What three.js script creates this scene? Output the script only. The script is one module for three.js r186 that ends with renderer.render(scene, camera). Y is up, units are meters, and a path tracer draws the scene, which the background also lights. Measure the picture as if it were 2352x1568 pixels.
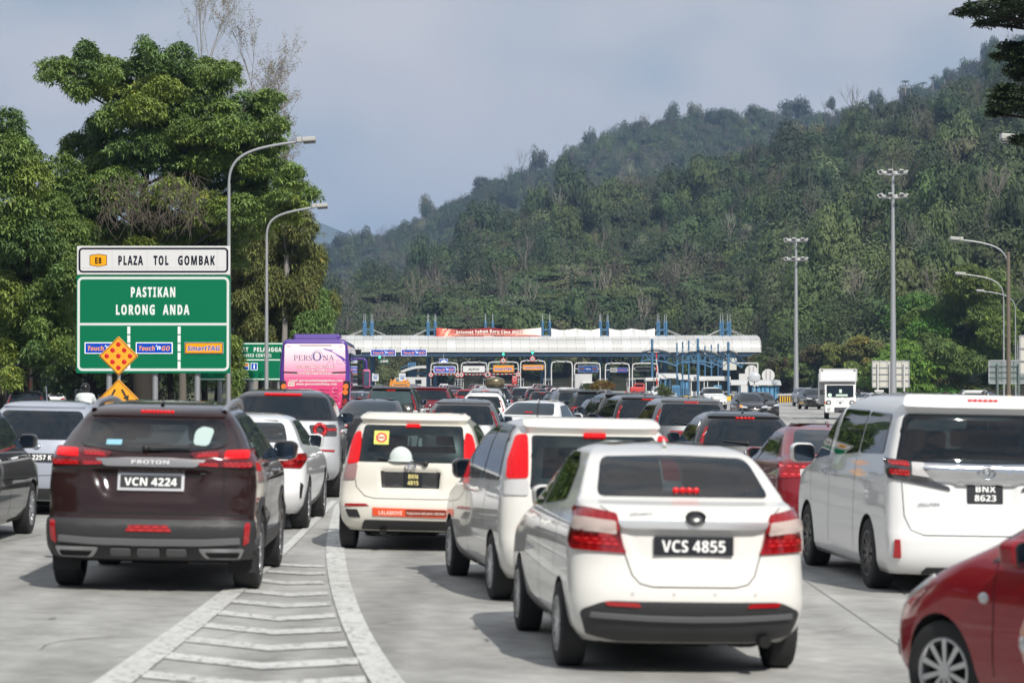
import * as THREE from 'three';
import { mergeGeometries, mergeVertices, toCreasedNormals } from 'three/addons/utils/BufferGeometryUtils.js';
import { RoundedBoxGeometry } from 'three/addons/geometries/RoundedBoxGeometry.js';
import { MarchingCubes } from 'three/addons/objects/MarchingCubes.js';
import { Brush, Evaluator, SUBTRACTION } from 'three-bvh-csg';

// ------------------------------------------------------------------ camera, sky, sun, exposure
const scene = new THREE.Scene();
const EYE = 1.96, FPX = 5900, PITCH = Math.atan(86 / FPX);          // eye height; lens length in photo units (picture 2352 units wide, horizon at 870)
const camera = new THREE.PerspectiveCamera(2 * Math.atan(783.4 / FPX) * 180 / Math.PI, 1024 / 682, 0.5, 9000);
camera.position.set(0, EYE, 0);
camera.rotation.x = PITCH;
camera.focus = 130; camera.userData.fStop = 3.7;
camera.updateMatrixWorld(true);
scene.add(camera);
const renderer = new THREE.WebGLRenderer({ antialias: true });
renderer.toneMapping = THREE.LinearToneMapping;
renderer.toneMappingExposure = 1.0;
renderer.shadowMap.enabled = true;

const SUN = new THREE.Vector3(0.46, 1, 0.62).normalize();
const sun = new THREE.DirectionalLight(new THREE.Color().setRGB(1, 0.955, 0.88), 4.75);
sun.position.copy(SUN).multiplyScalar(400); sun.target.position.set(0, 0, -150);
sun.castShadow = true; sun.name = 'sun';
sun.shadow.camera.left = -250; sun.shadow.camera.right = 250; sun.shadow.camera.top = 250; sun.shadow.camera.bottom = -250; sun.shadow.camera.far = 900;
sun.shadow.mapSize.set(4096, 4096);
scene.add(sun, sun.target);

// seeded randomness and value noise
function rng(seed) { let a = seed >>> 0; return () => { a = (a + 0x6d2b79f5) | 0; let t = Math.imul(a ^ (a >>> 15), 1 | a); t = (t + Math.imul(t ^ (t >>> 7), 61 | t)) ^ t; return ((t ^ (t >>> 14)) >>> 0) / 4294967296; }; }
function hash3(x, y, z) { let h = Math.imul(x, 374761393) ^ Math.imul(y, 668265263) ^ Math.imul(z, 1274126177); h = Math.imul(h ^ (h >>> 13), 1274126177); return ((h ^ (h >>> 16)) >>> 0) / 4294967296; }
function noise3(x, y, z) {
  const xi = Math.floor(x), yi = Math.floor(y), zi = Math.floor(z), s = (t) => t * t * (3 - 2 * t), u = s(x - xi), v = s(y - yi), w = s(z - zi), L = (a, b, t) => a + (b - a) * t;
  const q = (k) => L(L(hash3(xi, yi, zi + k), hash3(xi + 1, yi, zi + k), u), L(hash3(xi, yi + 1, zi + k), hash3(xi + 1, yi + 1, zi + k), u), v);
  return L(q(0), q(1), w);
}
const fbm = (x, y, z, n = 4) => { let a = 0, g = 0.5, t = 0; for (let i = 0; i < n; i++) { a += g * noise3(x, y, z); t += g; x *= 2.03; y *= 2.03; z *= 2.03; g *= 0.5; } return a / t; };
const lerp = THREE.MathUtils.lerp, clamp = THREE.MathUtils.clamp, sstep = THREE.MathUtils.smoothstep;

{ // hazy tropical sky with thin cloud veils, the same all round
  const W = 1024, H = 512, d = new Float32Array(W * H * 4);
  for (let j = 0; j < H; j++) for (let i = 0; i < W; i++) {
    const el = ((j + 0.5) / H - 0.5) * Math.PI, az = (i + 0.5) / W * 2 * Math.PI, e = Math.max(el, 0), cx = Math.cos(el) * Math.cos(az), cz = Math.cos(el) * Math.sin(az), cy = Math.sin(el);
    const k = 1 - Math.exp(-e * 3.2);
    let r = lerp(0.40, 0.29, k), g = lerp(0.485, 0.39, k), b = lerp(0.57, 0.50, k);
    const sc = 2.2, px = cx * sc, pz = cz * sc, py = cy * 7.5;
    let c = fbm(px * 2.6 + 7, py * 1.5 + 3, pz * 2.6 + 11, 5) * 0.62 + fbm(px * 8 + 1, py * 3.4, pz * 8 + 5, 4) * 0.38;
    c = sstep(c, 0.40, 0.62) * (0.35 + 0.65 * sstep(e, 0.02, 0.16));
    r = lerp(r, 0.69, c * 0.85); g = lerp(g, 0.665, c * 0.85); b = lerp(b, 0.69, c * 0.85);
    const s = Math.max(0, cx * SUN.x + cy * SUN.y + cz * SUN.z), glow = 0.55 * Math.pow(s, 10);
    const o = (j * W + i) * 4; d[o] = r + glow; d[o + 1] = g + glow * 0.95; d[o + 2] = b + glow * 0.85; d[o + 3] = 1;
  }
  const t = new THREE.DataTexture(d, W, H, THREE.RGBAFormat, THREE.FloatType);
  t.mapping = THREE.EquirectangularReflectionMapping; t.magFilter = THREE.LinearFilter; t.wrapS = THREE.RepeatWrapping; t.needsUpdate = true;
  scene.background = t; scene.environment = t;
}
scene.fog = new THREE.FogExp2(new THREE.Color().setRGB(0.46, 0.65, 1.0), 0.00013);

// ------------------------------------------------------------------ helpers
const used = new Map();
function numbered(n) { const k = used.get(n) || 0; used.set(n, k + 1); return k ? n + '_' + String(k).padStart(3, '0') : n; }
function tag(o, label, category, group) { o.userData.label = label; o.userData.category = category; if (group) o.userData.group = group; return o; }
function thing(name, label, category, pos = [0, 0, 0], turn = 0, group) {
  const o = new THREE.Group(); o.name = numbered(name); o.position.set(...pos); o.rotation.y = turn; scene.add(o); return tag(o, label, category, group);
}
function part(name, geo, mat, parent) {
  if (Array.isArray(geo)) geo = merge(geo);
  const m = new THREE.Mesh(geo, mat); m.name = name; m.castShadow = m.receiveShadow = true; (parent || scene).add(m); return m;
}
function struct(name, geo, mat) { const m = part(numbered(name), geo, mat, scene); m.userData.kind = 'structure'; return m; }
function sub(name, parent) { const g = new THREE.Group(); g.name = name; parent.add(g); return g; }
function merge(list) {
  const l = list.map((g) => { let h = g.index ? g.toNonIndexed() : g; const o = new THREE.BufferGeometry(); for (const k of ['position', 'normal', 'uv']) if (h.attributes[k]) o.setAttribute(k, h.attributes[k]); if (!o.attributes.normal) o.computeVertexNormals(); if (!o.attributes.uv) o.setAttribute('uv', new THREE.BufferAttribute(new Float32Array(o.attributes.position.count * 2), 2)); return o; });
  return l.length === 1 ? l[0] : mergeGeometries(l);
}
const T = (g, x = 0, y = 0, z = 0, rx = 0, ry = 0, rz = 0, s = 1) => g.applyMatrix4(new THREE.Matrix4().compose(new THREE.Vector3(x, y, z), new THREE.Quaternion().setFromEuler(new THREE.Euler(rx, ry, rz)), Array.isArray(s) ? new THREE.Vector3(...s) : new THREE.Vector3(s, s, s)));
const box = (w, h, d, x = 0, y = 0, z = 0) => T(new THREE.BoxGeometry(w, h, d), x, y, z);
const rbox = (w, h, d, r, x = 0, y = 0, z = 0) => T(new RoundedBoxGeometry(w, h, d, 2, r), x, y, z);
const cyl = (r0, r1, h, n, x = 0, y = 0, z = 0) => T(new THREE.CylinderGeometry(r1, r0, h, n), x, y + h / 2, z);   // r0 bottom, r1 top, y = base
const V3 = (x, y, z) => new THREE.Vector3(x, y, z);
function rod(a, b, r, n = 8, r2 = r) { const v = b.clone().sub(a), g = new THREE.CylinderGeometry(r2, r, v.length(), n); g.applyQuaternion(new THREE.Quaternion().setFromUnitVectors(V3(0, 1, 0), v.clone().normalize())); return g.translate((a.x + b.x) / 2, (a.y + b.y) / 2, (a.z + b.z) / 2); }
const tube = (pts, r, n = 24, m = 8) => new THREE.TubeGeometry(new THREE.CatmullRomCurve3(pts), n, r, m);
const RGB = (r, g, b) => new THREE.Color().setRGB(r, g, b);
const std = (r, g, b, rough = 0.7, metal = 0, extra = {}) => new THREE.MeshStandardMaterial({ color: RGB(r, g, b), roughness: rough, metalness: metal, ...extra });
const phys = (r, g, b, rough, o = {}) => new THREE.MeshPhysicalMaterial({ color: RGB(r, g, b), roughness: rough, ...o });
const flatFace = (t) => new THREE.MeshPhysicalMaterial({ map: t, roughness: 0.6, specularIntensity: 0.2 });
function canvasTex(w, h, draw, srgb = true) { const c = document.createElement('canvas'); c.width = w; c.height = h; const x = c.getContext('2d'); draw(x, w, h); const t = new THREE.CanvasTexture(c); if (srgb) t.colorSpace = THREE.SRGBColorSpace; t.magFilter = THREE.LinearFilter; return t; }
function noiseTex(n, f, srgb = false, rep = true) { // f(u, v, i, j) -> [r, g, b] 0..255
  const d = new Uint8Array(n * n * 4); for (let j = 0; j < n; j++) for (let i = 0; i < n; i++) { const c = f(i / n, j / n, i, j); d.set([c[0], c[1], c[2], 255], (j * n + i) * 4); }
  const t = new THREE.DataTexture(d, n, n); t.magFilter = THREE.LinearFilter; t.wrapS = t.wrapT = THREE.RepeatWrapping; if (srgb) t.colorSpace = THREE.SRGBColorSpace; t.needsUpdate = true; return t;
}
const tnoise = (u, v, f, s) => { // tileable value noise
  const x = u * f, y = v * f, xi = Math.floor(x), yi = Math.floor(y), q = (t) => t * t * (3 - 2 * t), a = q(x - xi), b = q(y - yi), h = (i, j) => hash3(((i % f) + f) % f, ((j % f) + f) % f, s);
  return lerp(lerp(h(xi, yi), h(xi + 1, yi), a), lerp(h(xi, yi + 1), h(xi + 1, yi + 1), a), b);
};
const tfbm = (u, v, f, s, n = 4) => { let a = 0, g = 0.5, t = 0; for (let i = 0; i < n; i++) { a += g * tnoise(u, v, f, s + i); t += g; f *= 2; g *= 0.55; } return a / t; };

// the ground: crossfall to the right, a long gentle dip ahead
function groundY(x, d) {
  const k = 1 - sstep(d, 110, 300);
  return -0.02 * clamp(x, -9, 6.5) * k - 0.5 * sstep(d, 40, 260) - 0.3 * sstep(-x, 15, 22) * sstep(d, 60, 110);
}
const cP = Math.cos(PITCH), sP = Math.sin(PITCH);
function dirOf(u, v) { const x = (u - 1176) / FPX, y = (784 - v) / FPX; return V3(x, y * cP + sP, -(cP - y * sP)); }
function at(u, v, d) { const r = dirOf(u, v); return V3(r.x / -r.z * d, EYE + r.y / -r.z * d, -d); }          // the point seen there at distance d
function xAt(u, d) { return at(u, 870, d).x; }
function onGround(u, v, lift = 0) { // where that sight line meets the ground
  const r = dirOf(u, v); let d = 10; for (let i = 0; i < 60; i++) { const x = r.x / -r.z * d, y = groundY(x, d); d += ((EYE - y) / (r.y / r.z) - d) * 0.6; }
  const x = r.x / -r.z * d; return V3(x, groundY(x, d) + lift, -d);
}
// ------------------------------------------------------------------ ground, road, markings
const concreteTex = noiseTex(1024, (u, v, i, j) => {
  const a = tfbm(u, v, 4, 3, 5), b = tfbm(u, v, 32, 17, 3), s = tfbm(u * 1, v, 2, 71, 3), g = hash3(i, j, 5);
    let k = 182 + (a - 0.5) * 46 + (b - 0.5) * 34 + (g - 0.5) * 30 + (s - 0.5) * 26; if (g > 0.985) k -= 30;
  return [k, k * 0.996, k * 0.98];
}, true);
const concreteBump = noiseTex(512, (u, v, i, j) => { const k = 128 + (hash3(i, j, 9) - 0.5) * 160 + (tfbm(u, v, 64, 5, 2) - 0.5) * 120; return [k, k, k]; });
concreteBump.repeat.set(4, 4);
const roadMat = new THREE.MeshStandardMaterial({ map: concreteTex, color: RGB(0.83, 0.828, 0.825), vertexColors: true, roughness: 0.92, bumpMap: concreteBump, bumpScale: 0.004 });
const grassTex = noiseTex(512, (u, v, i, j) => { const a = tfbm(u, v, 6, 13, 5), g = hash3(i, j, 2), k = 0.55 + a * 0.5 + (g - 0.5) * 0.5, e = sstep(tfbm(u, v, 5, 77, 4), 0.52, 0.66); return [lerp(88, 132, e) * k, lerp(106, 116, e) * k, lerp(44, 82, e) * k]; }, true);
const grassMat = new THREE.MeshStandardMaterial({ map: grassTex, color: RGB(0.8, 0.8, 0.8), roughness: 1 });
function sheet(xs, ds, yf, uvs = 6) { // grid over x and distance
  const P = [], U = [], I = [], n = xs.length;
  for (const d of ds) for (const x of xs) { P.push(x, yf(x, d), -d); U.push(x / uvs, d / uvs); }
  for (let j = 0; j < ds.length - 1; j++) for (let i = 0; i < n - 1; i++) { const a = j * n + i; I.push(a, a + 1, a + n, a + 1, a + n + 1, a + n); }
  const g = new THREE.BufferGeometry(); g.setAttribute('position', new THREE.Float32BufferAttribute(P, 3)); g.setAttribute('uv', new THREE.Float32BufferAttribute(U, 2)); g.setIndex(I); g.computeVertexNormals(); return g;
}
const range = (a, b, s) => { const r = []; for (let x = a; x < b - 1e-6; x += s) r.push(x); r.push(b); return r; };
const roadL = (d) => (d < 100 ? -17 : lerp(-17, -40, sstep(d, 100, 420))), roadR = (d) => lerp(20, 48, sstep(d, 40, 230)) + 6 * sstep(d, 250, 420);
{
  const xs = [-4000, -1500, -700, ...range(-400, 400, 20), 700, 1500, 4000], ds = [-60, -20, ...range(0, 560, 20), 700, 900, 1300, 2500, 6000];
  struct('ground', sheet(xs, ds, (x, d) => groundY(x, clamp(d, 0, 400)) - (x > roadL(d) - 6 && x < roadR(d) + 6 && d < 540 ? 0.6 : 0.1) + 0.5 * sstep(Math.abs(x), 60, 140)), grassMat);
  const ds2 = [...range(-40, 12, 4), ...range(12.8, 60, 0.8), ...range(62, 120, 2), ...range(126, 520, 10)], N = 200, P = [], U = [], I = [], C = [];
  for (const d of ds2) for (let i = 0; i <= N; i++) { const x = lerp(roadL(d), roadR(d), i / N); P.push(x, groundY(x, Math.max(d, 0)), -d); U.push(x / 5, d / 5); const ln = ((x + 0.012 * d + 1.7) / 3.5) - Math.floor((x + 0.012 * d + 1.7) / 3.5), tr = Math.exp(-Math.pow((Math.abs(ln - 0.5) - 0.21) / 0.075, 2)), oil = Math.exp(-Math.pow((ln - 0.5) / 0.07, 2)), n1 = fbm(x * 0.35, d * 0.05, 1.5, 3), n2 = fbm(x * 1.3, d * 0.1, 8, 4), k = 1.05 - 0.17 * tr * (0.5 + n1) - 0.2 * oil * (0.3 + n1) - 0.24 * sstep(n2, 0.5, 0.72) + 0.16 * (n1 - 0.5) - 0.22 * sstep(fbm(x * 2.3, d * 0.3, 21, 3), 0.62, 0.75); C.push(k, k * (0.995 + 0.01 * n1), k * 0.99); }
  for (let j = 0; j < ds2.length - 1; j++) for (let i = 0; i < N; i++) { const a = j * (N + 1) + i; I.push(a, a + 1, a + N + 1, a + 1, a + N + 2, a + N + 1); }
  const g = new THREE.BufferGeometry(); g.setAttribute('position', new THREE.Float32BufferAttribute(P, 3)); g.setAttribute('uv', new THREE.Float32BufferAttribute(U, 2)); g.setAttribute('color', new THREE.Float32BufferAttribute(C, 3)); g.setIndex(I); g.computeVertexNormals();
  struct('road', g, roadMat);
  // the road that runs under the trees on the left
  const pts = [[-18, 84], [-22.5, 115], [-26, 130], [-34, 195], [-46, 245], [-80, 350]], P2 = [], U2 = [], I2 = [];
  pts.forEach(([x, d], k) => { const w = 5.5; for (const s of [-1, 1]) { P2.push(x + s * w, groundY(x, d) + 0.02, -d); U2.push(s * 1, d / 5); } if (k) { const a = k * 2; I2.push(a - 2, a - 1, a, a - 1, a + 1, a); } });
  const g2 = new THREE.BufferGeometry(); g2.setAttribute('position', new THREE.Float32BufferAttribute(P2, 3)); g2.setAttribute('uv', new THREE.Float32BufferAttribute(U2, 2)); g2.setIndex(I2); g2.computeVertexNormals();
  struct('side_road', g2, new THREE.MeshStandardMaterial({ map: concreteTex, color: RGB(0.3, 0.3, 0.3), roughness: 0.95 }));
}
// painted markings: worn white paint, each stripe a strip laid on the road
const wearTex = noiseTex(512, (u, v, i, j) => { const a = tfbm(u, v, 8, 91, 5), b = tfbm(u, v, 40, 12, 3), g = hash3(i, j, 8); let k = 236 - 26 * a - 24 * b - 14 * g; if (b > 0.66 || g > 0.975) k -= 46; return [k, k, k * 0.985]; }, true);
const paintMat = new THREE.MeshStandardMaterial({ map: wearTex, color: RGB(0.93, 0.93, 0.92), roughness: 0.75 });
const jointMat = std(0.085, 0.083, 0.08, 0.95), tarMat = std(0.2, 0.198, 0.193, 0.95);
function strip(L, R, lift) { // between two rows of ground points
  const P = [], U = [], I = []; let run = 0;
  L.forEach((l, k) => { const r = R[k]; if (k) run += l.distanceTo(L[k - 1]); for (let s = 0; s <= 4; s++) { const p = l.clone().lerp(r, s / 4); P.push(p.x, groundY(p.x, -p.z) + lift, p.z); U.push(p.x / 1.7, p.z / 1.7); } if (k) for (let s = 0; s < 4; s++) { const a = k * 5 + s; I.push(a - 5, a - 4, a, a - 4, a + 1, a); } });
  const g = new THREE.BufferGeometry(); g.setAttribute('position', new THREE.Float32BufferAttribute(P, 3)); g.setAttribute('uv', new THREE.Float32BufferAttribute(U, 2)); g.setIndex(I); g.computeVertexNormals();
  if (g.attributes.normal.getY(0) < 0) { g.setIndex(I.map((_, i) => I[i - (i % 3) + 2 - (i % 3)])); g.computeVertexNormals(); } return g;
}
const dense = (pts, n = 5) => { const c = new THREE.CatmullRomCurve3(pts, false, 'centripetal'), m = (pts.length - 1) * n, o = []; for (let i = 0; i <= m; i++) o.push(c.getPoint(i / m)); return o; };
const gp = (a) => a.map(([u, v]) => onGround(u, v));
struct('gore_line', strip(dense(gp([[120, 1632], [216, 1568], [408, 1434], [514, 1355], [618, 1283], [700, 1210], [762, 1150]])), dense(gp([[215, 1632], [306, 1568], [473, 1434], [565, 1355], [645, 1283], [718, 1210], [775, 1152]])), 0.012), paintMat);
struct('gore_line', strip(dense(gp([[905, 1640], [851, 1568], [802, 1474], [770, 1393], [752, 1312], [749, 1249], [762, 1186], [771, 1160]])), dense(gp([[1000, 1640], [928, 1568], [859, 1468], [822, 1390], [799, 1317], [791, 1262], [782, 1190], [777, 1158]])), 0.012), paintMat);
{
  const st = [[634, 1296, 700, 1300, 744, 1301, 5], [617, 1312, 700, 1318, 745, 1317, 6], [592, 1332, 660, 1340, 742, 1338, 7], [566, 1357, 668, 1367, 750, 1363, 8], [534, 1380, 650, 1392, 758, 1387, 9], [502, 1407, 640, 1422, 768, 1414, 10], [470, 1436, 630, 1453, 780, 1446, 11], [428, 1468, 618, 1489, 795, 1480, 13], [382, 1506, 604, 1531, 820, 1519, 15], [330, 1549, 590, 1576, 838, 1562, 17], [270, 1600, 560, 1628, 870, 1610, 20]];
  for (const [a, b, c, d, e, f, t] of st) struct('chevron_stripe', strip(gp([[a, b - t / 2], [c, d - t / 2], [e, f - t / 2]]), gp([[a - 6, b + t / 2], [c, d + t / 2], [e + 4, f + t / 2]]), 0.008), paintMat);
  const L = (u0, v0, u1, v1, w, name, mat, lift = 0.008) => { const a = onGround(u0, v0), b = onGround(u1, v1), n = V3(-(b.z - a.z), 0, b.x - a.x).normalize().multiplyScalar(w / 2), A = [], B = []; for (let k = 0; k <= 8; k++) { const p = a.clone().lerp(b, k / 8); A.push(p.clone().add(n)); B.push(p.clone().sub(n)); } struct(name, strip(A, B, lift), mat); };
  { const R = rng(404), crack = (u, v, n, w) => { let p = onGround(u, v); const A = [], B = []; let a = R() * 6.28; for (let i = 0; i <= n; i++) { const q = w * (0.4 + R()) * Math.sin(Math.PI * (0.05 + 0.9 * i / n)), m = V3(-Math.sin(a), 0, Math.cos(a)); A.push(p.clone().addScaledVector(m, q)); B.push(p.clone().addScaledVector(m, -q)); p = p.clone().add(V3(Math.cos(a), 0, Math.sin(a)).multiplyScalar(0.12 + 0.1 * R())); a += (R() - 0.5) * 0.9; } struct('road_crack', strip(A, B, 0.004), jointMat); };
    crack(950, 1420, 14, 0.006); crack(870, 1300, 10, 0.005); crack(150, 1400, 16, 0.006); crack(60, 1500, 12, 0.006); crack(1000, 1520, 12, 0.006); crack(1960, 1440, 18, 0.006); crack(1900, 1380, 9, 0.005); crack(2020, 1530, 12, 0.006);
    const stain = (u, v, rx, rz) => { const c = onGround(u, v), A = [], B = []; for (let i = 0; i <= 16; i++) { const t = i / 16 * 2 - 1, h = Math.sqrt(1 - t * t) * rz * (0.8 + 0.4 * R()); A.push(V3(c.x + t * rx, 0, c.z - h)); B.push(V3(c.x + t * rx, 0, c.z + h)); } struct('oil_stain', strip(A, B, 0.003), std(0.2, 0.198, 0.195, 0.8)); };
    stain(1010, 1345, 0.04, 0.12); stain(120, 1420, 0.03, 0.1); }
  // slab joints, lane dashes and repairs seen on the open road to the right
  L(1812, 972, 1816, 985, 0.16, 'lane_dash', paintMat); L(1834, 989, 1855, 996, 0.16, 'lane_dash', paintMat); L(1700, 955, 1720, 962, 0.14, 'lane_dash', paintMat);
  L(1770, 947, 1905, 951, 1.3, 'tar_patch', tarMat, 0.005);
  L(1897, 968, 1888, 1010, 0.08, 'slab_joint', jointMat, 0.004); L(2080, 1365, 1990, 1310, 0.025, 'slab_joint', jointMat, 0.004); L(1845, 1330, 2180, 1560, 0.014, 'slab_joint', tarMat, 0.004);
  L(0, 1245, 95, 1228, 0.02, 'slab_joint', tarMat, 0.004);
    
}
// ------------------------------------------------------------------ toll plaza
const DP = 437, SP = FPX / DP;                                  // distance of the plaza front
const px = (u, d = DP) => xAt(u, d), hy = (v, d = DP) => at(1176, v, d).y, GY = groundY(0, DP);
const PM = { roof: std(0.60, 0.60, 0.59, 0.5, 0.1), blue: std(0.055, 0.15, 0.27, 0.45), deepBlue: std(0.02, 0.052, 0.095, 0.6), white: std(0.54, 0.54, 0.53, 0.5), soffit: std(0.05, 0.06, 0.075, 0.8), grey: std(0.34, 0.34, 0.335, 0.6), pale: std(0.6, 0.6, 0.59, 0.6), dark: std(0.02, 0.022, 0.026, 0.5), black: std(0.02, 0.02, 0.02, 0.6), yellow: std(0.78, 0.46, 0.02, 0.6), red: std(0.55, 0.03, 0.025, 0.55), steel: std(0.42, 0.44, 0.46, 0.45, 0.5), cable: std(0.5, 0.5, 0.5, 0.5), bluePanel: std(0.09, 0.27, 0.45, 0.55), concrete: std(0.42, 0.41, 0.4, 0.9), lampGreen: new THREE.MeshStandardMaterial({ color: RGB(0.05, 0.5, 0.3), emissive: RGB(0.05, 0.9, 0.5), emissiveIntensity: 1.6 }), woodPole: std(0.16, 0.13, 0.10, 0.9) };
const towers = [843, 990, 1123, 1255, 1389, 1523, 1670].map((u) => px(u));
{
  const t = thing('toll_plaza_canopy', 'long white barrel roof on blue columns spanning the toll lanes', 'toll canopy', [0, GY, -DP]);
  const x0 = px(775), x1 = px(1742), dF = -4, dB = 14, yE = hy(806) - GY, yR = hy(771, DP + 5) - GY, prof = (s) => { const a = s * Math.PI; return [yE + (yR - yE) * Math.pow(Math.sin(a), 0.62), (dF + dB) / 2 - Math.cos(a) * (dB - dF) / 2]; };
  const n = 46, w = (x1 - x0) / n;
  const sheetGeo = (s0, s1, lift) => { const P = [], U = [], I = [], M = 9, C = 13; for (let j = 0; j <= M; j++) { const [y, d] = prof(lerp(s0, s1, j / M)); for (let i = 0; i < C; i++) { const f = i / (C - 1); const rib = i % 4 === 0 ? 0.05 : 0; P.push(f * (w - 0.025), y + rib + lift, -d - rib * 0.5); U.push(f, j / M); } } for (let j = 0; j < M; j++) for (let i = 0; i < C - 1; i++) { const a = j * C + i; I.push(a, a + 1, a + C, a + 1, a + C + 1, a + C); } const g = new THREE.BufferGeometry(); g.setAttribute('position', new THREE.Float32BufferAttribute(P, 3)); g.setAttribute('uv', new THREE.Float32BufferAttribute(U, 2)); g.setIndex(I); return toCreasedNormals(g, 0.3); };
  const gs = [sheetGeo(0.0, 0.2, 0), sheetGeo(0.19, 0.5, 0.06), sheetGeo(0.5, 1, 0.06)], tones = [0, 1, 2, 3].map((i) => std(0.60 - i * 0.025, 0.60 - i * 0.026, 0.59 - i * 0.03, 0.5, 0.1)), R = rng(5);
  for (let i = 0; i < n; i++) for (const g of gs) part('roof_panel', g, tones[Math.floor(R() * 4)], t).position.set(x0 + i * w, 0, 0);
  { // right and left gable ends
    for (const x of [x0 - 0.06, x1 + 0.03]) { const s = new THREE.Shape(); s.moveTo(dF, yE - 0.75); for (let i = 0; i <= 24; i++) { const [y, d] = prof(i / 24); s.lineTo(d, y + 0.02); } s.lineTo(dB, yE - 0.75); part('gable_end', new THREE.ExtrudeGeometry(s, { depth: 0.08, bevelEnabled: false }).rotateY(Math.PI / 2), PM.pale, t).position.set(x, 0, 0); }
    part('fascia', [box(x1 - x0, 0.28, 0.1, (x0 + x1) / 2, yE - 0.1, -dF + 0.12)], PM.pale, t);
    part('edge_beam', [box(x1 - x0 - 0.3, 0.75, 0.5, (x0 + x1) / 2, yE - 0.62, -dF - 0.4), box(x1 - x0 - 0.3, 0.7, 0.5, (x0 + x1) / 2, yE - 0.6, -dB + 0.5)], PM.deepBlue, t);
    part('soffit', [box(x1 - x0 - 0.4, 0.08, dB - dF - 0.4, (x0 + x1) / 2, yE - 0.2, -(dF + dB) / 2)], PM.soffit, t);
  }
  for (const x of towers) {
    for (const [ox, od] of [[-0.62, 1.2], [0.62, 1.2], [-0.62, 6.2], [0.62, 6.2]]) {
      part('column', [cyl(0.3, 0.3, yE - 0.2, 12, x + ox, 0, -od - 2), cyl(0.42, 0.42, 1.2, 12, x + ox, 0, -od - 2)], PM.blue, t);
      const m = part('mast', [cyl(0.21, 0.21, 4.2, 10, x + ox, hy(741) - GY - 4.2, -od), cyl(0.26, 0.18, 0.3, 10, x + ox, hy(741) - GY, -od), cyl(0.24, 0.24, 0.18, 10, x + ox, hy(757) - GY, -od)], PM.blue, t); part('spike', [cyl(0.075, 0.05, 1.35, 6, x + ox, hy(741) - GY + 0.25, -od)], PM.steel, m);
    }
    for (const od of [1.2, 6.2]) part('crossbar', [rod(V3(x - 0.95, hy(757) - GY, -od), V3(x + 0.95, hy(757) - GY, -od), 0.13)], PM.blue, t);
    for (const s of [-1, 1]) { part('tie_bar', [rod(V3(x + s * 0.62, hy(757) - GY, -1.2), V3(x + s * 0.62, hy(757) - GY, -6.2), 0.1)], PM.blue, t); for (const od of [1.2, 6.2]) part('stay_cable', [rod(V3(x + s * 0.9, hy(757) - GY, -od), V3(x + s * 4.3, yR - 0.55, -od + 0.5), 0.045, 5)], PM.cable, t); }
  }
}
// lane signs hung on the eave and on portals
function logo(kind) {
  return (x, w, h) => {
    const B = { touch: ['#0a46b4', '#ffffff'], smart: ['#f09a14', '#2a2a3a'], rfid: ['#d4d4d2', '#b8b8b8'], mixed: ['#123a7a', '#6a7a94'], dark: ['#1a1d22', '#8a8a88'], half: ['#9c9c9a', '#777'] }[kind];
    x.fillStyle = B[1]; x.fillRect(0, 0, w, h); x.fillStyle = B[0]; x.fillRect(5, 5, w - 10, h - 10); x.textBaseline = 'middle'; x.textAlign = 'center';
    x.save(); x.transform(1, 0, -0.16, 1, h * 0.08, 0);
    if (kind === 'touch') { x.font = 'bold ' + h * 0.58 + 'px sans-serif'; x.strokeStyle = '#7a3a14'; x.lineWidth = 2; x.fillStyle = '#ffa04a'; x.fillText('Touch', w * 0.30, h * 0.53, w * 0.46); x.fillText('GO', w * 0.82, h * 0.53, w * 0.24); x.fillStyle = '#ffffff'; x.fillText('\u2019n', w * 0.61, h * 0.45, w * 0.16); }
    if (kind === 'smart') { x.font = 'bold ' + h * 0.58 + 'px sans-serif'; x.strokeStyle = '#c8c8e0'; x.lineWidth = 4; x.strokeText('SmartTAG', w / 2, h * 0.53, w * 0.86); x.fillStyle = '#2a3a9a'; x.fillText('SmartTAG', w / 2, h * 0.53, w * 0.86); }
    if (kind === 'rfid') { x.font = 'bold ' + h * 0.5 + 'px sans-serif'; x.fillStyle = '#22252a'; x.fillText('MyRFID', w / 2, h * 0.53, w * 0.5); }
    x.restore();
    if (kind === 'mixed') { x.strokeStyle = '#8a94a8'; x.lineWidth = 3; x.strokeRect(w * 0.06, h * 0.22, w * 0.24, h * 0.56); x.strokeRect(w * 0.70, h * 0.22, w * 0.24, h * 0.56); x.fillStyle = '#7a4a38'; x.fillRect(w * 0.08, h * 0.36, w * 0.2, h * 0.26); x.fillRect(w * 0.72, h * 0.36, w * 0.2, h * 0.26); x.fillStyle = '#c8ccd4'; x.font = 'bold ' + h * 0.4 + 'px sans-serif'; x.fillText('VISTA', w / 2, h * 0.52, w * 0.26); }
    if (kind === 'half') { x.fillStyle = '#1746a0'; x.fillRect(w * 0.42, 4, w * 0.58 - 4, h - 8); x.fillStyle = '#b86a3a'; x.fillRect(w * 0.46, h * 0.4, w * 0.48, h * 0.22); x.fillStyle = '#3a3a40'; x.font = 'bold ' + h * 0.4 + 'px sans-serif'; x.fillText('Rfid', w * 0.2, h * 0.5, w * 0.3); }
  };
}
const logoMat = {}; for (const k of ['touch', 'smart', 'rfid', 'mixed', 'dark', 'half']) logoMat[k] = flatFace(canvasTex(256, 80, logo(k)));
function signBoard(t, w, h, d, face, back, x, y, z, name = 'sign_board') { const b = part(name, [rbox(w, h, d, Math.min(0.03, d / 3), 0, 0, 0)], back, t); b.position.set(x, y, z); const f = part('sign_face', new THREE.PlaneGeometry(w * 0.985, h * 0.97).translate(0, 0, d / 2 + 0.004), face, b); return b; }
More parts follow.
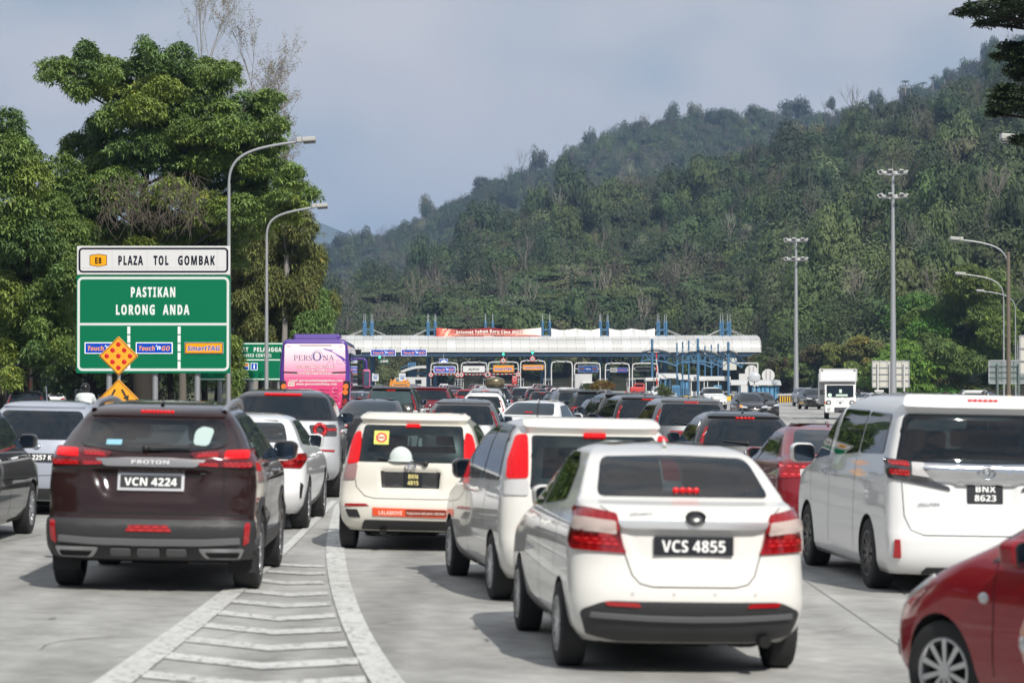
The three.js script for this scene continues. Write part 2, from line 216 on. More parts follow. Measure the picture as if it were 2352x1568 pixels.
function hangSign(u0, u1, v0, v1, kind, label, d = DP - 6) {
  const x = (px(u0, d) + px(u1, d)) / 2, w = px(u1, d) - px(u0, d), y = (hy(v0, d) + hy(v1, d)) / 2, h = hy(v0, d) - hy(v1, d);
  const t = thing('lane_sign', label, 'lane sign', [x, y, -d]); signBoard(t, w, h, 0.14, logoMat[kind], PM.steel, 0, 0, 0);
  for (const s of [-0.28, 0.28]) { part('spotlight', [rbox(0.22, 0.16, 0.3, 0.03, s * w, h / 2 + 0.3, 0.35), rod(V3(s * w, h / 2, 0), V3(s * w, h / 2 + 0.3, 0.25), 0.03)], PM.grey, t); part('hanger', [rod(V3(s * w, h / 2 - 0.2, -0.1), V3(s * w, h / 2 + 0.3, -3.2), 0.05)], PM.steel, t); }
}
hangSign(851, 909, 802, 817, 'touch', 'blue lane sign hung on the eave, left of the pair beside the bus');
hangSign(921, 980, 802, 817, 'touch', 'blue lane sign hung on the eave, right of the pair beside the bus');
hangSign(800, 830, 802, 816, 'dark', 'black unlit lane sign on the eave at the left end of the roof');
function gantry(u0, u1, vTop, kind, su0, su1, sv0, sv1, label, o = {}) {
  const d = o.d || DP - 9, x0 = px(u0, d), x1 = px(u1, d), yT = hy(vTop, d) - GY, r = 0.105, t = thing('lane_portal', label, 'portal frame', [0, GY, -d]), M = o.grey ? PM.pale : PM.white;
  part('pipe_frame', [tube([V3(x0, 0, 0), V3(x0, yT - 0.5, 0), V3(x0 + 0.12, yT - 0.12, 0), V3(x0 + 0.5, yT, 0), V3(x1 - 0.5, yT, 0), V3(x1 - 0.12, yT - 0.12, 0), V3(x1, yT - 0.5, 0), V3(x1, 0, 0)], r, 90, 8)], M, t);
  if (kind) { const w = px(su1, d) - px(su0, d), h = hy(sv0, d) - hy(sv1, d); const b = signBoard(t, w, h, 0.12, logoMat[kind], M, (px(su0, d) + px(su1, d)) / 2, (hy(sv0, d) + hy(sv1, d)) / 2 - GY, 0.02); part('sign_bar', [rod(V3(x0, (hy(sv0, d) + hy(sv1, d)) / 2 - GY, -0.08), V3(x1, (hy(sv0, d) + hy(sv1, d)) / 2 - GY, -0.08), 0.06)], M, t); }
  if (o.bar) { const y = hy(o.bar, d) - GY, n = 14; for (let i = 0; i < n; i++) part('height_bar', [rod(V3(lerp(x0, x1, i / n), y - 0.08 * Math.sin(i / n * Math.PI), 0.16), V3(lerp(x0, x1, (i + 1) / n), y - 0.08 * Math.sin((i + 1) / n * Math.PI), 0.16), 0.075)], i % 2 ? PM.red : PM.white, t); for (const x of [x0, x1]) { part('limit_disc', [T(new THREE.CylinderGeometry(0.42, 0.42, 0.05, 24).rotateX(Math.PI / 2), x, y - 0.1, 0.3)], PM.red, t); part('limit_face', [T(new THREE.CylinderGeometry(0.31, 0.31, 0.05, 24).rotateX(Math.PI / 2), x, y - 0.1, 0.315)], PM.white, t); part('limit_mark', [box(0.3, 0.16, 0.02, x, y - 0.1, 0.35)], PM.black, t); } }
  if (o.stripes) for (const x of [x0, x1]) for (let i = 0; i < 7; i++) part('post_stripe', [cyl(r + 0.02, r + 0.02, 0.2, 10, x, 0.4 + i * 0.42, 0)], PM.black, t);
  if (o.disc) { const x = px(o.disc[0], d), y = hy(o.disc[1], d) - GY; part('disc_post', [rod(V3(x, yT, 0), V3(x, y + 0.7, 0), 0.05)], M, t); part('limit_disc', [T(new THREE.CylinderGeometry(0.46, 0.46, 0.05, 24).rotateX(Math.PI / 2), x, y, 0.1)], PM.red, t); part('limit_face', [T(new THREE.CylinderGeometry(0.33, 0.33, 0.05, 24).rotateX(Math.PI / 2), x, y, 0.12)], PM.white, t); part('limit_mark', [box(0.32, 0.17, 0.02, x, y, 0.15)], PM.black, t); part('signal_lamp', [T(new THREE.SphereGeometry(0.22, 14, 10), x, y + 1.05, 0.1)], PM.lampGreen, t); part('signal_box', [rbox(0.6, 0.6, 0.2, 0.03, x, y + 1.05, -0.08)], PM.black, t); }
  if (o.cams) for (const f of [0.25, 0.72]) part('camera_box', [rbox(0.3, 0.16, 0.34, 0.03, lerp(x0, x1, f), yT + 0.2, 0.1), rod(V3(lerp(x0, x1, f), yT, 0), V3(lerp(x0, x1, f), yT + 0.2, 0), 0.04)], PM.grey, t);
  return t;
}
gantry(990, 1051, 834, 'touch', 996, 1046, 841, 856, 'white portal carrying a blue sign with a car sign above it', { bar: 859, stripes: 1, cams: 1 });
gantry(1060, 1118, 833, 'rfid', 1063, 1114, 840, 855, 'white portal carrying the pale grey sign', { bar: 859, stripes: 1, cams: 1 });
gantry(1122, 1190, 832, 'smart', 1132, 1181, 838, 855, 'white portal carrying the orange sign, left of the two', { bar: 858, disc: [1156, 828], stripes: 1 });
gantry(1196, 1252, 829, 'smart', 1200, 1249, 837, 850, 'white portal carrying the orange sign, right of the two', { disc: [1223, 824], cams: 1 });
gantry(1267, 1314, 831, null, 0, 0, 0, 0, 'bare white portal right of the orange signs', { grey: 1, cams: 1 });
gantry(1320, 1378, 834, 'mixed', 1328, 1374, 839, 855, 'white portal carrying the dark blue sign with two boxes', { grey: 1 });
gantry(1391, 1445, 835, 'half', 1401, 1441, 844, 855, 'white portal carrying a sign half grey and half blue', { grey: 1, cams: 1 });
gantry(1453, 1510, 835, 'dark', 1458, 1504, 842, 851, 'white portal carrying a black unlit sign at the right', { grey: 1 });
{ // small pictogram boards
  const pic = (name, label, u0, u1, v0, v1, draw, d = DP - 7) => { const x = (px(u0, d) + px(u1, d)) / 2, y = (hy(v0, d) + hy(v1, d)) / 2, w = px(u1, d) - px(u0, d), h = hy(v0, d) - hy(v1, d), t = thing(name, label, 'sign', [x, y, -d]); signBoard(t, w, h, 0.1, stickerTexP(96, 50, draw), PM.steel, 0, 0, 0); part('bracket', [rod(V3(0, 0, -0.1), V3(0, h * 1.6, -0.3), 0.05)], PM.steel, t); };
  const stickerTexP = (w, h, f) => new THREE.MeshStandardMaterial({ roughness: 0.6, map: canvasTex(w, h, f) });
  pic('car_sign', 'small blue board with a white car above the blue portal sign', 1009, 1029, 824, 834, (x, w, h) => { x.fillStyle = '#1850b8'; x.fillRect(0, 0, w, h); x.strokeStyle = '#fff'; x.lineWidth = 3; x.strokeRect(2, 2, w - 4, h - 4); x.fillStyle = '#fff'; x.beginPath(); x.moveTo(14, 34); x.lineTo(20, 24); x.lineTo(34, 22); x.lineTo(42, 14); x.lineTo(62, 14); x.lineTo(72, 23); x.lineTo(84, 26); x.lineTo(84, 34); x.fill(); x.beginPath(); x.arc(30, 35, 6, 0, 7); x.arc(70, 35, 6, 0, 7); x.fill(); });
  pic('lorry_sign', 'small dark green board with a grey lorry below the eave signs', 869, 895, 824, 835, (x, w, h) => { x.fillStyle = '#12452c'; x.fillRect(0, 0, w, h); x.fillStyle = '#b4b0ae'; x.fillRect(34, 12, 50, 20); x.fillRect(14, 18, 17, 14); x.beginPath(); x.arc(24, 35, 5, 0, 7); x.arc(46, 35, 5, 0, 7); x.arc(72, 35, 5, 0, 7); x.fill(); });
  const g = thing('signal_light', 'small green lane light hung below the eave near the bus', 'signal light', [px(876), hy(821), -DP + 6]); part('signal_lamp', [T(new THREE.SphereGeometry(0.2, 14, 10), 0, 0, 0.08)], PM.lampGreen, g); part('signal_box', [rbox(1.3, 0.55, 0.18, 0.03, 0.4, 0, -0.08), rod(V3(0.3, 0, -0.1), V3(0.3, 1, -0.6), 0.05)], PM.black, g);
}
function banner(u0, u1, v0, v1, face, label, name = 'banner') { // cloth strung between the masts, sagging between its ties
  const d = DP + 0.6, x0 = px(u0, d), x1 = px(u1, d), yT = hy(v0, d), yB = hy(v1, d), t = thing(name, label, 'banner', [0, 0, -d]), g = new THREE.PlaneGeometry(1, 1, 60, 8), p = g.attributes.position;
  for (let i = 0; i < p.count; i++) { const f = p.getX(i) + 0.5, k = p.getY(i) + 0.5, sag = -0.28 * Math.sin(f * Math.PI * 2 > Math.PI ? f * Math.PI * 2 - Math.PI : f * Math.PI * 2) * k; p.setXYZ(i, lerp(x0, x1, f), lerp(yB, yT, k) + sag, 0.1 * Math.sin(f * 21 + k * 2) + 0.06 * Math.sin(f * 47)); } g.computeVertexNormals();
  part('banner_cloth', g, face, t); for (const f of [0, 0.5, 1]) part('banner_tie', [rod(V3(lerp(x0, x1, f), yB - 0.2, -0.25), V3(lerp(x0, x1, f), yT + 0.1, -0.25), 0.05)], PM.steel, t);
}
banner(1002, 1243, 752.5, 774, new THREE.MeshStandardMaterial({ roughness: 0.8, map: canvasTex(1024, 92, (x, w, h) => {
  x.fillStyle = '#961c18'; x.fillRect(0, 0, w, h); const g = x.createLinearGradient(0, 0, w, 0); g.addColorStop(0, '#b83a2a'); g.addColorStop(0.1, '#f2c8b0'); g.addColorStop(0.22, '#921a16'); g.addColorStop(0.72, '#921a16'); g.addColorStop(0.84, '#f4dcd0'); g.addColorStop(1, '#f0e4dc'); x.fillStyle = g; x.fillRect(0, 0, w, h);
  x.fillStyle = '#c23a2c'; for (let i = 0; i < 26; i++) { x.beginPath(); x.arc((i * 137) % 170, (i * 53) % h, 3 + (i % 4) * 2, 0, 7); x.fill(); } x.fillStyle = '#a8201c'; x.beginPath(); x.moveTo(620, h); x.quadraticCurveTo(760, h * 0.55, w, h * 0.85); x.lineTo(w, h); x.fill();
  x.textAlign = 'center'; x.textBaseline = 'middle'; x.font = 'bold 44px sans-serif'; x.fillStyle = '#fff8f0'; x.strokeStyle = '#6a1210'; x.lineWidth = 5; x.strokeText('Selamat Tahun Baru Cina 2022', w / 2, 32, 680); x.fillText('Selamat Tahun Baru Cina 2022', w / 2, 32, 680);
  x.font = 'bold 17px sans-serif'; x.fillStyle = '#ffe8c8'; x.fillText('PASTIKAN BAKI KAD TOUCH \u2019N GO DAN RFID MENCUKUPI SEBELUM MEMULAKAN PERJALANAN', w / 2, 62, 680); x.font = 'bold 18px sans-serif'; x.fillStyle = '#fff'; x.fillText('@LPTdihati', w / 2, 81); x.fillStyle = '#3a8ac8'; x.font = 'bold 20px sans-serif'; x.fillText('LPT', 985, 28);
}) }), 'long red new year banner with white lettering on the toll roof');
banner(1266, 1378, 754, 773, std(0.76, 0.75, 0.73, 0.8), 'blank white banner on the toll roof, left of the two white ones');
banner(1399, 1504, 754, 773, std(0.74, 0.74, 0.73, 0.8), 'blank white banner on the toll roof, right of the two white ones');
// booths and islands under the canopy
function booth(x, d, label, o = {}) {
  const t = thing('toll_booth', label, 'toll booth', [x, groundY(x, d), -d], o.turn || 0), w = o.w || 1.5, h = 2.5, M = o.mat || PM.grey;
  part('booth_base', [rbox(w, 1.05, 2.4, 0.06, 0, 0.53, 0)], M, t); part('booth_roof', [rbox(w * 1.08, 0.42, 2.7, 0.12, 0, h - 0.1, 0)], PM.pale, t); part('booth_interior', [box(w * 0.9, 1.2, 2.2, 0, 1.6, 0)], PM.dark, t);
  for (const s of [-1, 1]) { for (const z of [1.12, -1.12]) part('corner_post', [box(0.1, 1.3, 0.1, s * w * 0.46, 1.65, z)], PM.white, t); part('window_pane', [box(0.03, 1.15, 2.0, s * w * 0.462, 1.62, 0)], CM0.glass, t); } part('window_pane', [box(w * 0.8, 1.15, 0.03, 0, 1.62, 1.125)], CM0.glass, t); part('mullion', [box(0.07, 1.2, 0.06, 0.1 * w, 1.64, 1.13)], PM.white, t); return t;
}
const CM0 = { glass: phys(0.012, 0.016, 0.02, 0.05, { ior: 1.7 }) };
[[1324, 'grey toll booth between the bare portal and the dark blue sign'], [1385, 'grey toll booth between two blue columns behind the flowering bush'], [1449, 'grey toll booth left of the black unlit portal sign'], [1055, 'grey toll booth between the blue and pale grey portal signs'], [1120, 'grey toll booth left of the left orange portal sign'], [1193, 'grey toll booth between the two orange portal signs'], [1258, 'grey toll booth right of the right orange portal sign'], [915, 'grey toll booth behind the orange recovery truck']].forEach(([u, l]) => booth(px(u, DP + 2), DP + 2, l));
for (const [u, l] of [[862, 'white notice board with blue border on the island near the bus'], [924, 'white notice board behind the orange recovery truck']]) { const d = DP - 5, t = thing('notice_board', l, 'sign', [px(u, d), GY, -d]); signBoard(t, 1.1, 1.3, 0.1, std(0.6, 0.62, 0.64, 0.6), PM.pale, 0, hy(866, d) - GY, 0); part('post', [cyl(0.07, 0.07, hy(866, d) - GY - 0.5, 8, 0, 0, -0.1)], PM.grey, t); part('board_print', [box(0.8, 0.12, 0.02, 0, hy(866, d) - GY + 0.2, 0.07), box(0.6, 0.3, 0.02, 0, hy(866, d) - GY - 0.15, 0.07)], std(0.12, 0.2, 0.42, 0.6), t); }
for (const [u, l] of [[1132, 'red notice on the island left of the orange sign'], [1182, 'plain red panel between the two orange portal signs']]) { const d = DP - 4, t = thing('red_notice', l, 'sign', [px(u, d), GY, -d]); part('panel', [rbox(0.85, 1.3, 0.12, 0.03, 0, hy(872, d) - GY, 0)], PM.red, t); part('post', [cyl(0.07, 0.07, hy(871, d) - GY - 0.8, 8, 0, 0, -0.1)], PM.grey, t); part('panel_print', [box(0.7, 0.12, 0.02, 0, hy(871, d) - GY + 0.5, 0.07), T(new THREE.TorusGeometry(0.28, 0.05, 6, 20), 0, hy(871, d) - GY, 0.07)], PM.white, t); }
{ // far shelter with white roof seen through the plaza
  const d = 520, t = thing('far_shelter', 'white wing roof on blue posts seen through the toll lanes', 'shelter', [0, GY, -d]);
  const g = new THREE.BoxGeometry(px(985, d) - px(907, d), 0.5, 6, 16, 1, 1), p = g.attributes.position; for (let i = 0; i < p.count; i++) { const f = p.getX(i) / (px(985, d) - px(907, d)) + 0.5; p.setY(i, p.getY(i) + 1.6 * Math.sin(f * 1.9)); } g.computeVertexNormals(); part('wing_roof', g.translate((px(907, d) + px(985, d)) / 2, hy(847, d) - GY - 1.2, 0), PM.white, t);
  for (const u of [938, 943, 948, 953]) part('post', [rod(V3(px(u, d), 0, 0), V3(px(u, d) , hy(832, d) - GY, -1), 0.2)], PM.blue, t); part('truss', [rod(V3(px(920, d), hy(846, d) - GY, 0), V3(px(945, d), hy(834, d) - GY, 0), 0.08), rod(V3(px(930, d), hy(850, d) - GY, 0), V3(px(980, d), hy(862, d) - GY, 0), 0.15), rod(V3(px(950, d), hy(862, d) - GY, 0), V3(px(984, d), hy(850, d) - GY, 0), 0.15)], PM.blue, t);
  const b = thing('site_cabin', 'long low white cabin behind the left toll lanes', 'cabin', [px(945, 500), GY, -500]); part('cabin_wall', [rbox(6.5, 2.4, 2.6, 0.05, 0, 1.6, 0)], PM.white, b); part('cabin_window', [box(1.2, 0.8, 0.06, -1.6, 1.9, 1.31), box(1.2, 0.8, 0.06, 1.4, 1.9, 1.31)], CM0.glass, b);
}
// ---- the exit lanes on the right: trussed arches, booths, shelters
const DX = 300, hx = (v) => hy(v, DX), GX = groundY(px(1600, DX), DX);
function trussArch(u0, uc, u1, vL, vM, vR, vTop, label, d, deep = 3) {
  const g0 = groundY(px(uc, d), d), t = thing('arched_canopy', label, 'canopy', [0, g0, -d]), xs = (u) => px(u, d), ys = (v) => hy(v, d) - g0, n = 9;
  const cu = new THREE.QuadraticBezierCurve3(V3(xs(u0), ys(vL), 0), V3(xs(uc) + (xs(u1) - xs(u0)) * 0.12, ys(vM) + 0.2, 0), V3(xs(u1), ys(vR), 0)), low = (k) => { const p = cu.getPoint(k); p.y -= 1.15 - 0.35 * Math.abs(k - 0.5); return p; };
  for (let a = 0; a < deep; a++) { const z = a ? -a * 11 - 4 : 0; const S = (v) => V3(v.x, v.y, z);
    part('column', [cyl(a ? 0.1 : 0.145, a ? 0.1 : 0.145, ys(vTop), 12, xs(uc), 0, z), cyl(0.24, 0.24, 0.25, 12, xs(uc), 0, z)], PM.blue, t);
    const hi = [...Array(n + 1)].map((_, i) => S(cu.getPoint(i / n))), lo = [...Array(n + 1)].map((_, i) => S(low(i / n)));
    if (a > 1) continue; part('truss_chord', [tube(hi, 0.09, 30, 6)], PM.blue, t); part('truss_chord', [tube(lo.slice(0, n), 0.09, 30, 6)], PM.blue, t);
    for (let i = 0; i < n; i++) part('truss_brace', [i % 2 ? rod(hi[i], lo[Math.min(n - 1, i + 1)], 0.055, 6) : rod(lo[i], hi[i + 1], 0.055, 6)], PM.blue, t);
    for (const k of [0.02, 0.32, 0.7, 0.95]) part('stay_cable', [rod(V3(xs(uc), ys(vTop) - (k > 0.3 && k < 0.8 ? 1.3 : 0.1), z), S(cu.getPoint(k)), 0.035, 5)], PM.cable, t); }
  for (let a = 0; a < Math.min(2, deep); a++) { const m = 20, P = [], I = []; for (let i = 0; i <= m; i++) { const p = cu.getPoint(i / m); const zz = a ? -a * 11 - 4 : 0; P.push(p.x, p.y + 0.14, 0.5 + zz, p.x, p.y + 0.14, -1.8 + zz); if (i) { const a = i * 2; I.push(a - 2, a, a - 1, a, a + 1, a - 1); } } const g = new THREE.BufferGeometry(); g.setAttribute('position', new THREE.Float32BufferAttribute(P, 3)); g.setIndex(I); g.computeVertexNormals(); part('roof_sheet', [g, g.clone().translate(0, 0.07, 0)], PM.white, t); }
}
trussArch(1472, 1498, 1566, 812, 796, 829, 778, 'blue trussed arch over the exit booth left of the white pickup', DX, 1);
trussArch(1575, 1603, 1672, 815, 798, 830, 777, 'large blue trussed arch over the exit booth behind the white pickup', DX - 8, 4);
trussArch(1655, 1673, 1710, 812, 801, 832, 785, 'short blue trussed arch at the right of the exit booths', DX + 6, 5);
booth(px(1497, DX), DX, 'pale toll booth with barrier arm under the left trussed arch', { w: 1.55, mat: PM.pale }); booth(px(1601, DX - 6), DX - 6, 'pale toll booth under the large trussed arch', { w: 1.6, mat: PM.pale });
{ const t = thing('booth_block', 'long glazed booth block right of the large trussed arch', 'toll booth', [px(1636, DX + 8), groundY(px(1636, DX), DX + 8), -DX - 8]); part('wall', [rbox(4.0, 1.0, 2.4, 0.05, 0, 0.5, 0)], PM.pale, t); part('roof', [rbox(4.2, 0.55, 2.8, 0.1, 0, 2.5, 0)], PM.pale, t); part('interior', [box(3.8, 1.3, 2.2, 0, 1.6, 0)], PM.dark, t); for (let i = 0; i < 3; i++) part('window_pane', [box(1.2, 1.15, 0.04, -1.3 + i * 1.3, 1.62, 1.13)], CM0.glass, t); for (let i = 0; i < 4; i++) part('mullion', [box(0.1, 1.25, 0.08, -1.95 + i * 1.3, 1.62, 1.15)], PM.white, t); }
{ const t = thing('barrier_arm', 'raised red and white barrier arm beside the left exit booth', 'barrier', [px(1509, DX - 2), groundY(px(1509, DX), DX), -DX + 2]); part('barrier_box', [rbox(0.4, 1.0, 0.4, 0.05, 0, 0.5, 0)], PM.bluePanel, t); for (let i = 0; i < 6; i++) part('arm_segment', [rod(V3(0, 1 + i * 0.75, 0), V3(-0.02 * i, 1.75 + i * 0.75, 0), 0.07)], i % 2 ? PM.red : PM.white, t); }
for (const [u, d, n, l] of [[1497, DX - 3, 7, 'yellow and black kerb island under the left exit booth'], [1610, DX - 10, 9, 'yellow and black kerb island under the large trussed arch'], [1690, DX + 4, 5, 'yellow and black kerb island at the right end of the exit booths']]) { const x = px(u, d), t = thing('kerb_island', l, 'kerb island', [x, groundY(x, d), -d]); part('island_core', [box(n * 0.75 - 0.1, 0.42, 9, 0, 0.2, -4.6)], PM.concrete, t); for (let i = 0; i < n; i++) part('kerb_block', [rbox(0.74, 0.5, 0.5, 0.04, (i - (n - 1) / 2) * 0.75, 0.25, 0)], i % 2 ? PM.black : PM.yellow, t); }
function shelter(u0, u1, vT, d, label, o = {}) {
  const x0 = px(u0, d), x1 = px(u1, d), g0 = groundY((x0 + x1) / 2, d), h = hy(vT, d) - g0, t = thing('roadside_shelter', label, 'shelter', [0, g0, -d]), w = x1 - x0, rs = o.wave ? 1 : 0;
  const s = new THREE.Shape(); for (let i = 0; i <= 12; i++) { const a = i / 12; s[i ? 'lineTo' : 'moveTo'](lerp(-2, 2, a), 0.55 * Math.sin(a * Math.PI)); } for (let i = 12; i >= 0; i--) { const a = i / 12; s.lineTo(lerp(-2, 2, a), 0.55 * Math.sin(a * Math.PI) - 0.1); }
  part('shelter_roof', new THREE.ExtrudeGeometry(s, { depth: w + 0.6, bevelEnabled: false, curveSegments: 4 }).rotateY(Math.PI / 2).translate(x0 - 0.3, h - 0.5, 0), PM.white, t);
  const n = Math.max(3, Math.round(w / 0.55)); if (!o.open) { part('wall_backing', [box(w, h - 0.7, 0.06, (x0 + x1) / 2, (h - 0.7) / 2, 1.5)], PM.deepBlue, t); for (let i = 0; i < n; i++) part('wall_slat', [rbox(w / n * 0.72, h - 0.75, 0.09, 0.02, lerp(x0, x1, (i + 0.5) / n), (h - 0.75) / 2 + 0.05, 1.58)], PM.bluePanel, t); part('side_wall', [box(0.08, h - 0.7, 3.2, x1, (h - 0.7) / 2, 0)], PM.bluePanel, t); }
  for (const x of [x0, (x0 + x1) / 2, x1]) for (const z of [-1.7, 1.7]) part('post', [cyl(0.09, 0.09, h - 0.4, 8, x, 0, z)], PM.blue, t);
}
shelter(1562, 1600, 861, DX + 30, 'blue slatted cabin with white roof between the exit booths'); shelter(1516, 1558, 858, DX + 34, 'white roofed open walkway left of the blue cabin', { open: 1 }); shelter(1725, 1785, 873, DX + 8, 'blue slatted shelter with curved white roof at the right of the exit'); shelter(1672, 1722, 873, DX + 12, 'white roofed open shelter right of the exit arches', { open: 1 });
for (const [u, l] of [[1552, 'blue painted cabinet beside the exit lane behind the grey sedan'], [1648, 'blue painted cabinet beside the white pickup']]) { const d = DX + 2, x = px(u, d), t = thing('control_cabinet', l, 'cabinet', [x, groundY(x, d), -d]); part('cabinet', [rbox(0.9, 1.7, 0.8, 0.04, 0, 0.85, 0)], PM.bluePanel, t); part('cabinet_door', [rbox(0.76, 1.3, 0.04, 0.02, 0, 0.9, 0.41)], PM.blue, t); }
for (let i = 0; i < 8; i++) { const u = 1540 + i * 5.4, d = DX + 6 + i * 1.5, x = px(u, d), t = thing('bollard', `thin black and yellow bollard beside the blue cabin, ${['first', 'second', 'third', 'fourth', 'fifth', 'sixth', 'seventh', 'eighth'][i]} from the left`, 'bollard', [x, groundY(x, d), -d], 0, 'bollards beside the blue cabin'); part('post', [cyl(0.06, 0.06, 1.3, 8)], PM.black, t); part('foot', [cyl(0.14, 0.12, 0.4, 8)], PM.yellow, t); }
{ const d = DX + 20, x = px(1698, d); const t = thing('sign_gantry_arm', 'white cantilever post with two round sign backs right of the exit arches', 'sign post', [x, groundY(x, d), -d]); const h = hy(834, d) - groundY(x, d); part('post', [cyl(0.12, 0.1, h, 10, 2.3, 0, 0)], PM.white, t); part('arm', [rod(V3(2.3, h, 0), V3(-1.4, h, 0), 0.09)], PM.white, t); part('panel_back', [rbox(1.7, 1.5, 0.08, 0.02, -1.2, h - 0.1, 0.1)], std(0.55, 0.54, 0.48, 0.6), t); for (const [ox, v] of [[1.5, 853], [3.6, 862]]) { const y = hy(v, d) - groundY(x, d); part('sign_back', [T(new THREE.CylinderGeometry(0.8, 0.8, 0.06, 28).rotateX(Math.PI / 2), ox, y, 0.15)], PM.pale, t); part('sign_stiffener', [box(0.12, 1.2, 0.06, ox - 0.25, y, 0.2), box(0.12, 1.2, 0.06, ox + 0.25, y, 0.2)], PM.grey, t); part('post', [cyl(0.06, 0.06, y, 8, ox, 0, 0.05)], PM.grey, t); }
  const m = thing('convex_mirror', 'round white convex mirror beside the right shelter', 'mirror', [px(1733, DX), 0, -DX]); part('mirror_dome', [T(new THREE.SphereGeometry(0.72, 24, 14), 0, hx(866), 0, 0, 0, 0, [1, 0.85, 0.4])], std(0.75, 0.77, 0.8, 0.15, 0.5), m); part('post', [rod(V3(0, groundY(28, DX), -0.2), V3(0, hx(866), -0.2), 0.06)], PM.grey, m); }
{ const d = DX + 60, t = thing('white_wall', 'pale angled wall panel behind the right exit arch', 'wall', [px(1717, d), groundY(px(1717, d), d), -d]); part('wall_panel', [T(rbox(2.6, 3.2, 0.2, 0.05), 0, 1.6, 0, 0, 0.3)], PM.white, t); part('louvre', [...Array(4)].map((_, i) => T(box(0.35, 1.2, 0.06), -0.8 + i * 0.5, 2.3, 0.16, 0, 0.3)), PM.grey, t); }
// striped concrete barrier and kerb on the far right of the exit
{ const d0 = 268, u0 = 1788, t = thing('concrete_barrier', 'concrete barrier painted with yellow and black stripes beyond the oncoming cars', 'barrier', [0, 0, 0]); const N = 22; for (let i = 0; i < N; i++) { const u = u0 + i * 2.7, d = d0 + i * 0.5, x = px(u, d), y = groundY(x, d), w = px(u + 2.7, d) - x; part('barrier_block', [rbox(w * 0.98, 0.72, 0.35, 0.04, x + w / 2, y + 0.36, -d)], i % 2 ? PM.yellow : PM.black, t); } part('barrier_cap', [rod(V3(px(u0, d0), groundY(30, d0) + 0.76, -d0), V3(px(u0 + N * 2.7, d0 + N * 0.5), groundY(30, d0) + 0.76, -d0 - N * 0.5), 0.17, 6)], PM.concrete, t);
  const k = thing('kerb_end', 'low yellow tipped kerb end beside the oncoming black hatchback', 'kerb', [px(1745, 215), groundY(22, 215), -215]); part('kerb_stone', [rbox(1.7, 0.3, 0.5, 0.05, -0.4, 0.15, 0)], PM.black, k); part('kerb_tip', [rbox(0.7, 0.32, 0.55, 0.05, 0.85, 0.16, 0)], PM.yellow, k); }
for (const [u, l] of [[1427, 'red and white water barrier, left one beside the exit road'], [1438, 'red and white water barrier, right one beside the exit road']]) { const d = DX + 4, x = px(u + 22, d), t = thing('water_barrier', l, 'barrier', [x, groundY(x, d), -d]); part('barrier_body', [T(rbox(0.9, 0.85, 0.4, 0.08), 0, 0.43, 0)], PM.white, t); part('red_stripe', [rbox(0.22, 0.86, 0.42, 0.05, -0.25, 0.44, 0), rbox(0.22, 0.86, 0.42, 0.05, 0.25, 0.44, 0)], PM.red, t); }
{ const d = DX + 10, x = px(1437, d), t = thing('traffic_cone', 'orange traffic cone beside the exit road', 'traffic cone', [x, groundY(x, d), -d]); part('cone', [cyl(0.3, 0.05, 1.0, 16)], std(0.7, 0.1, 0.03, 0.6), t); part('cone_base', [box(0.8, 0.08, 0.8, 0, 0.04, 0)], PM.black, t); }
// ------------------------------------------------------------------ road signs, lamp posts, masts
const SM = { green: phys(0.004, 0.15, 0.07, 0.6, { specularIntensity: 0.2 }), post: std(0.30, 0.31, 0.33, 0.5, 0.4), galv: std(0.40, 0.41, 0.42, 0.45, 0.5), back: std(0.55, 0.53, 0.47, 0.6), backGreen: std(0.20, 0.24, 0.24, 0.6), lampHead: std(0.42, 0.42, 0.4, 0.5), white: std(0.8, 0.8, 0.8, 0.5), amber: std(0.86, 0.36, 0.012, 0.5) };
function roundRect(x, a, b, w, h, r) { x.beginPath(); x.roundRect(a, b, w, h, r); }
function narrow(x, s, cx, cy, size, k, fill, gap = 0) { x.save(); x.translate(cx, cy); x.scale(k, 1); x.font = 'bold ' + size + 'px sans-serif'; x.textBaseline = 'middle'; x.fillStyle = fill; const w = [...s].map((c) => x.measureText(c).width + gap), tot = w.reduce((a, b) => a + b, 0); let p = -tot / 2; x.textAlign = 'left'; x.strokeStyle = fill; x.lineWidth = size * 0.05; [...s].forEach((c, i) => { x.fillText(c, p, 0); x.strokeText(c, p, 0); p += w[i]; }); x.restore(); }
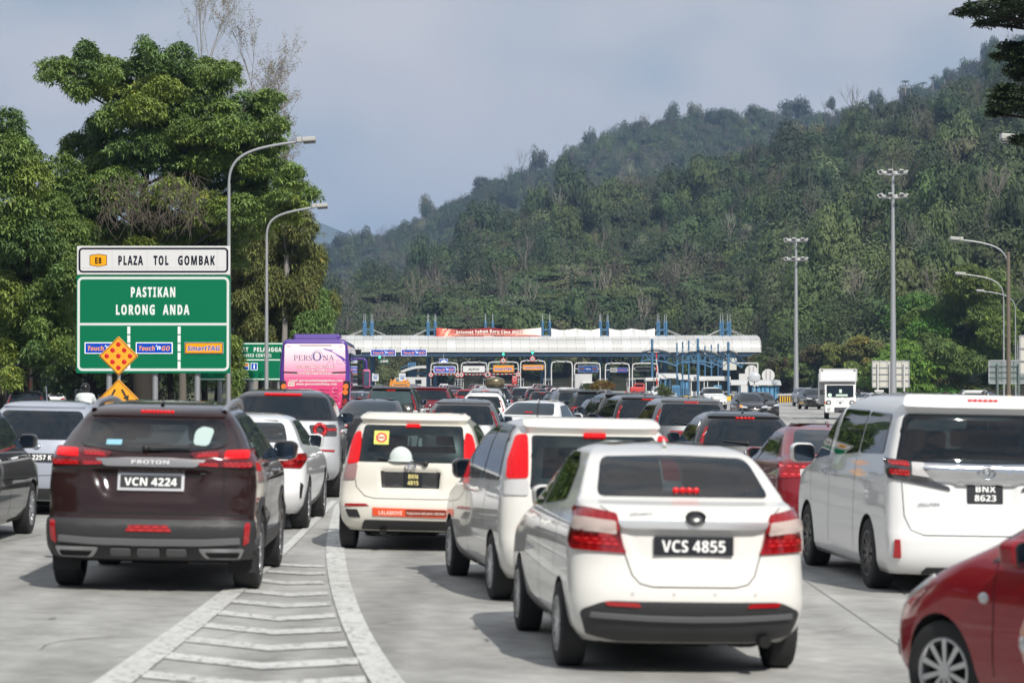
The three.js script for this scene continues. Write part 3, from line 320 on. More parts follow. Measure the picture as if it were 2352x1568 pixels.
{ // the large lane sign
  const d = 88, t = thing('lane_direction_sign', 'large green and white direction sign for the toll plaza on three posts at left', 'road sign', [0, 0, -d]); const X = (u) => px(u, d), Y = (v) => hy(v, d), g0 = groundY(X(350), d);
  const topF = canvasTex(1024, 192, (x, w, h) => { x.fillStyle = '#cfcfcf'; x.fillRect(0, 0, w, h); x.strokeStyle = '#1b1d2a'; x.lineWidth = 13; roundRect(x, 16, 16, w - 32, h - 34, 22); x.stroke(); x.strokeStyle = 'rgba(120,120,120,0.5)'; x.lineWidth = 1.5; x.beginPath(); x.moveTo(30, 148); x.lineTo(w - 30, 148); for (const k of [235, 470, 706, 940]) { x.moveTo(k, 24); x.lineTo(k, h - 24); } x.stroke(); x.fillStyle = '#f0a31c'; x.strokeStyle = '#3a2a12'; x.lineWidth = 4; x.beginPath(); x.moveTo(86, 62); x.lineTo(142, 54); x.lineTo(198, 62); x.lineTo(198, 128); x.lineTo(142, 138); x.lineTo(86, 128); x.closePath(); x.fill(); x.stroke(); narrow(x, 'E8', 142, 98, 56, 0.72, '#1b1614', 2); narrow(x, 'PLAZA', 360, 98, 84, 0.58, '#141726', 10); narrow(x, 'TOL', 566, 98, 84, 0.58, '#141726', 10); narrow(x, 'GOMBAK', 802, 98, 84, 0.6, '#141726', 10); });
  const lowF = canvasTex(1024, 650, (x, w, h) => { x.fillStyle = '#046c4a'; x.fillRect(0, 0, w, h); x.strokeStyle = '#cfd2cf'; x.lineWidth = 17; roundRect(x, 14, 16, w - 28, h - 38, 28); x.stroke(); x.beginPath(); x.moveTo(14, 324); x.lineTo(w - 14, 324); x.stroke(); x.fillStyle = '#dfe2df'; for (const cx of [349, 685]) for (let i = 0; i < 5; i++) x.fillRect(cx - 10, 340 + i * 58, 20, 50); narrow(x, 'PASTIKAN', 514, 110, 88, 0.6, '#dcdedc', 12); narrow(x, 'LORONG', 396, 228, 88, 0.62, '#dcdedc', 12); narrow(x, 'ANDA', 668, 228, 88, 0.62, '#dcdedc', 12); });
  const top = part('sign_panel', [rbox(X(528) - X(176), Y(565) - Y(631), 0.08, 0.03, (X(528) + X(176)) / 2, (Y(565) + Y(631)) / 2, 0)], SM.white, t), low = part('sign_panel', [rbox(X(529) - X(175), Y(632.5) - Y(857), 0.08, 0.03, (X(528) + X(176)) / 2, (Y(632.5) + Y(857)) / 2, 0)], SM.green, t);
  part('sign_face', new THREE.PlaneGeometry(X(528) - X(176) - 0.02, Y(565) - Y(631) - 0.02).translate((X(528) + X(176)) / 2, (Y(565) + Y(631)) / 2, 0.044), flatFace(topF), top); part('sign_face', new THREE.PlaneGeometry(X(529) - X(175) - 0.02, Y(632.5) - Y(857) - 0.02).translate((X(528) + X(176)) / 2, (Y(632.5) + Y(857)) / 2, 0.044), flatFace(lowF), low);
  for (const [u0, u1, kind] of [[194.5, 280, 'touch'], [312, 397, 'touch'], [424, 513, 'smart']]) { const p = part('lane_panel', [rbox(X(u1) - X(u0), Y(786) - Y(812.5), 0.03, 0.01, (X(u0) + X(u1)) / 2, (Y(786) + Y(812.5)) / 2, 0.06)], SM.white, t); part('panel_print', new THREE.PlaneGeometry((X(u1) - X(u0)) * 0.985, (Y(786) - Y(812.5)) * 0.96).translate((X(u0) + X(u1)) / 2, (Y(786) + Y(812.5)) / 2, 0.08), logoMat[kind], p); }
  for (const u of [249, 355, 452]) part('post', [cyl(0.1, 0.1, Y(600) - g0, 14, X(u), g0, -0.16), box(0.3, 0.1, 0.1, X(u), Y(800), -0.08), box(0.3, 0.1, 0.1, X(u), Y(680), -0.08)], SM.post, t); for (const v of [600, 700, 820]) part('rail', [box(X(520) - X(184), 0.09, 0.06, (X(184) + X(520)) / 2, Y(v), -0.07)], SM.galv, t);
}
function diamond(u, v, r, d, label, face, n) { const t = thing('diamond_sign', label, 'road sign', [px(u, d), hy(v, d), -d]), s = r / FPX * d * Math.SQRT2; part('sign_panel', [T(rbox(s, s, 0.05, 0.02), 0, 0, 0, 0, 0, Math.PI / 4)], SM.amber, t); part('border', [0, 1, 2, 3].map((i) => T(box(s * 0.95, s * 0.02, 0.012), Math.cos(i * Math.PI / 2 + Math.PI / 4) * s * 0.465, Math.sin(i * Math.PI / 2 + Math.PI / 4) * s * 0.465, 0.027, 0, 0, i * Math.PI / 2 - Math.PI / 4)), std(0.05, 0.03, 0.02, 0.6), t); face(t, s); part('post', [rod(V3(0, groundY(px(u, d), d) - hy(v, d), -0.08), V3(0, r / FPX * d * 0.8, -0.08), 0.05)], SM.post, t); }
diamond(272, 817.5, 45.5, 70, 'amber diamond sign with eight red dots in front of the green sign', (t, s) => { const k = s * 0.208, pts = [[0, 2], [-1, 1], [1, 1], [-2, 0], [0, 0], [2, 0], [-1, -1], [1, -1], [0, -2]]; for (const [a, b] of pts) part('reflector_dot', [T(new THREE.SphereGeometry(s * 0.088, 20, 10), a * k, b * k, 0.024, 0, 0, 0, [1, 1, 0.18])], std(0.55, 0.012, 0.012, 0.3), t); });
diamond(272.5, 916, 46, 69.6, 'amber diamond sign with two black arrows rising above the brown SUV', (t, s) => { for (const m of [-1, 1]) { const sh = new THREE.Shape(); [[0.09, 0.34], [0.16, 0.37], [0.30, 0.13], [0.38, 0.17], [0.37, -0.04], [0.17, 0.06], [0.235, 0.10]].forEach(([a, b], i) => sh[i ? 'lineTo' : 'moveTo'](m * a * s * 0.95, (b - 0.02) * s)); part('arrow', new THREE.ExtrudeGeometry(sh, { depth: 0.012, bevelEnabled: false }).translate(0, 0, 0.026), std(0.03, 0.025, 0.02, 0.6), t); } });
{ const d = 125, g0 = groundY(-25, d), t = thing('speed_limit_sign', 'round speed limit sign with red ring above the dark people carrier at left', 'road sign', [px(50, d), 0, -d]), y = hy(883, d); part('red_ring', [T(new THREE.CylinderGeometry(0.42, 0.42, 0.05, 36).rotateX(Math.PI / 2), 0, y, 0)], std(0.55, 0.04, 0.03, 0.5), t); part('sign_face', [T(new THREE.CircleGeometry(0.28, 32), 0, y, 0.03)], new THREE.MeshStandardMaterial({ roughness: 0.5, map: canvasTex(96, 96, (x, w, h) => { x.fillStyle = '#dedede'; x.fillRect(0, 0, w, h); narrow(x, '70', w / 2, h / 2 + 3, 62, 0.9, '#17171a', 2); }) }), t); part('plate_below', [rbox(0.55, 0.18, 0.04, 0.01, 0, y - 0.56, 0)], SM.white, t); part('post', [rod(V3(0, g0, -0.06), V3(0, y + 0.2, -0.06), 0.045)], SM.post, t); }
{ // second green sign behind the lamp posts
  const d = 128, X = (u) => px(u, d), Y = (v) => hy(v, d), g0 = groundY(X(560), d), t = thing('service_centre_sign', 'green service centre sign half hidden by leaves and the pink bus', 'road sign', [0, 0, -d]);
  part('sign_panel', [rbox(X(690) - X(448), Y(786) - Y(874), 0.08, 0.03, (X(448) + X(690)) / 2, (Y(786) + Y(874)) / 2, 0)], SM.green, t);
  part('sign_face', new THREE.PlaneGeometry(X(690) - X(448) - 0.02, Y(786) - Y(874) - 0.02).translate((X(448) + X(690)) / 2, (Y(786) + Y(874)) / 2, 0.044), flatFace(canvasTex(768, 280, (x, w, h) => { x.fillStyle = '#046c4a'; x.fillRect(0, 0, w, h); x.strokeStyle = '#e4e6e4'; x.lineWidth = 8; x.strokeRect(8, 8, w - 16, h - 18); x.beginPath(); x.moveTo(8, 128); x.lineTo(w - 8, 128); x.stroke(); narrow(x, 'KHIDMAT', 300, 52, 44, 0.82, '#dcdedc', 3); narrow(x, 'PELANGGAN', 545, 52, 44, 0.82, '#dcdedc', 3); narrow(x, '(SERVICE CENTRE)', 434, 95, 30, 0.82, '#dcdedc', 3); x.fillStyle = '#fff'; x.fillRect(406, 150, 50, 54); x.fillStyle = '#1f4fb4'; x.fillRect(410, 154, 42, 46); narrow(x, 'i', 431, 178, 42, 1, '#fff'); x.fillStyle = '#fff'; x.fillRect(340, 150, 54, 54); x.fillStyle = '#c07a3a'; x.fillRect(344, 154, 46, 22); x.fillStyle = '#1f4fb4'; x.fillRect(344, 178, 46, 22); })), t);
  for (const u of [504, 576, 640]) part('post', [cyl(0.11, 0.11, Y(800) - g0, 12, X(u), g0, -0.15)], SM.post, t);
}
function lampPost(uPost, uHead, vTop, d, label, o = {}) { // tapered pole, bent arm, box lantern
  const x = px(uPost, d), g0 = groundY(x, d), t = thing('street_lamp', label, 'street lamp', [x, g0, -d]), H = hy(vTop, d) - g0, R = px(uHead, d) - x, s = Math.sign(R), ben = Math.min(2.2, Math.abs(R) * 0.6);
  part('pole', [cyl(0.1, 0.058, H - ben, 14), cyl(0.16, 0.16, 0.5, 14)], o.wood ? PM.woodPole : SM.galv, t); part('bent_arm', [new THREE.TubeGeometry(new THREE.CubicBezierCurve3(V3(0, H - ben - 0.02, 0), V3(0, H - ben * 0.3, 0), V3(s * ben * 0.45, H - 0.25, 0), V3(R, H, 0)), 24, 0.05, 8)], o.wood ? PM.woodPole : SM.galv, t);
  const h = sub('lantern', t); h.position.set(R, H, 0); h.rotation.z = s * 0.07; h.scale.setScalar(o.k || 1); part('lantern_shell', [rbox(0.52, 0.17, 0.34, 0.04, s * 0.34, 0.06, 0), rbox(0.2, 0.2, 0.3, 0.04, s * -0.02, 0.06, 0)], SM.lampHead, h); part('lantern_glass', [rbox(0.46, 0.08, 0.28, 0.03, s * 0.36, -0.06, 0)], std(0.06, 0.06, 0.065, 0.2), h); return t;
}
lampPost(525, 688, 325, 96, 'tall grey street lamp right behind the large green sign', { k: 1.0 }); lampPost(612, 722, 476, 110, 'grey street lamp in front of the service centre sign', { k: 0.95 });
lampPost(2316, 2208, 551, 183, 'tallest street lamp at right above the sign backs', { wood: 0, k: 1.3 }); lampPost(2306, 2214, 630, 236, 'second street lamp at right with its arm below the tallest', { k: 1.3 }); lampPost(2333, 2258, 669, 285, 'third street lamp at right with its head over the green trees', { k: 1.2 }); lampPost(2338, 2280, 702, 330, 'lowest of the four street lamps at right', { k: 1.2 });
lampPost(2500, 2348, 322, 107, 'street lamp whose head enters from the right edge', { k: 1.5 });
{ const d = 178, t = thing('utility_pole', 'brown wooden pole with a yellow band at the right edge', 'pole', [px(2317, d), groundY(23, d), -d]); part('pole', [cyl(0.16, 0.12, 11.2, 12)], PM.woodPole, t); part('yellow_band', [cyl(0.175, 0.175, 0.4, 12, 0, 0.85, 0)], PM.yellow, t); }
function highMast(u, vTop, d, label) {
  const x = px(u, d), g0 = groundY(x, d), H = hy(vTop, d) - g0, t = thing('floodlight_mast', label, 'floodlight mast', [x, g0, -d]); part('mast', [cyl(0.37, 0.15, H, 14), cyl(0.6, 0.6, 0.6, 14)], SM.galv, t);
  for (const y of [H - 3.0, H - 0.4]) { part('ring_frame', [T(new THREE.TorusGeometry(1.25, 0.06, 6, 24).rotateX(Math.PI / 2), 0, y, 0), rod(V3(-1.6, y, 0), V3(1.6, y, 0), 0.06), rod(V3(0, y, -1.4), V3(0, y, 1.4), 0.06)], SM.galv, t); for (let i = 0; i < 8; i++) { const a = i / 8 * Math.PI * 2 + 0.3, f = sub('floodlight', t); f.position.set(Math.cos(a) * 1.55, y + 0.25, Math.sin(a) * 1.4); f.rotation.y = -a; part('floodlight_body', [T(rbox(0.28, 0.4, 0.52, 0.05), 0, 0, 0, 0, 0, -0.5)], SM.lampHead, f); part('floodlight_glass', [T(box(0.03, 0.32, 0.44), 0.145, -0.08, 0, 0, 0, -0.5)], std(0.1, 0.1, 0.11, 0.15), f); } } part('mast_spike', [cyl(0.03, 0.02, 1.2, 6, 0, H, 0)], SM.galv, t);
}
highMast(2052, 392, 284, 'floodlight mast, taller and nearer of the two on the right'); highMast(1829, 548, 352, 'floodlight mast, shorter one behind the white lorry');
function signBack(u0, u1, v0, v1, d, label, M, nc, nr, o = {}) { const x0 = px(u0, d), x1 = px(u1, d), y0 = hy(v1, d), y1 = hy(v0, d), g0 = groundY((x0 + x1) / 2, d), t = thing('roadside_signboard', label, 'road sign', [0, 0, -d]); for (let i = 0; i < nc; i++) for (let j = 0; j < nr; j++) part('back_panel', [rbox((x1 - x0) / nc - 0.04, (y1 - y0) / nr - 0.04, 0.06, 0.02, lerp(x0, x1, (i + 0.5) / nc), lerp(y0, y1, (j + 0.5) / nr), 0)], M, t); part('frame', [box(x1 - x0, 0.12, 0.1, (x0 + x1) / 2, y1, 0.02), box(x1 - x0, 0.12, 0.1, (x0 + x1) / 2, y0, 0.02), box(0.12, y1 - y0, 0.1, x0, (y0 + y1) / 2, 0.02), box(0.12, y1 - y0, 0.1, x1, (y0 + y1) / 2, 0.02)], SM.galv, t); for (let j = 1; j < nr; j++) part('cross_rail', [box(x1 - x0, 0.1, 0.08, (x0 + x1) / 2, lerp(y0, y1, j / nr), 0.08)], o.rail || SM.post, t); for (const f of o.posts || [0.12, 0.48, 0.86]) part('post', [rod(V3(lerp(x0, x1, f), g0, 0.18), V3(lerp(x0, x1, f), y1 - 0.3, 0.18), 0.11)], o.post || PM.white, t); }
signBack(2004, 2088, 829, 889, 290, 'cream back of a large sign behind the taller floodlight mast', SM.back, 5, 4, { posts: [0.14, 0.47, 0.86] }); signBack(2272, 2356, 828, 880, 236, 'dark grey-green back of a sign at the right edge', SM.backGreen, 3, 4, { posts: [0.22, 0.8], post: std(0.12, 0.16, 0.15, 0.6), rail: std(0.12, 0.15, 0.15, 0.6) }); signBack(2343, 2420, 771, 858, 205, 'pale sign back cut off by the right edge', SM.back, 3, 3, { posts: [0.3, 0.8] });
// ------------------------------------------------------------------ vehicles
const paintCache = new Map();
function paint(r, g, b, o = {}) { const k = [r, g, b, o.metal || 0].join(); if (!paintCache.has(k)) { const m = phys(r, g, b, o.rough ?? 0.42, { metalness: o.metal || 0, specularIntensity: o.metal ? 0.5 : 0.15, clearcoat: 1, clearcoatRoughness: 0.03 }); m.userData.paint = true; paintCache.set(k, m); } return paintCache.get(k); }
const CM = {
  glass: phys(0.008, 0.012, 0.017, 0.025, { ior: 1.62 }),
  clearGlass: phys(0.035, 0.06, 0.062, 0.03, { ior: 1.7 }),
  black: phys(0.012, 0.012, 0.013, 0.25, { clearcoat: 0.5 }), trim: std(0.02, 0.02, 0.021, 0.5), cladding: std(0.03, 0.03, 0.032, 0.55), under: std(0.008, 0.008, 0.008, 0.95),
  gap: std(0.01, 0.01, 0.01, 0.9), rubber: std(0.017, 0.017, 0.018, 0.82), chrome: std(0.75, 0.76, 0.78, 0.12, 1), satin: std(0.5, 0.5, 0.52, 0.3, 1), alloy: std(0.62, 0.63, 0.65, 0.28, 0.9), darkAlloy: std(0.07, 0.07, 0.075, 0.35, 0.8),
  mirror: std(0.2, 0.25, 0.31, 0.04, 1), lensRed: phys(0.32, 0.004, 0.008, 0.12, { clearcoat: 1 }), lensDark: phys(0.10, 0.004, 0.006, 0.12, { clearcoat: 1 }), lensClear: phys(0.55, 0.54, 0.54, 0.1, { clearcoat: 1 }), lensSmoke: phys(0.05, 0.05, 0.055, 0.1, { clearcoat: 1 }), lensAmber: phys(0.7, 0.16, 0.01, 0.2, { clearcoat: 1 }),
  glow: new THREE.MeshPhysicalMaterial({ color: RGB(0.45, 0.01, 0.015), roughness: 0.2, clearcoat: 1, emissive: RGB(0.46, 0.006, 0.012), emissiveIntensity: 1.0 }),
  hot: new THREE.MeshPhysicalMaterial({ color: RGB(0.6, 0.02, 0.03), roughness: 0.2, emissive: RGB(0.78, 0.016, 0.026), emissiveIntensity: 1.0 }),
  amberGlow: new THREE.MeshStandardMaterial({ color: RGB(0.7, 0.2, 0.02), emissive: RGB(1, 0.28, 0.02), emissiveIntensity: 1.1 }),
  reflector: phys(0.35, 0.006, 0.01, 0.2, { clearcoat: 1 }), orange: std(0.75, 0.12, 0.03, 0.5), headlamp: phys(0.5, 0.52, 0.54, 0.08, { clearcoat: 1, ior: 1.8 }), plateBlack: std(0.012, 0.013, 0.016, 0.4), white: std(0.8, 0.8, 0.8, 0.5),
};
const ledTex = (n, m, hi, lo) => { const t = canvasTex(64, 128, (x, w, h) => { const g = x.createLinearGradient(0, 0, 0, h); g.addColorStop(0, lo[0]); g.addColorStop(1, lo[1]); x.fillStyle = g; x.fillRect(0, 0, w, h); for (let j = 0; j < m; j++) for (let i = 0; i < n; i++) { const cx = (i + 0.5 + (j % 2 ? 0.2 : -0.2)) / n * w, cy = (j + 0.5) / m * h, r = Math.min(w / n, h / m) * 0.5, q = x.createRadialGradient(cx, cy, 0, cx, cy, r); q.addColorStop(0, hi); q.addColorStop(0.55, hi); q.addColorStop(1, 'rgba(120,0,6,0)'); x.fillStyle = q; x.fillRect(cx - r, cy - r, 2 * r, 2 * r); } }); return t; };
{ // lenses with rows of lit diodes, and ribbed unlit lenses
  const a = ledTex(4, 26, '#f8282e', ['#d20a12', '#c2060e']), b = ledTex(5, 2, '#ff4a4a', ['#7c0208', '#a4040c']), c = canvasTex(64, 64, (x, w, h) => { const g = x.createLinearGradient(0, 0, 0, h); g.addColorStop(0, '#8a0a12'); g.addColorStop(0.45, '#c01018'); g.addColorStop(0.5, '#5a0408'); g.addColorStop(1, '#a80c14'); x.fillStyle = g; x.fillRect(0, 0, w, h); x.strokeStyle = 'rgba(255,120,120,0.35)'; for (let i = 0; i < 8; i++) { x.beginPath(); x.moveTo(i * 9, 0); x.lineTo(i * 9 - 6, h); x.stroke(); } x.fillStyle = 'rgba(255,90,90,0.5)'; x.beginPath(); x.arc(40, 40, 8, 0, 7); x.fill(); });
  for (const [k, t] of [['hot', a], ['glow', b]]) { CM[k].map = t; CM[k].color.setRGB(0.6, 0.6, 0.6); CM[k].emissiveMap = t; CM[k].emissive.setRGB(1, 1, 1); CM[k].emissiveIntensity = k === 'hot' ? 0.75 : 0.6; }
  CM.lensRed.map = c; CM.lensRed.color.setRGB(0.75, 0.75, 0.75); CM.led = new THREE.MeshStandardMaterial({ color: RGB(0.6, 0.02, 0.03), roughness: 0.2, emissive: RGB(0.95, 0.03, 0.04), emissiveIntensity: 1 });
}
const pane = (r, g, b) => phys(r, g, b, 0.015, { transmission: 1, thickness: 0, ior: 1.7 });
CM.paneDark = pane(0.10, 0.125, 0.14); CM.paneMid = pane(0.26, 0.33, 0.34); CM.paneClear = pane(0.5, 0.62, 0.62); CM.seat = std(0.035, 0.034, 0.034, 0.9); CM.seatPale = std(0.16, 0.15, 0.14, 0.9);
// smooth monotone curve through [t, v] pairs
function curve(pts) {
  const n = pts.length, x = pts.map((p) => p[0]), y = pts.map((p) => p[1]), d = [], m = [];
  for (let i = 0; i < n - 1; i++) d.push((y[i + 1] - y[i]) / (x[i + 1] - x[i]));
  for (let i = 0; i < n; i++) m.push(i === 0 ? d[0] : i === n - 1 ? d[n - 2] : d[i - 1] * d[i] <= 0 ? 0 : 2 * d[i - 1] * d[i] / (d[i - 1] + d[i]));
  return (t) => {
    if (t <= x[0]) return y[0]; if (t >= x[n - 1]) return y[n - 1];
    let i = 0; while (t > x[i + 1]) i++; const h = x[i + 1] - x[i], s = (t - x[i]) / h, s2 = s * s, s3 = s2 * s;
    return (2 * s3 - 3 * s2 + 1) * y[i] + (s3 - 2 * s2 + s) * h * m[i] + (-2 * s3 + 3 * s2) * y[i + 1] + (s3 - s2) * h * m[i + 1];
  };
}
// The shell of a car is a stack of level outlines. q runs forward from the rear bumper, y up, x across.
function shellOf(P) {
  const rear = curve(P.rear), front = curve(P.front), wid = curve(P.width), dr = curve(P.dr || [[0, 0.34], [2, 0.3]]), df = curve(P.df || [[0, 0.5], [2, 0.5]]), pr = P.pr || 2.8, pf = P.pf || 2.5;
  const S = { P, rear, front, wid, L: P.L };
  const round = (t, p) => 1 - Math.pow(Math.max(0, 1 - Math.pow(Math.min(1, t), p)), 1 / p);
  S.rearQ = (x, y) => { const w = wid(y); let q = rear(y) + dr(y) * round(Math.abs(x) / w, pr); if (P.feature) q += P.feature(x, y); return q; };
  S.frontQ = (x, y) => P.L - front(y) - df(y) * round(Math.abs(x) / wid(y), pf);
  S.side = (q, y) => {
    const w = wid(y), a = rear(y) + dr(y), b = P.L - front(y) - df(y), t = q < a ? (a - q) / dr(y) : q > b ? (q - b) / df(y) : 0, p = q < a ? pr : pf;
    let x = w * Math.pow(Math.max(0, 1 - Math.pow(Math.min(1, t), p)), 1 / p); return x * (1 - 0.02 * Math.pow((q - P.L * 0.5) / (P.L * 0.5), 2));
  };
  S.point = (kind, a, y, off = 0) => { // position on the shell (z = -q), pushed out along its normal
    const e = 0.006, n = V3(), p = V3();
    if (kind === 'S') { const x = S.side(a, y); p.set(x, y, -a); n.set(1, -(S.side(a, y + e) - S.side(a, y - e)) / (2 * e), (S.side(a + e, y) - S.side(a - e, y)) / (2 * e)); }
    else if (kind === 'R') { const q = S.rearQ(a, y); p.set(a * (1 - 0.02 * Math.pow((q - P.L * 0.5) / (P.L * 0.5), 2)), y, -q); n.set((S.rearQ(a + e, y) - S.rearQ(a - e, y)) / (2 * e), (S.rearQ(a, y + e) - S.rearQ(a, y - e)) / (2 * e), 1); }
    else { const q = S.frontQ(a, y); p.set(a * (1 - 0.02 * Math.pow((q - P.L * 0.5) / (P.L * 0.5), 2)), y, -q); n.set(-(S.frontQ(a + e, y) - S.frontQ(a - e, y)) / (2 * e), -(S.frontQ(a, y + e) - S.frontQ(a, y - e)) / (2 * e), -1); }
    n.normalize(); return [p.addScaledVector(n, off), n];
  };
  return S;
}
function shellBody(S, fine) {
  const P = S.P, y0 = P.y0, y1 = P.y1, ys = [y0]; let y = y0; const st = fine ? 0.05 : 0.11;
  while (y < y1 - 1e-5) { let h = fine ? (y > 0.95 ? 0.032 : 0.05) : 0.1; const c = (k) => Math.max(Math.abs(S.rear(y + k) - S.rear(y)), Math.abs(S.front(y + k) - S.front(y)) * 0.6, Math.abs(S.wid(y + k) - S.wid(y)) * 1.5); while (h > 0.0012 && c(h) > st * 1.6) h *= 0.6; y = Math.min(y1, y + h); ys.push(y); }
  const nr = fine ? 40 : 12, ns = fine ? 40 : 6, nf = fine ? 24 : 10, pos = [], idx = []; let N = 0;
  for (const yy of ys) {
    const ring = [], w = S.wid(yy), qs0 = S.rearQ(w, yy), qs1 = S.frontQ(w, yy);
    const xr = (t) => Math.sin(t * Math.PI / 2) * w;
    for (let i = -nr; i <= nr; i++) { const x = xr(i / nr), q = S.rearQ(x, yy); ring.push([x * (1 - 0.02 * Math.pow((q - P.L / 2) / (P.L / 2), 2)), q]); }
    for (let i = 1; i < ns; i++) { const q = lerp(qs0, qs1, i / ns); ring.push([w * (1 - 0.02 * Math.pow((q - P.L / 2) / (P.L / 2), 2)), q]); }
    for (let i = nf; i >= -nf; i--) { const x = xr(i / nf), q = S.frontQ(x, yy); ring.push([x * (1 - 0.02 * Math.pow((q - P.L / 2) / (P.L / 2), 2)), q]); }
    for (let i = ns - 1; i > 0; i--) { const q = lerp(qs0, qs1, i / ns); ring.push([-w * (1 - 0.02 * Math.pow((q - P.L / 2) / (P.L / 2), 2)), q]); }
    N = ring.length; for (const [x, q] of ring) pos.push(x, yy, -q);
  }
  const R = ys.length; for (let j = 0; j < R - 1; j++) for (let i = 0; i < N; i++) { const a = j * N + i, b = j * N + (i + 1) % N; idx.push(a, b, a + N, b, b + N, a + N); }
  for (const [j, flip] of [[0, 1], [R - 1, 0]]) { const c = pos.length / 3; let cx = 0, cz = 0; for (let i = 0; i < N; i++) { cx += pos[(j * N + i) * 3]; cz += pos[(j * N + i) * 3 + 2]; } pos.push(cx / N, ys[j] + (flip ? 0 : 0.004), cz / N); for (let i = 0; i < N; i++) { const a = j * N + i, b = j * N + (i + 1) % N; flip ? idx.push(b, a, c) : idx.push(a, b, c); } }
  const g = new THREE.BufferGeometry(); g.setAttribute('position', new THREE.Float32BufferAttribute(pos, 3)); g.setIndex(idx); g.computeVertexNormals(); g.setAttribute('uv', new THREE.Float32BufferAttribute(new Float32Array(pos.length / 3 * 2), 2)); return g;
}
const evaluator = new Evaluator(); evaluator.useGroups = true;
function cutArches(S, g, paintM) {
  const P = S.P; let b = new Brush(g, paintM); b.updateMatrixWorld();
  for (const q of [P.ro, P.ro + P.wb]) for (const s of [-1, 1]) {
    const c = new THREE.CylinderGeometry(P.wr * 1.13, P.wr * 1.13, 0.36, 30).rotateZ(Math.PI / 2); const k = new Brush(c, CM.under); k.position.set(s * (P.track / 2 + P.ww / 2 - 0.1), P.wr, -q); k.updateMatrixWorld();
    b = evaluator.evaluate(b, k, SUBTRACTION); b.updateMatrixWorld();
  }
  return b;
}
const rounded = (pts, r, n = 4) => { // polygon with rounded corners; a point may carry its own radius
  const o = [], N = pts.length;
  for (let i = 0; i < N; i++) { const p = pts[i], a = pts[(i + N - 1) % N], c = pts[(i + 1) % N], rr = p[2] ?? r, la = Math.hypot(a[0] - p[0], a[1] - p[1]), lc = Math.hypot(c[0] - p[0], c[1] - p[1]), k = Math.min(rr, la * 0.48, lc * 0.48); if (k < 1e-4) { o.push([p[0], p[1]]); continue; }
    const A = [p[0] + (a[0] - p[0]) / la * k, p[1] + (a[1] - p[1]) / la * k], C = [p[0] + (c[0] - p[0]) / lc * k, p[1] + (c[1] - p[1]) / lc * k];
    for (let j = 0; j <= n; j++) { const t = j / n, u = 1 - t; o.push([u * u * A[0] + 2 * u * t * p[0] + t * t * C[0], u * u * A[1] + 2 * u * t * p[1] + t * t * C[1]]); } }
  return o;
};
const rect = (x0, y0, x1, y1) => [[x0, y0], [x1, y0], [x1, y1], [x0, y1]];
const flipX = (p) => p.map((a) => [-a[0], ...a.slice(1)]);
const band = (pts, w) => { const n = pts.length, L = [], R = []; for (let i = 0; i < n; i++) { const a = pts[Math.max(0, i - 1)], b = pts[Math.min(n - 1, i + 1)], dx = b[0] - a[0], dy = b[1] - a[1], l = Math.hypot(dx, dy) || 1; L.push([pts[i][0] - dy / l * w / 2, pts[i][1] + dx / l * w / 2]); R.push([pts[i][0] + dy / l * w / 2, pts[i][1] - dx / l * w / 2]); } return [...L, ...R.reverse()]; };
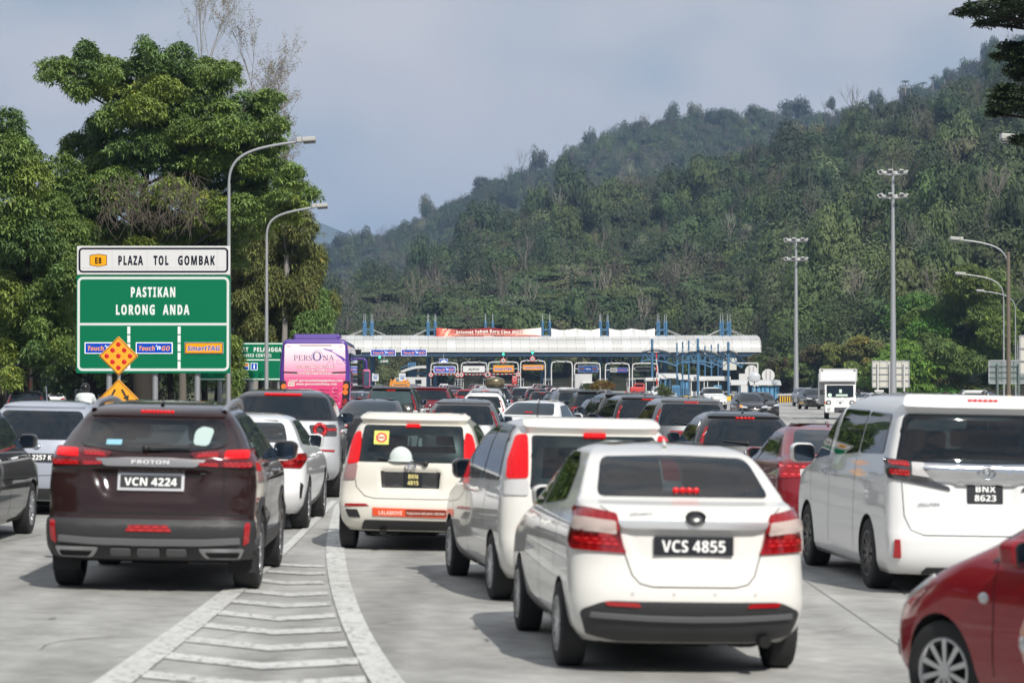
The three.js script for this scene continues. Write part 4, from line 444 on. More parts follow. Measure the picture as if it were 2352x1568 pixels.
function patch(S, kind, poly, off = 0.004, skirt = 0.02, e = 0.07, mirrorS = 1) { // a panel that follows the shell, with a folded-in edge
  const pos = [], nor = [], uv = []; const v2 = poly.map((p) => new THREE.Vector2(p[0], p[1]));
  let lo = [1e9, 1e9], hi = [-1e9, -1e9]; for (const p of poly) for (const k of [0, 1]) { lo[k] = Math.min(lo[k], p[k]); hi[k] = Math.max(hi[k], p[k]); }
  const outward = kind === 'R' ? 1 : kind === 'F' ? -1 : -1; const area = THREE.ShapeUtils.area(v2); if (area < 0) v2.reverse();
  const tris = THREE.ShapeUtils.triangulateShape(v2, []), put = (p) => { const [a, n] = S.point(kind, p.x, p.y, off); pos.push(kind === 'S' ? a.x * mirrorS : a.x, a.y, a.z); nor.push(kind === 'S' ? n.x * mirrorS : n.x, n.y, n.z); uv.push((p.x - lo[0]) / (hi[0] - lo[0]), (p.y - lo[1]) / (hi[1] - lo[1])); };
  const ccw = (kind === 'R') || (kind === 'S' && mirrorS > 0);   // seen from outside: rear x right y up; right side q runs to the right
  const go = (a, b, c, k) => { const l = [a.distanceTo(b), b.distanceTo(c), c.distanceTo(a)], m = Math.max(...l); if (m > e && k < 14) { const i = l.indexOf(m), [p, q, r] = i === 0 ? [a, b, c] : i === 1 ? [b, c, a] : [c, a, b], h = p.clone().add(q).multiplyScalar(0.5); go(p, h, r, k + 1); go(h, q, r, k + 1); } else ccw ? (put(a), put(b), put(c)) : (put(a), put(c), put(b)); };
  for (const t of tris) go(v2[t[0]], v2[t[1]], v2[t[2]], 0);
  if (skirt > 0) for (let i = 0; i < v2.length; i++) {
    const a = v2[i], b = v2[(i + 1) % v2.length], n = Math.max(1, Math.ceil(a.distanceTo(b) / e));
    for (let j = 0; j < n; j++) { const p = a.clone().lerp(b, j / n), q = a.clone().lerp(b, (j + 1) / n), [A] = S.point(kind, p.x, p.y, off), [B] = S.point(kind, q.x, q.y, off), [C] = S.point(kind, p.x, p.y, off - skirt), [D] = S.point(kind, q.x, q.y, off - skirt); const m = kind === 'S' ? mirrorS : 1; for (const w of [A, B, C, D]) w.x *= m;
      const quad = ccw ? [A, C, B, B, C, D] : [A, B, C, B, D, C], nn = V3().crossVectors(quad[1].clone().sub(quad[0]), quad[2].clone().sub(quad[0])).normalize(); for (const w of quad) { pos.push(w.x, w.y, w.z); nor.push(nn.x, nn.y, nn.z); uv.push(0, 0); } }
  }
  const g = new THREE.BufferGeometry(); g.setAttribute('position', new THREE.Float32BufferAttribute(pos, 3)); g.setAttribute('normal', new THREE.Float32BufferAttribute(nor, 3)); g.setAttribute('uv', new THREE.Float32BufferAttribute(uv, 2)); return g;
}
// wheels: unit tyre and rims, scaled to size
const tyreGeo = (n) => { const p = [[0.62, -0.44], [0.70, -0.5], [0.86, -0.5], [0.95, -0.46], [0.99, -0.40], [1, -0.2], [1, 0.2], [0.99, 0.40], [0.95, 0.46], [0.86, 0.5], [0.70, 0.5], [0.62, 0.44], [0.62, -0.44]].map(([r, y]) => new THREE.Vector2(r, y)); const g = new THREE.LatheGeometry(p, n).rotateZ(-Math.PI / 2); return g; };
const tyreFine = tyreGeo(40), tyreLow = tyreGeo(16);
function rimGeo(n, split, width) {
  const list = [new THREE.LatheGeometry([[0.60, 0.47], [0.655, 0.49], [0.655, 0.44], [0.585, 0.40], [0.57, 0.0]].map(([r, y]) => new THREE.Vector2(r, y)), 32).rotateZ(-Math.PI / 2), new THREE.CylinderGeometry(0.13, 0.14, 0.1, 16).rotateZ(Math.PI / 2).translate(0.4, 0, 0)];
  for (let i = 0; i < n; i++) for (const o of split ? [-split, split] : [0]) { const a = i / n * 2 * Math.PI; const g = new THREE.BoxGeometry(0.07, 0.54, width); const q = g.attributes.position; for (let k = 0; k < q.count; k++) if (q.getY(k) > 0) { q.setZ(k, q.getZ(k) * 1.35); q.setX(k, q.getX(k) + 0.04); } g.translate(0.38, 0.33, 0).rotateX(o); g.rotateX(a); g.computeVertexNormals(); list.push(g); }
  return merge(list);
}
const discGeo = new THREE.CylinderGeometry(0.58, 0.58, 0.06, 20).rotateZ(Math.PI / 2).translate(0.14, 0, 0);
const RIM = { five: rimGeo(5, 0.16, 0.1), ten: rimGeo(10, 0, 0.085), seven: rimGeo(7, 0, 0.14), multi: rimGeo(10, 0.1, 0.05) };
function addWheels(t, P, rim = 'ten', rimM = CM.alloy, fine = true, steer = 0) {
  for (const [q, fr] of [[P.ro, 0], [P.ro + P.wb, 1]]) for (const s of [-1, 1]) {
    const w = sub('wheel', t); w.position.set(s * (P.track / 2), P.wr, -q); if (s < 0) w.rotation.y = Math.PI; if (fr) w.rotation.y += steer;
    w.scale.set(P.ww, P.wr, P.wr);
    part('tyre', fine ? tyreFine : tyreLow, CM.rubber, w); if (fine) { part('rim', RIM[rim], rimM, w); part('brake_disc', discGeo, CM.under, w); } else part('rim', discLow, rimM, w);
  }
}
const discLow = new THREE.CylinderGeometry(0.62, 0.5, 0.3, 12).rotateZ(Math.PI / 2).translate(0.3, 0, 0);
const plateCache = new Map();
function plateMat(text, two, gold) { const k = text + two; if (!plateCache.has(k)) plateCache.set(k, new THREE.MeshStandardMaterial({ roughness: 0.4, map: canvasTex(two ? 192 : 256, two ? 128 : 56, (x, w, h) => { x.fillStyle = '#15181e'; x.fillRect(0, 0, w, h); x.fillStyle = gold ? '#e8d98a' : '#f4f4f2'; x.textAlign = 'center'; x.textBaseline = 'middle'; if (two) { x.font = 'bold 56px sans-serif'; text.split(' ').forEach((s, i) => x.fillText(s, w / 2, h * (i ? 0.74 : 0.28))); } else { x.font = 'bold 50px sans-serif'; x.fillText(text, w / 2, h / 2 + 2, w - 16); } }) })); return plateCache.get(k); }
function splitRoof(k, y, mat) { // the part of the shell above y becomes a roof of its own colour
  const g = k.body.geometry.index ? k.body.geometry.toNonIndexed() : k.body.geometry, src = k.body.geometry, p = g.attributes.position, n = g.attributes.normal, gr = src.groups.length ? src.groups : [{ start: 0, count: p.count, materialIndex: 0 }], A = [[], [], []], N = [[], [], []];
  for (const r of gr) for (let i = r.start; i < r.start + r.count; i += 3) { const c = (p.getY(i) + p.getY(i + 1) + p.getY(i + 2)) / 3, w = r.materialIndex ? 2 : c > y ? 1 : 0; for (let j = 0; j < 3; j++) { A[w].push(p.getX(i + j), p.getY(i + j), p.getZ(i + j)); N[w].push(n.getX(i + j), n.getY(i + j), n.getZ(i + j)); } }
  const mk = (w) => { const o = new THREE.BufferGeometry(); o.setAttribute('position', new THREE.Float32BufferAttribute(A[w], 3)); o.setAttribute('normal', new THREE.Float32BufferAttribute(N[w], 3)); return o; };
  k.body.geometry = mk(0); k.body.material = k.paintM; part('roof', mk(1), mat, k.t); if (A[2].length) part('wheel_arch', mk(2), CM.under, k.t);
}
class CarKit {
  constructor(P, t, paintM, fine = true) { Object.assign(this, { P, t, fine, S: shellOf(P), paintM }); const g = shellBody(this.S, fine); const b = P.noArch ? null : cutArches(this.S, g, paintM); const m = b ? new THREE.Mesh(b.geometry, b.material) : new THREE.Mesh(g, paintM); m.name = 'body'; m.castShadow = m.receiveShadow = true; t.add(m); this.body = m; part('underbody', [box(P.width[0][1] * 1.7, 0.12, P.L * 0.86, 0, P.y0 + 0.04, -P.L / 2), box(0.5, 0.1, P.wb, 0, P.y0 - 0.03, -P.ro - P.wb / 2), rod(V3(-P.track / 2, P.wr, -P.ro), V3(P.track / 2, P.wr, -P.ro), 0.05)], CM.under, t); }
  // a see-through window: the shell is opened behind it, a black ceramic border hides the cut
  glaze(kind, name, poly, paneM, w = 0.05) {
    (this.holes ||= []).push([kind, poly]); const C = poly.reduce((a, p) => [a[0] + p[0] / poly.length, a[1] + p[1] / poly.length], [0, 0]), inner = poly.map((p) => { const dx = C[0] - p[0], dy = C[1] - p[1]; const hx = Math.max(...poly.map((q) => Math.abs(q[0] - C[0]))), hy2 = Math.max(...poly.map((q) => Math.abs(q[1] - C[1]))); return [p[0] + dx * Math.min(0.9, w / hx), p[1] + dy * Math.min(0.9, w / hy2)]; });
    for (const s of kind === 'S' ? [-1, 1] : [1]) { const ring = poly.map((p, i) => { const j = (i + 1) % poly.length; return patch(this.S, kind, [p, poly[j], inner[j], inner[i]], 0.003, 0, 0.06, s); }); part(name + '_border', ring, CM.black, this.t); part(name, [patch(this.S, kind, poly, 0.007, 0, 0.07, s)], paneM, this.t); }
  }
  cut(seatY = 0.62, rows = 2) { // open the shell behind the panes, then furnish the cabin
    const src = this.body.geometry, g = src.index ? src.toNonIndexed() : src, p = g.attributes.position, n = g.attributes.normal, L = this.P.L, gr = src.groups.length ? src.groups : [{ start: 0, count: p.count, materialIndex: 0 }], A = [[], []], N = [[], []];
    const inside = (poly, a, b) => { let k = false; for (let i = 0, j = poly.length - 1; i < poly.length; j = i++) if ((poly[i][1] > b) !== (poly[j][1] > b) && a < (poly[j][0] - poly[i][0]) * (b - poly[i][1]) / (poly[j][1] - poly[i][1]) + poly[i][0]) k = !k; return k; };
    for (const r of gr) for (let i = r.start; i < r.start + r.count; i += 3) { let hit = false; if (!r.materialIndex) for (const [kind, poly] of this.holes) { let all = true; for (let j = 0; j < 3 && all; j++) { const x = p.getX(i + j), y = p.getY(i + j), q = -p.getZ(i + j), nx = n.getX(i + j), nz = n.getZ(i + j); all = kind === 'R' ? q < L * 0.5 && nz > 0.2 && inside(poly, x, y) : kind === 'F' ? q > L * 0.5 && nz < -0.2 && inside(poly, x, y) : Math.abs(nx) > 0.55 && inside(poly, q, y); } if (all) { hit = true; break; } } if (!hit) for (let j = 0; j < 3; j++) { const w = r.materialIndex ? 1 : 0; A[w].push(p.getX(i + j), p.getY(i + j), p.getZ(i + j)); N[w].push(n.getX(i + j), n.getY(i + j), n.getZ(i + j)); } }
    const mk = (w) => { const o = new THREE.BufferGeometry(); o.setAttribute('position', new THREE.Float32BufferAttribute(A[w], 3)); o.setAttribute('normal', new THREE.Float32BufferAttribute(N[w], 3)); return o; };
    this.body.geometry = mk(0); this.body.material = this.paintM; if (A[1].length) part('wheel_arch', mk(1), CM.under, this.t);
    const P = this.P, W = P.width[3][1], y0 = seatY, top = y0 + 0.62; part('cabin_floor', [rbox(W * 1.7, 0.06, L - 2.0, 0.02, 0, y0 - 0.12, -L * 0.48), rbox(W * 1.5, 0.5, 0.3, 0.08, 0, y0 + 0.16, -L + 1.35)], CM.seat, this.t);
    const qs = rows === 3 ? [0.75, 1.55, 2.4] : [P.ro + 0.12, P.ro + 1.15]; qs.forEach((q, k) => { const front = k === qs.length - 1; for (const s of front ? [-1, 1] : [-1, 1]) part('seat', [T(rbox(front ? 0.5 : 0.62, 0.66, 0.14, 0.06), s * 0.36, y0 + 0.24, -q, 0.2), T(rbox(0.26, 0.19, 0.1, 0.05), s * 0.36, top + 0.08, -q + 0.07, 0.15), rbox(0.5, 0.14, 0.5, 0.05, s * 0.36, y0 - 0.05, -q - 0.25)], k ? CM.seat : CM.seatPale, this.t); }); part('steering_wheel', [T(new THREE.TorusGeometry(0.18, 0.018, 8, 24), 0.36, y0 + 0.38, -L + 1.62, -0.4)], CM.trim, this.t); part('room_mirror', [rbox(0.24, 0.07, 0.03, 0.015, 0, P.y1 - 0.19, -L * 0.62)], CM.trim, this.t);
  }
  R(name, polys, mat, off = 0.006, skirt = 0.02, parent) { return part(name, polys.map((p) => patch(this.S, 'R', p, off, skirt, this.fine ? 0.07 : 0.16)), mat, parent || this.t); }
  F(name, polys, mat, off = 0.006, skirt = 0.02, parent) { return part(name, polys.map((p) => patch(this.S, 'F', p, off, skirt, this.fine ? 0.09 : 0.2)), mat, parent || this.t); }
  S2(name, poly, mat, off = 0.006, skirt = 0.02) { for (const s of [-1, 1]) part(name, [patch(this.S, 'S', poly, off, skirt, this.fine ? 0.09 : 0.2, s)], mat, this.t); }
  S1(name, polys, mat, off = 0.006, skirt = 0.02) { part(name, [-1, 1].flatMap((s) => polys.map((p) => patch(this.S, 'S', p, off, skirt, this.fine ? 0.09 : 0.2, s))), mat, this.t); }
  seat(o, kind, a, y, off, tilt = true) { const [p, n] = this.S.point(kind, a, y, off); o.position.copy(p); const s = Math.sign(n.z) || 1; o.rotation.set(tilt ? -Math.asin(clamp(n.y, -1, 1)) * s : 0, kind === 'F' ? Math.PI : 0, 0); return o; }
  plate(text, x, y, w = 0.52, h = 0.11, o = {}) { const kind = o.kind || 'R', g = sub('number_plate', this.t); this.seat(g, kind, x, y, o.off ?? 0.012, o.tilt ?? true); if (o.frame) part('plate_frame', [rbox(w + 0.05, h + 0.05, 0.016, 0.006)], o.frame, g); part('plate', [rbox(w, h, 0.016, 0.004, 0, 0, 0.004)], CM.plateBlack, g); const f = part('plate_text', new THREE.PlaneGeometry((o.tw || w) * 0.98, h * 0.96).translate(0, 0, 0.0145), plateMat(text, o.two || false, o.gold), g); return g; }
  emblem(kind, x, y, w, h, mat = CM.chrome, form = 'oval') { const list = form === 'rings' ? [new THREE.TorusGeometry(0.5, 0.055, 8, 32).scale(w, h, 0.4), new THREE.TorusGeometry(0.3, 0.05, 8, 24).scale(w * 0.62, h * 1.0, 0.4), new THREE.TorusGeometry(0.3, 0.05, 8, 24).scale(w * 1.25, h * 0.5, 0.4).translate(0, h * 0.2, 0)] : form === 'p' ? [new THREE.TorusGeometry(0.5, 0.05, 8, 32).scale(w, h, 0.4), T(new THREE.TorusGeometry(0.26, 0.07, 8, 20), 0.02 * w, 0.03 * h, 0, 0, 0, -0.3, [w, h * 0.85, w * 0.4]), T(box(w * 0.14, h * 0.62, 0.014), -w * 0.16, -h * 0.06, 0, 0, 0, -0.42)] : [T(new THREE.SphereGeometry(0.5, 20, 12), 0, 0, 0, 0, 0, 0, [w, h, 0.03]), new THREE.TorusGeometry(0.5, 0.05, 8, 28).scale(w, h, 0.4)]; const m = part('emblem', list, mat, this.t); this.seat(m, kind, x, y, 0.014); return m; }
  letters(kind, text, x, y, w, h, color = '#c9ccd2') { const m = part('lettering', new THREE.PlaneGeometry(w, h), new THREE.MeshStandardMaterial({ roughness: 0.3, metalness: 0.3, transparent: true, alphaTest: 0.4, map: canvasTex(256, 48, (c, W, H) => { c.clearRect(0, 0, W, H); c.font = 'bold 42px sans-serif'; c.textAlign = 'center'; c.textBaseline = 'middle'; c.fillStyle = color; c.fillText(text, W / 2, H / 2, W - 4); }) }), this.t); this.seat(m, kind, x, y, 0.009); return m; }
  mirrors(q, y, mat = this.paintM, w = 0.2, h = 0.15, out = 0.13) { // the glass looks back along the car
    for (const s of [-1, 1]) { const g = sub('side_mirror', this.t), x = this.S.side(q, y) + out; g.position.set(s * x, y + 0.035, -q); g.rotation.y = s * -0.1;
      const o = rounded([[-w * 0.46, -h * 0.46], [w * 0.44, -h * 0.5], [w * 0.5, h * 0.36], [w * 0.3, h * 0.5], [-w * 0.4, h * 0.48]].map((p) => [p[0] * s, p[1]]), h * 0.3, 6), mk = (k) => { const c = new THREE.Shape(); o.forEach((p, i) => c[i ? 'lineTo' : 'moveTo'](p[0] * k, p[1] * k)); return c; };
      const sh = new THREE.ExtrudeGeometry(mk(0.9), { depth: 0.05, bevelEnabled: true, bevelThickness: 0.05, bevelSize: h * 0.14, bevelSegments: 5, bevelOffset: -h * 0.02 }).translate(0, 0, -0.09); part('mirror_shell', [toCreasedNormals(sh, 0.9), rbox(out + 0.05, 0.04, 0.07, 0.015, -s * (out / 2 + 0.02), -h * 0.44, -0.05)], mat, g); part('mirror_rim', [new THREE.ExtrudeGeometry(mk(0.98), { depth: 0.012, bevelEnabled: false }).translate(0, 0, 0.004)], CM.trim, g); part('mirror_glass', [new THREE.ShapeGeometry(mk(0.9)).translate(0, 0, 0.0185)], CM.mirror, g); }
  }
  handles(qs, y, mat = this.paintM) { for (const s of [-1, 1]) for (const q of qs) { const [p] = this.S.point('S', q, y, 0.03); part('door_handle', [rbox(0.026, 0.03, 0.2, 0.012, 0, 0, 0), box(0.03, 0.02, 0.02, -0.02, 0, -0.085), box(0.03, 0.02, 0.02, -0.02, 0, 0.085)], mat, this.t).position.set(p.x * s, p.y, p.z); } }
  antenna(q, type = 'fin', mat = this.paintM, y = this.P.y1 - 0.01, x = 0) { part('antenna', type === 'fin' ? [T(new THREE.ConeGeometry(0.035, 0.09, 10), 0, 0.035, 0, -0.45, 0, 0, [0.55, 1, 1.9])] : [rod(V3(0, 0, 0), V3(0, 0.22, 0.12), 0.006), T(new THREE.SphereGeometry(0.03, 10, 6), 0, 0, 0, 0, 0, 0, [1, 0.5, 1.4])], mat, this.t).position.set(x, y, -q); }
  wiper(x0, y0, x1, y1, w = 0.022) { const [a] = this.S.point('R', x0, y0, 0.03), [b] = this.S.point('R', x1, y1, 0.025); part('rear_wiper', [rod(a, b, w * 0.6, 8, w * 0.35), T(new THREE.SphereGeometry(0.035, 12, 8), a.x, a.y, a.z)], CM.trim, this.t); }
  leds(x, y, n, w, h, mat = CM.led, off = 0.012, kind = 'R') { const g = part('brake_light', [...Array(n)].map((_, i) => { const [p] = this.S.point(kind, x + (i - (n - 1) / 2) * w, y, off); return T(new THREE.SphereGeometry(0.5, 10, 8), p.x, p.y, p.z, 0, 0, 0, [w * 0.95, h, 0.02]); }), mat, this.t); return g; }
  archTrim(w, mat, off = 0.012) { const P = this.P, r0 = P.wr * 1.12, r1 = r0 + w; for (const q of [P.ro, P.ro + P.wb]) { const A = [], B = []; for (let i = 0; i <= 14; i++) { const a = lerp(-0.25, Math.PI + 0.25, i / 14); const cl = (yy) => Math.max(P.y0 + 0.01, yy); A.push([q + Math.cos(a) * r0, cl(P.wr + Math.sin(a) * r0)]); B.push([q + Math.cos(a) * r1, cl(P.wr + Math.sin(a) * r1)]); } this.S2('arch_trim', [...A, ...B.reverse()], mat, off, 0.03); } }
}
// ---- generic shapes shared by most of the queue
const SEDAN = { L: 4.55, W: 1.75, y0: 0.2, y1: 1.47, wb: 2.65, ro: 0.95, wr: 0.31, ww: 0.21, track: 1.53,
  rear: [[0.2, 0.16], [0.32, 0.07], [0.5, 0.0], [0.62, 0.0], [0.8, 0.05], [0.95, 0.09], [1.04, 0.13], [1.075, 0.2], [1.09, 0.34], [1.105, 0.5], [1.15, 0.62], [1.3, 1.0], [1.38, 1.25], [1.43, 1.5], [1.46, 1.85], [1.47, 2.2]],
  front: [[0.2, 0.12], [0.35, 0.02], [0.55, 0.0], [0.68, 0.06], [0.76, 0.2], [0.86, 0.65], [0.94, 1.1], [0.99, 1.35], [1.1, 1.55], [1.3, 1.9], [1.4, 2.1], [1.45, 2.3], [1.47, 2.33]],
  width: [[0.2, 0.78], [0.35, 0.85], [0.6, 0.875], [0.8, 0.87], [0.95, 0.84], [1.02, 0.8], [1.08, 0.755], [1.3, 0.635], [1.39, 0.57], [1.44, 0.49], [1.47, 0.36]] };
const HATCH = { L: 3.75, W: 1.66, y0: 0.2, y1: 1.54, wb: 2.45, ro: 0.6, wr: 0.29, ww: 0.19, track: 1.45,
  rear: [[0.2, 0.12], [0.34, 0.04], [0.5, 0.0], [0.7, 0.01], [0.86, 0.05], [1.0, 0.1], [1.2, 0.22], [1.36, 0.34], [1.43, 0.42], [1.49, 0.6], [1.525, 0.9], [1.54, 1.3]],
  front: [[0.2, 0.1], [0.35, 0.02], [0.55, 0.0], [0.7, 0.07], [0.8, 0.2], [0.9, 0.5], [0.98, 0.8], [1.05, 0.95], [1.3, 1.4], [1.43, 1.7], [1.5, 1.95], [1.54, 2.2]],
  width: [[0.2, 0.74], [0.36, 0.81], [0.6, 0.83], [0.85, 0.825], [1.0, 0.79], [1.2, 0.73], [1.38, 0.64], [1.46, 0.57], [1.51, 0.49], [1.54, 0.36]] };
const MPV = { L: 4.4, W: 1.72, y0: 0.2, y1: 1.67, wb: 2.74, ro: 0.82, wr: 0.31, ww: 0.2, track: 1.5,
  rear: [[0.2, 0.12], [0.34, 0.04], [0.5, 0.0], [0.7, 0.01], [0.9, 0.04], [1.1, 0.1], [1.35, 0.2], [1.5, 0.29], [1.57, 0.36], [1.62, 0.52], [1.655, 0.85], [1.67, 1.3]],
  front: [[0.2, 0.1], [0.35, 0.02], [0.55, 0.0], [0.72, 0.08], [0.84, 0.25], [0.95, 0.7], [1.02, 0.95], [1.3, 1.45], [1.5, 1.85], [1.6, 2.15], [1.67, 2.4]],
  width: [[0.2, 0.78], [0.36, 0.84], [0.6, 0.86], [0.9, 0.855], [1.05, 0.83], [1.3, 0.76], [1.5, 0.68], [1.58, 0.62], [1.64, 0.52], [1.67, 0.38]] };
const SUV = { L: 4.5, W: 1.84, y0: 0.26, y1: 1.68, wb: 2.67, ro: 0.88, wr: 0.355, ww: 0.23, track: 1.6,
  rear: [[0.26, 0.16], [0.4, 0.05], [0.55, 0.0], [0.75, 0.01], [0.95, 0.05], [1.12, 0.12], [1.35, 0.3], [1.5, 0.42], [1.58, 0.5], [1.63, 0.66], [1.665, 1.0], [1.68, 1.4]],
  front: [[0.26, 0.12], [0.42, 0.02], [0.65, 0.0], [0.85, 0.06], [0.96, 0.2], [1.04, 0.65], [1.1, 1.1], [1.16, 1.25], [1.4, 1.65], [1.55, 1.95], [1.63, 2.2], [1.68, 2.5]],
  width: [[0.26, 0.82], [0.42, 0.9], [0.65, 0.92], [0.95, 0.915], [1.1, 0.88], [1.35, 0.79], [1.5, 0.72], [1.59, 0.64], [1.65, 0.54], [1.68, 0.4]] };
function dlo(P, q0, q1, yb, yt, slant0, slant1) { return [[q0, yb], [q1 + slant1, yb + 0.0], [q1, yt], [q0 + slant0, yt]]; }
function genericCar(t, type, o = {}) { // the main parts a car of the queue shows
  const P = { SEDAN, HATCH, MPV, SUV }[type], fine = !!o.fine, k = new CarKit(P, t, o.paint, fine), S = k.S, H = P.y1, sed = type === 'SEDAN', lit = o.lit === false ? CM.lensRed : CM.glow;
  const wb = { SEDAN: 1.13, HATCH: 1.02, MPV: 1.1, SUV: 1.15 }[type], wt = { SEDAN: 1.4, HATCH: 1.4, MPV: 1.53, SUV: 1.53 }[type], g = (y) => S.wid(y);
  const win = [[-g(wb) * (sed ? 0.86 : 0.84), wb], [g(wb) * (sed ? 0.86 : 0.84), wb], [g(wt) * 0.86, wt], [-g(wt) * 0.86, wt]];
  k.R('rear_window', [rounded(win, 0.07)], o.glass || CM.glass, 0.006, 0.015);
  const fb = { SEDAN: 1.03, HATCH: 1.08, MPV: 1.08, SUV: 1.19 }[type], ft = H - 0.075;
  k.F('windscreen', [rounded([[-g(fb) * 0.9, fb], [g(fb) * 0.9, fb], [g(ft) * 0.9, ft], [-g(ft) * 0.9, ft]], 0.08)], CM.glass, 0.006, 0.015);
  const yb = { SEDAN: 1.0, HATCH: 1.03, MPV: 1.06, SUV: 1.13 }[type], yt = H - 0.1, q0 = { SEDAN: 0.98, HATCH: 0.55, MPV: 0.42, SUV: 0.55 }[type], q1 = P.L - { SEDAN: 1.55, HATCH: 1.2, MPV: 1.3, SUV: 1.45 }[type], mid = P.ro + P.wb * 0.47;
  k.S2('side_window', rounded([[q0 + (sed ? -0.05 : 0.02), yb + 0.05], [mid - 0.04, yb], [mid - 0.04, yt], [q0 + (sed ? 0.42 : 0.16), yt - 0.03]], 0.05), CM.glass, 0.005, 0.012);
  k.S2('side_window', rounded([[mid + 0.04, yb], [q1 + 0.2, yb - 0.02], [q1 - 0.42, yt], [mid + 0.04, yt]], 0.05), CM.glass, 0.005, 0.012);
  // tail lamps
  const lamp = o.lamp || { SEDAN: 'wide', HATCH: 'tall', MPV: 'tall', SUV: 'wide' }[type];
  const ly = sed ? 0.93 : type === 'SUV' ? 1.0 : 0.95;
  for (const s of [-1, 1]) {
    const w = g(ly) * 0.985; let poly = lamp === 'tall' ? [[w - 0.11, ly - 0.16], [w, ly - 0.15], [g(wt) * 0.99, wt - 0.12], [g(wt) * 0.99 - 0.06, wt - 0.1], [w - 0.085, wb + 0.06]] : [[w - 0.4, ly - 0.06], [w, ly - 0.09], [w, ly + 0.1], [w - 0.4, ly + 0.05]];
    if (s < 0) poly = flipX(poly);
    k.R('tail_lamp', [rounded(poly, 0.025)], lit, 0.014, 0.03);
    if (fine || o.clear) k.R('reversing_lamp', [rounded((s < 0 ? flipX : (p) => p)(lamp === 'tall' ? [[w - 0.14, ly - 0.19], [w - 0.01, ly - 0.17], [w - 0.01, ly - 0.06], [w - 0.13, ly - 0.06]] : [[w - 0.38, ly - 0.04], [w - 0.22, ly - 0.06], [w - 0.22, ly + 0.02], [w - 0.38, ly + 0.02]]), 0.015)], CM.lensClear, 0.018, 0.01);
  }
  if (o.band) k.R('light_bar', [rounded(rect(-g(ly) * 0.55, ly - 0.03, g(ly) * 0.55, ly + 0.05), 0.015)], CM.lensRed, 0.012, 0.02);
  if (o.brake !== false) { if (sed) k.leds(0, wb + 0.05, 4, 0.05, 0.03, CM.hot, 0.014); else k.leds(0, wt + 0.025, 5, 0.06, 0.03, CM.hot, 0.016); }
  if (!sed && type !== 'SUV') k.R('spoiler', [rounded([[-g(wt) * 0.9, wt + 0.035], [g(wt) * 0.9, wt + 0.035], [g(wt + 0.08) * 0.86, wt + 0.075], [-g(wt + 0.08) * 0.86, wt + 0.075]], 0.02)], o.paint, 0.03, 0.06);
  if (type === 'SUV') k.R('spoiler', [rounded([[-g(wt) * 0.92, wt + 0.04], [g(wt) * 0.92, wt + 0.04], [g(wt + 0.08) * 0.9, wt + 0.09], [-g(wt + 0.08) * 0.9, wt + 0.09]], 0.02)], o.paint, 0.06, 0.09);
  k.R('bumper_trim', [rounded([[-g(0.4) * 0.8, P.y0 + 0.02], [g(0.4) * 0.8, P.y0 + 0.02], [g(0.4) * 0.72, P.y0 + 0.17], [-g(0.4) * 0.72, P.y0 + 0.17]], 0.04)], CM.cladding, 0.012, 0.03);
  k.plate(o.plate || 'WVA 2817', 0, sed ? 0.8 : 0.78, 0.46, 0.11, { off: 0.014 });
  if (!o.noEmblem) k.emblem('R', 0, sed ? 0.98 : 0.93, 0.1, 0.07);
  // front end
  for (const s of [-1, 1]) { const hy = { SEDAN: 0.68, HATCH: 0.72, MPV: 0.74, SUV: 0.86 }[type], w = g(hy) * 0.97; let poly = [[w - 0.42, hy - 0.04], [w, hy - 0.05], [w, hy + 0.09], [w - 0.36, hy + 0.03]]; if (s < 0) poly = flipX(poly); k.F('headlamp', [rounded(poly, 0.02)], o.headlamp || CM.headlamp, 0.012, 0.03); k.F('fog_lamp', [rounded((s < 0 ? flipX : (p) => p)(rect(g(0.42) * 0.62, 0.4, g(0.42) * 0.82, 0.5)), 0.03)], CM.lensSmoke, 0.01, 0.02); }
  const gy = { SEDAN: 0.6, HATCH: 0.62, MPV: 0.64, SUV: 0.74 }[type];
  k.F('grille', [rounded([[-0.42, gy - 0.05], [0.42, gy - 0.05], [0.5, gy + 0.07], [-0.5, gy + 0.07]], 0.02)], CM.black, 0.008, 0.02);
  k.F('lower_grille', [rounded([[-0.62, P.y0 + 0.06], [0.62, P.y0 + 0.06], [0.5, P.y0 + 0.24], [-0.5, P.y0 + 0.24]], 0.03)], CM.trim, 0.008, 0.02);
  k.plate(o.plate || 'WVA 2817', 0, gy - 0.12, 0.46, 0.11, { kind: 'F', off: 0.014 });
  if (fine) k.emblem('F', 0, gy + 0.01, 0.13, 0.09);
  k.mirrors(q1 + 0.02, yb + 0.02, o.mirror || o.paint, 0.2, 0.15, 0.12);
  k.handles([mid - 0.3, mid + 0.75], yb - 0.12, o.paint);
  if (fine) {
    const gp2 = (p) => patch(S, 'S', band(p, 0.008), 0.002, 0, 0.1, 1); const gl = [[[mid, 0.3], [mid, yb - 0.02]], [[q1 - 0.05, 0.3], [q1 + 0.12, yb - 0.05]]];
    k.S1('panel_gap', gl.map((p) => band([p[0], [(p[0][0] + p[1][0]) / 2, (p[0][1] + p[1][1]) / 2], p[1]], 0.008)), CM.gap, 0.002, 0);
    k.R('panel_gap', [band([[-g(0.6) * 0.72, wb - 0.1], [-g(0.6) * 0.68, 0.72], [-g(0.6) * 0.6, 0.56], [0, 0.54], [g(0.6) * 0.6, 0.56], [g(0.6) * 0.68, 0.72], [g(0.6) * 0.72, wb - 0.1]], 0.008)], CM.gap, 0.002, 0);
    if (!sed && o.wiper !== false) k.wiper(0, wb + 0.03, -0.36, wb + 0.06);
  }
  k.antenna(type === 'SEDAN' ? 1.75 : type === 'HATCH' ? 0.75 : 0.8, o.pole ? 'pole' : 'fin', o.paint === CM.black ? CM.trim : o.paint, H - 0.03);
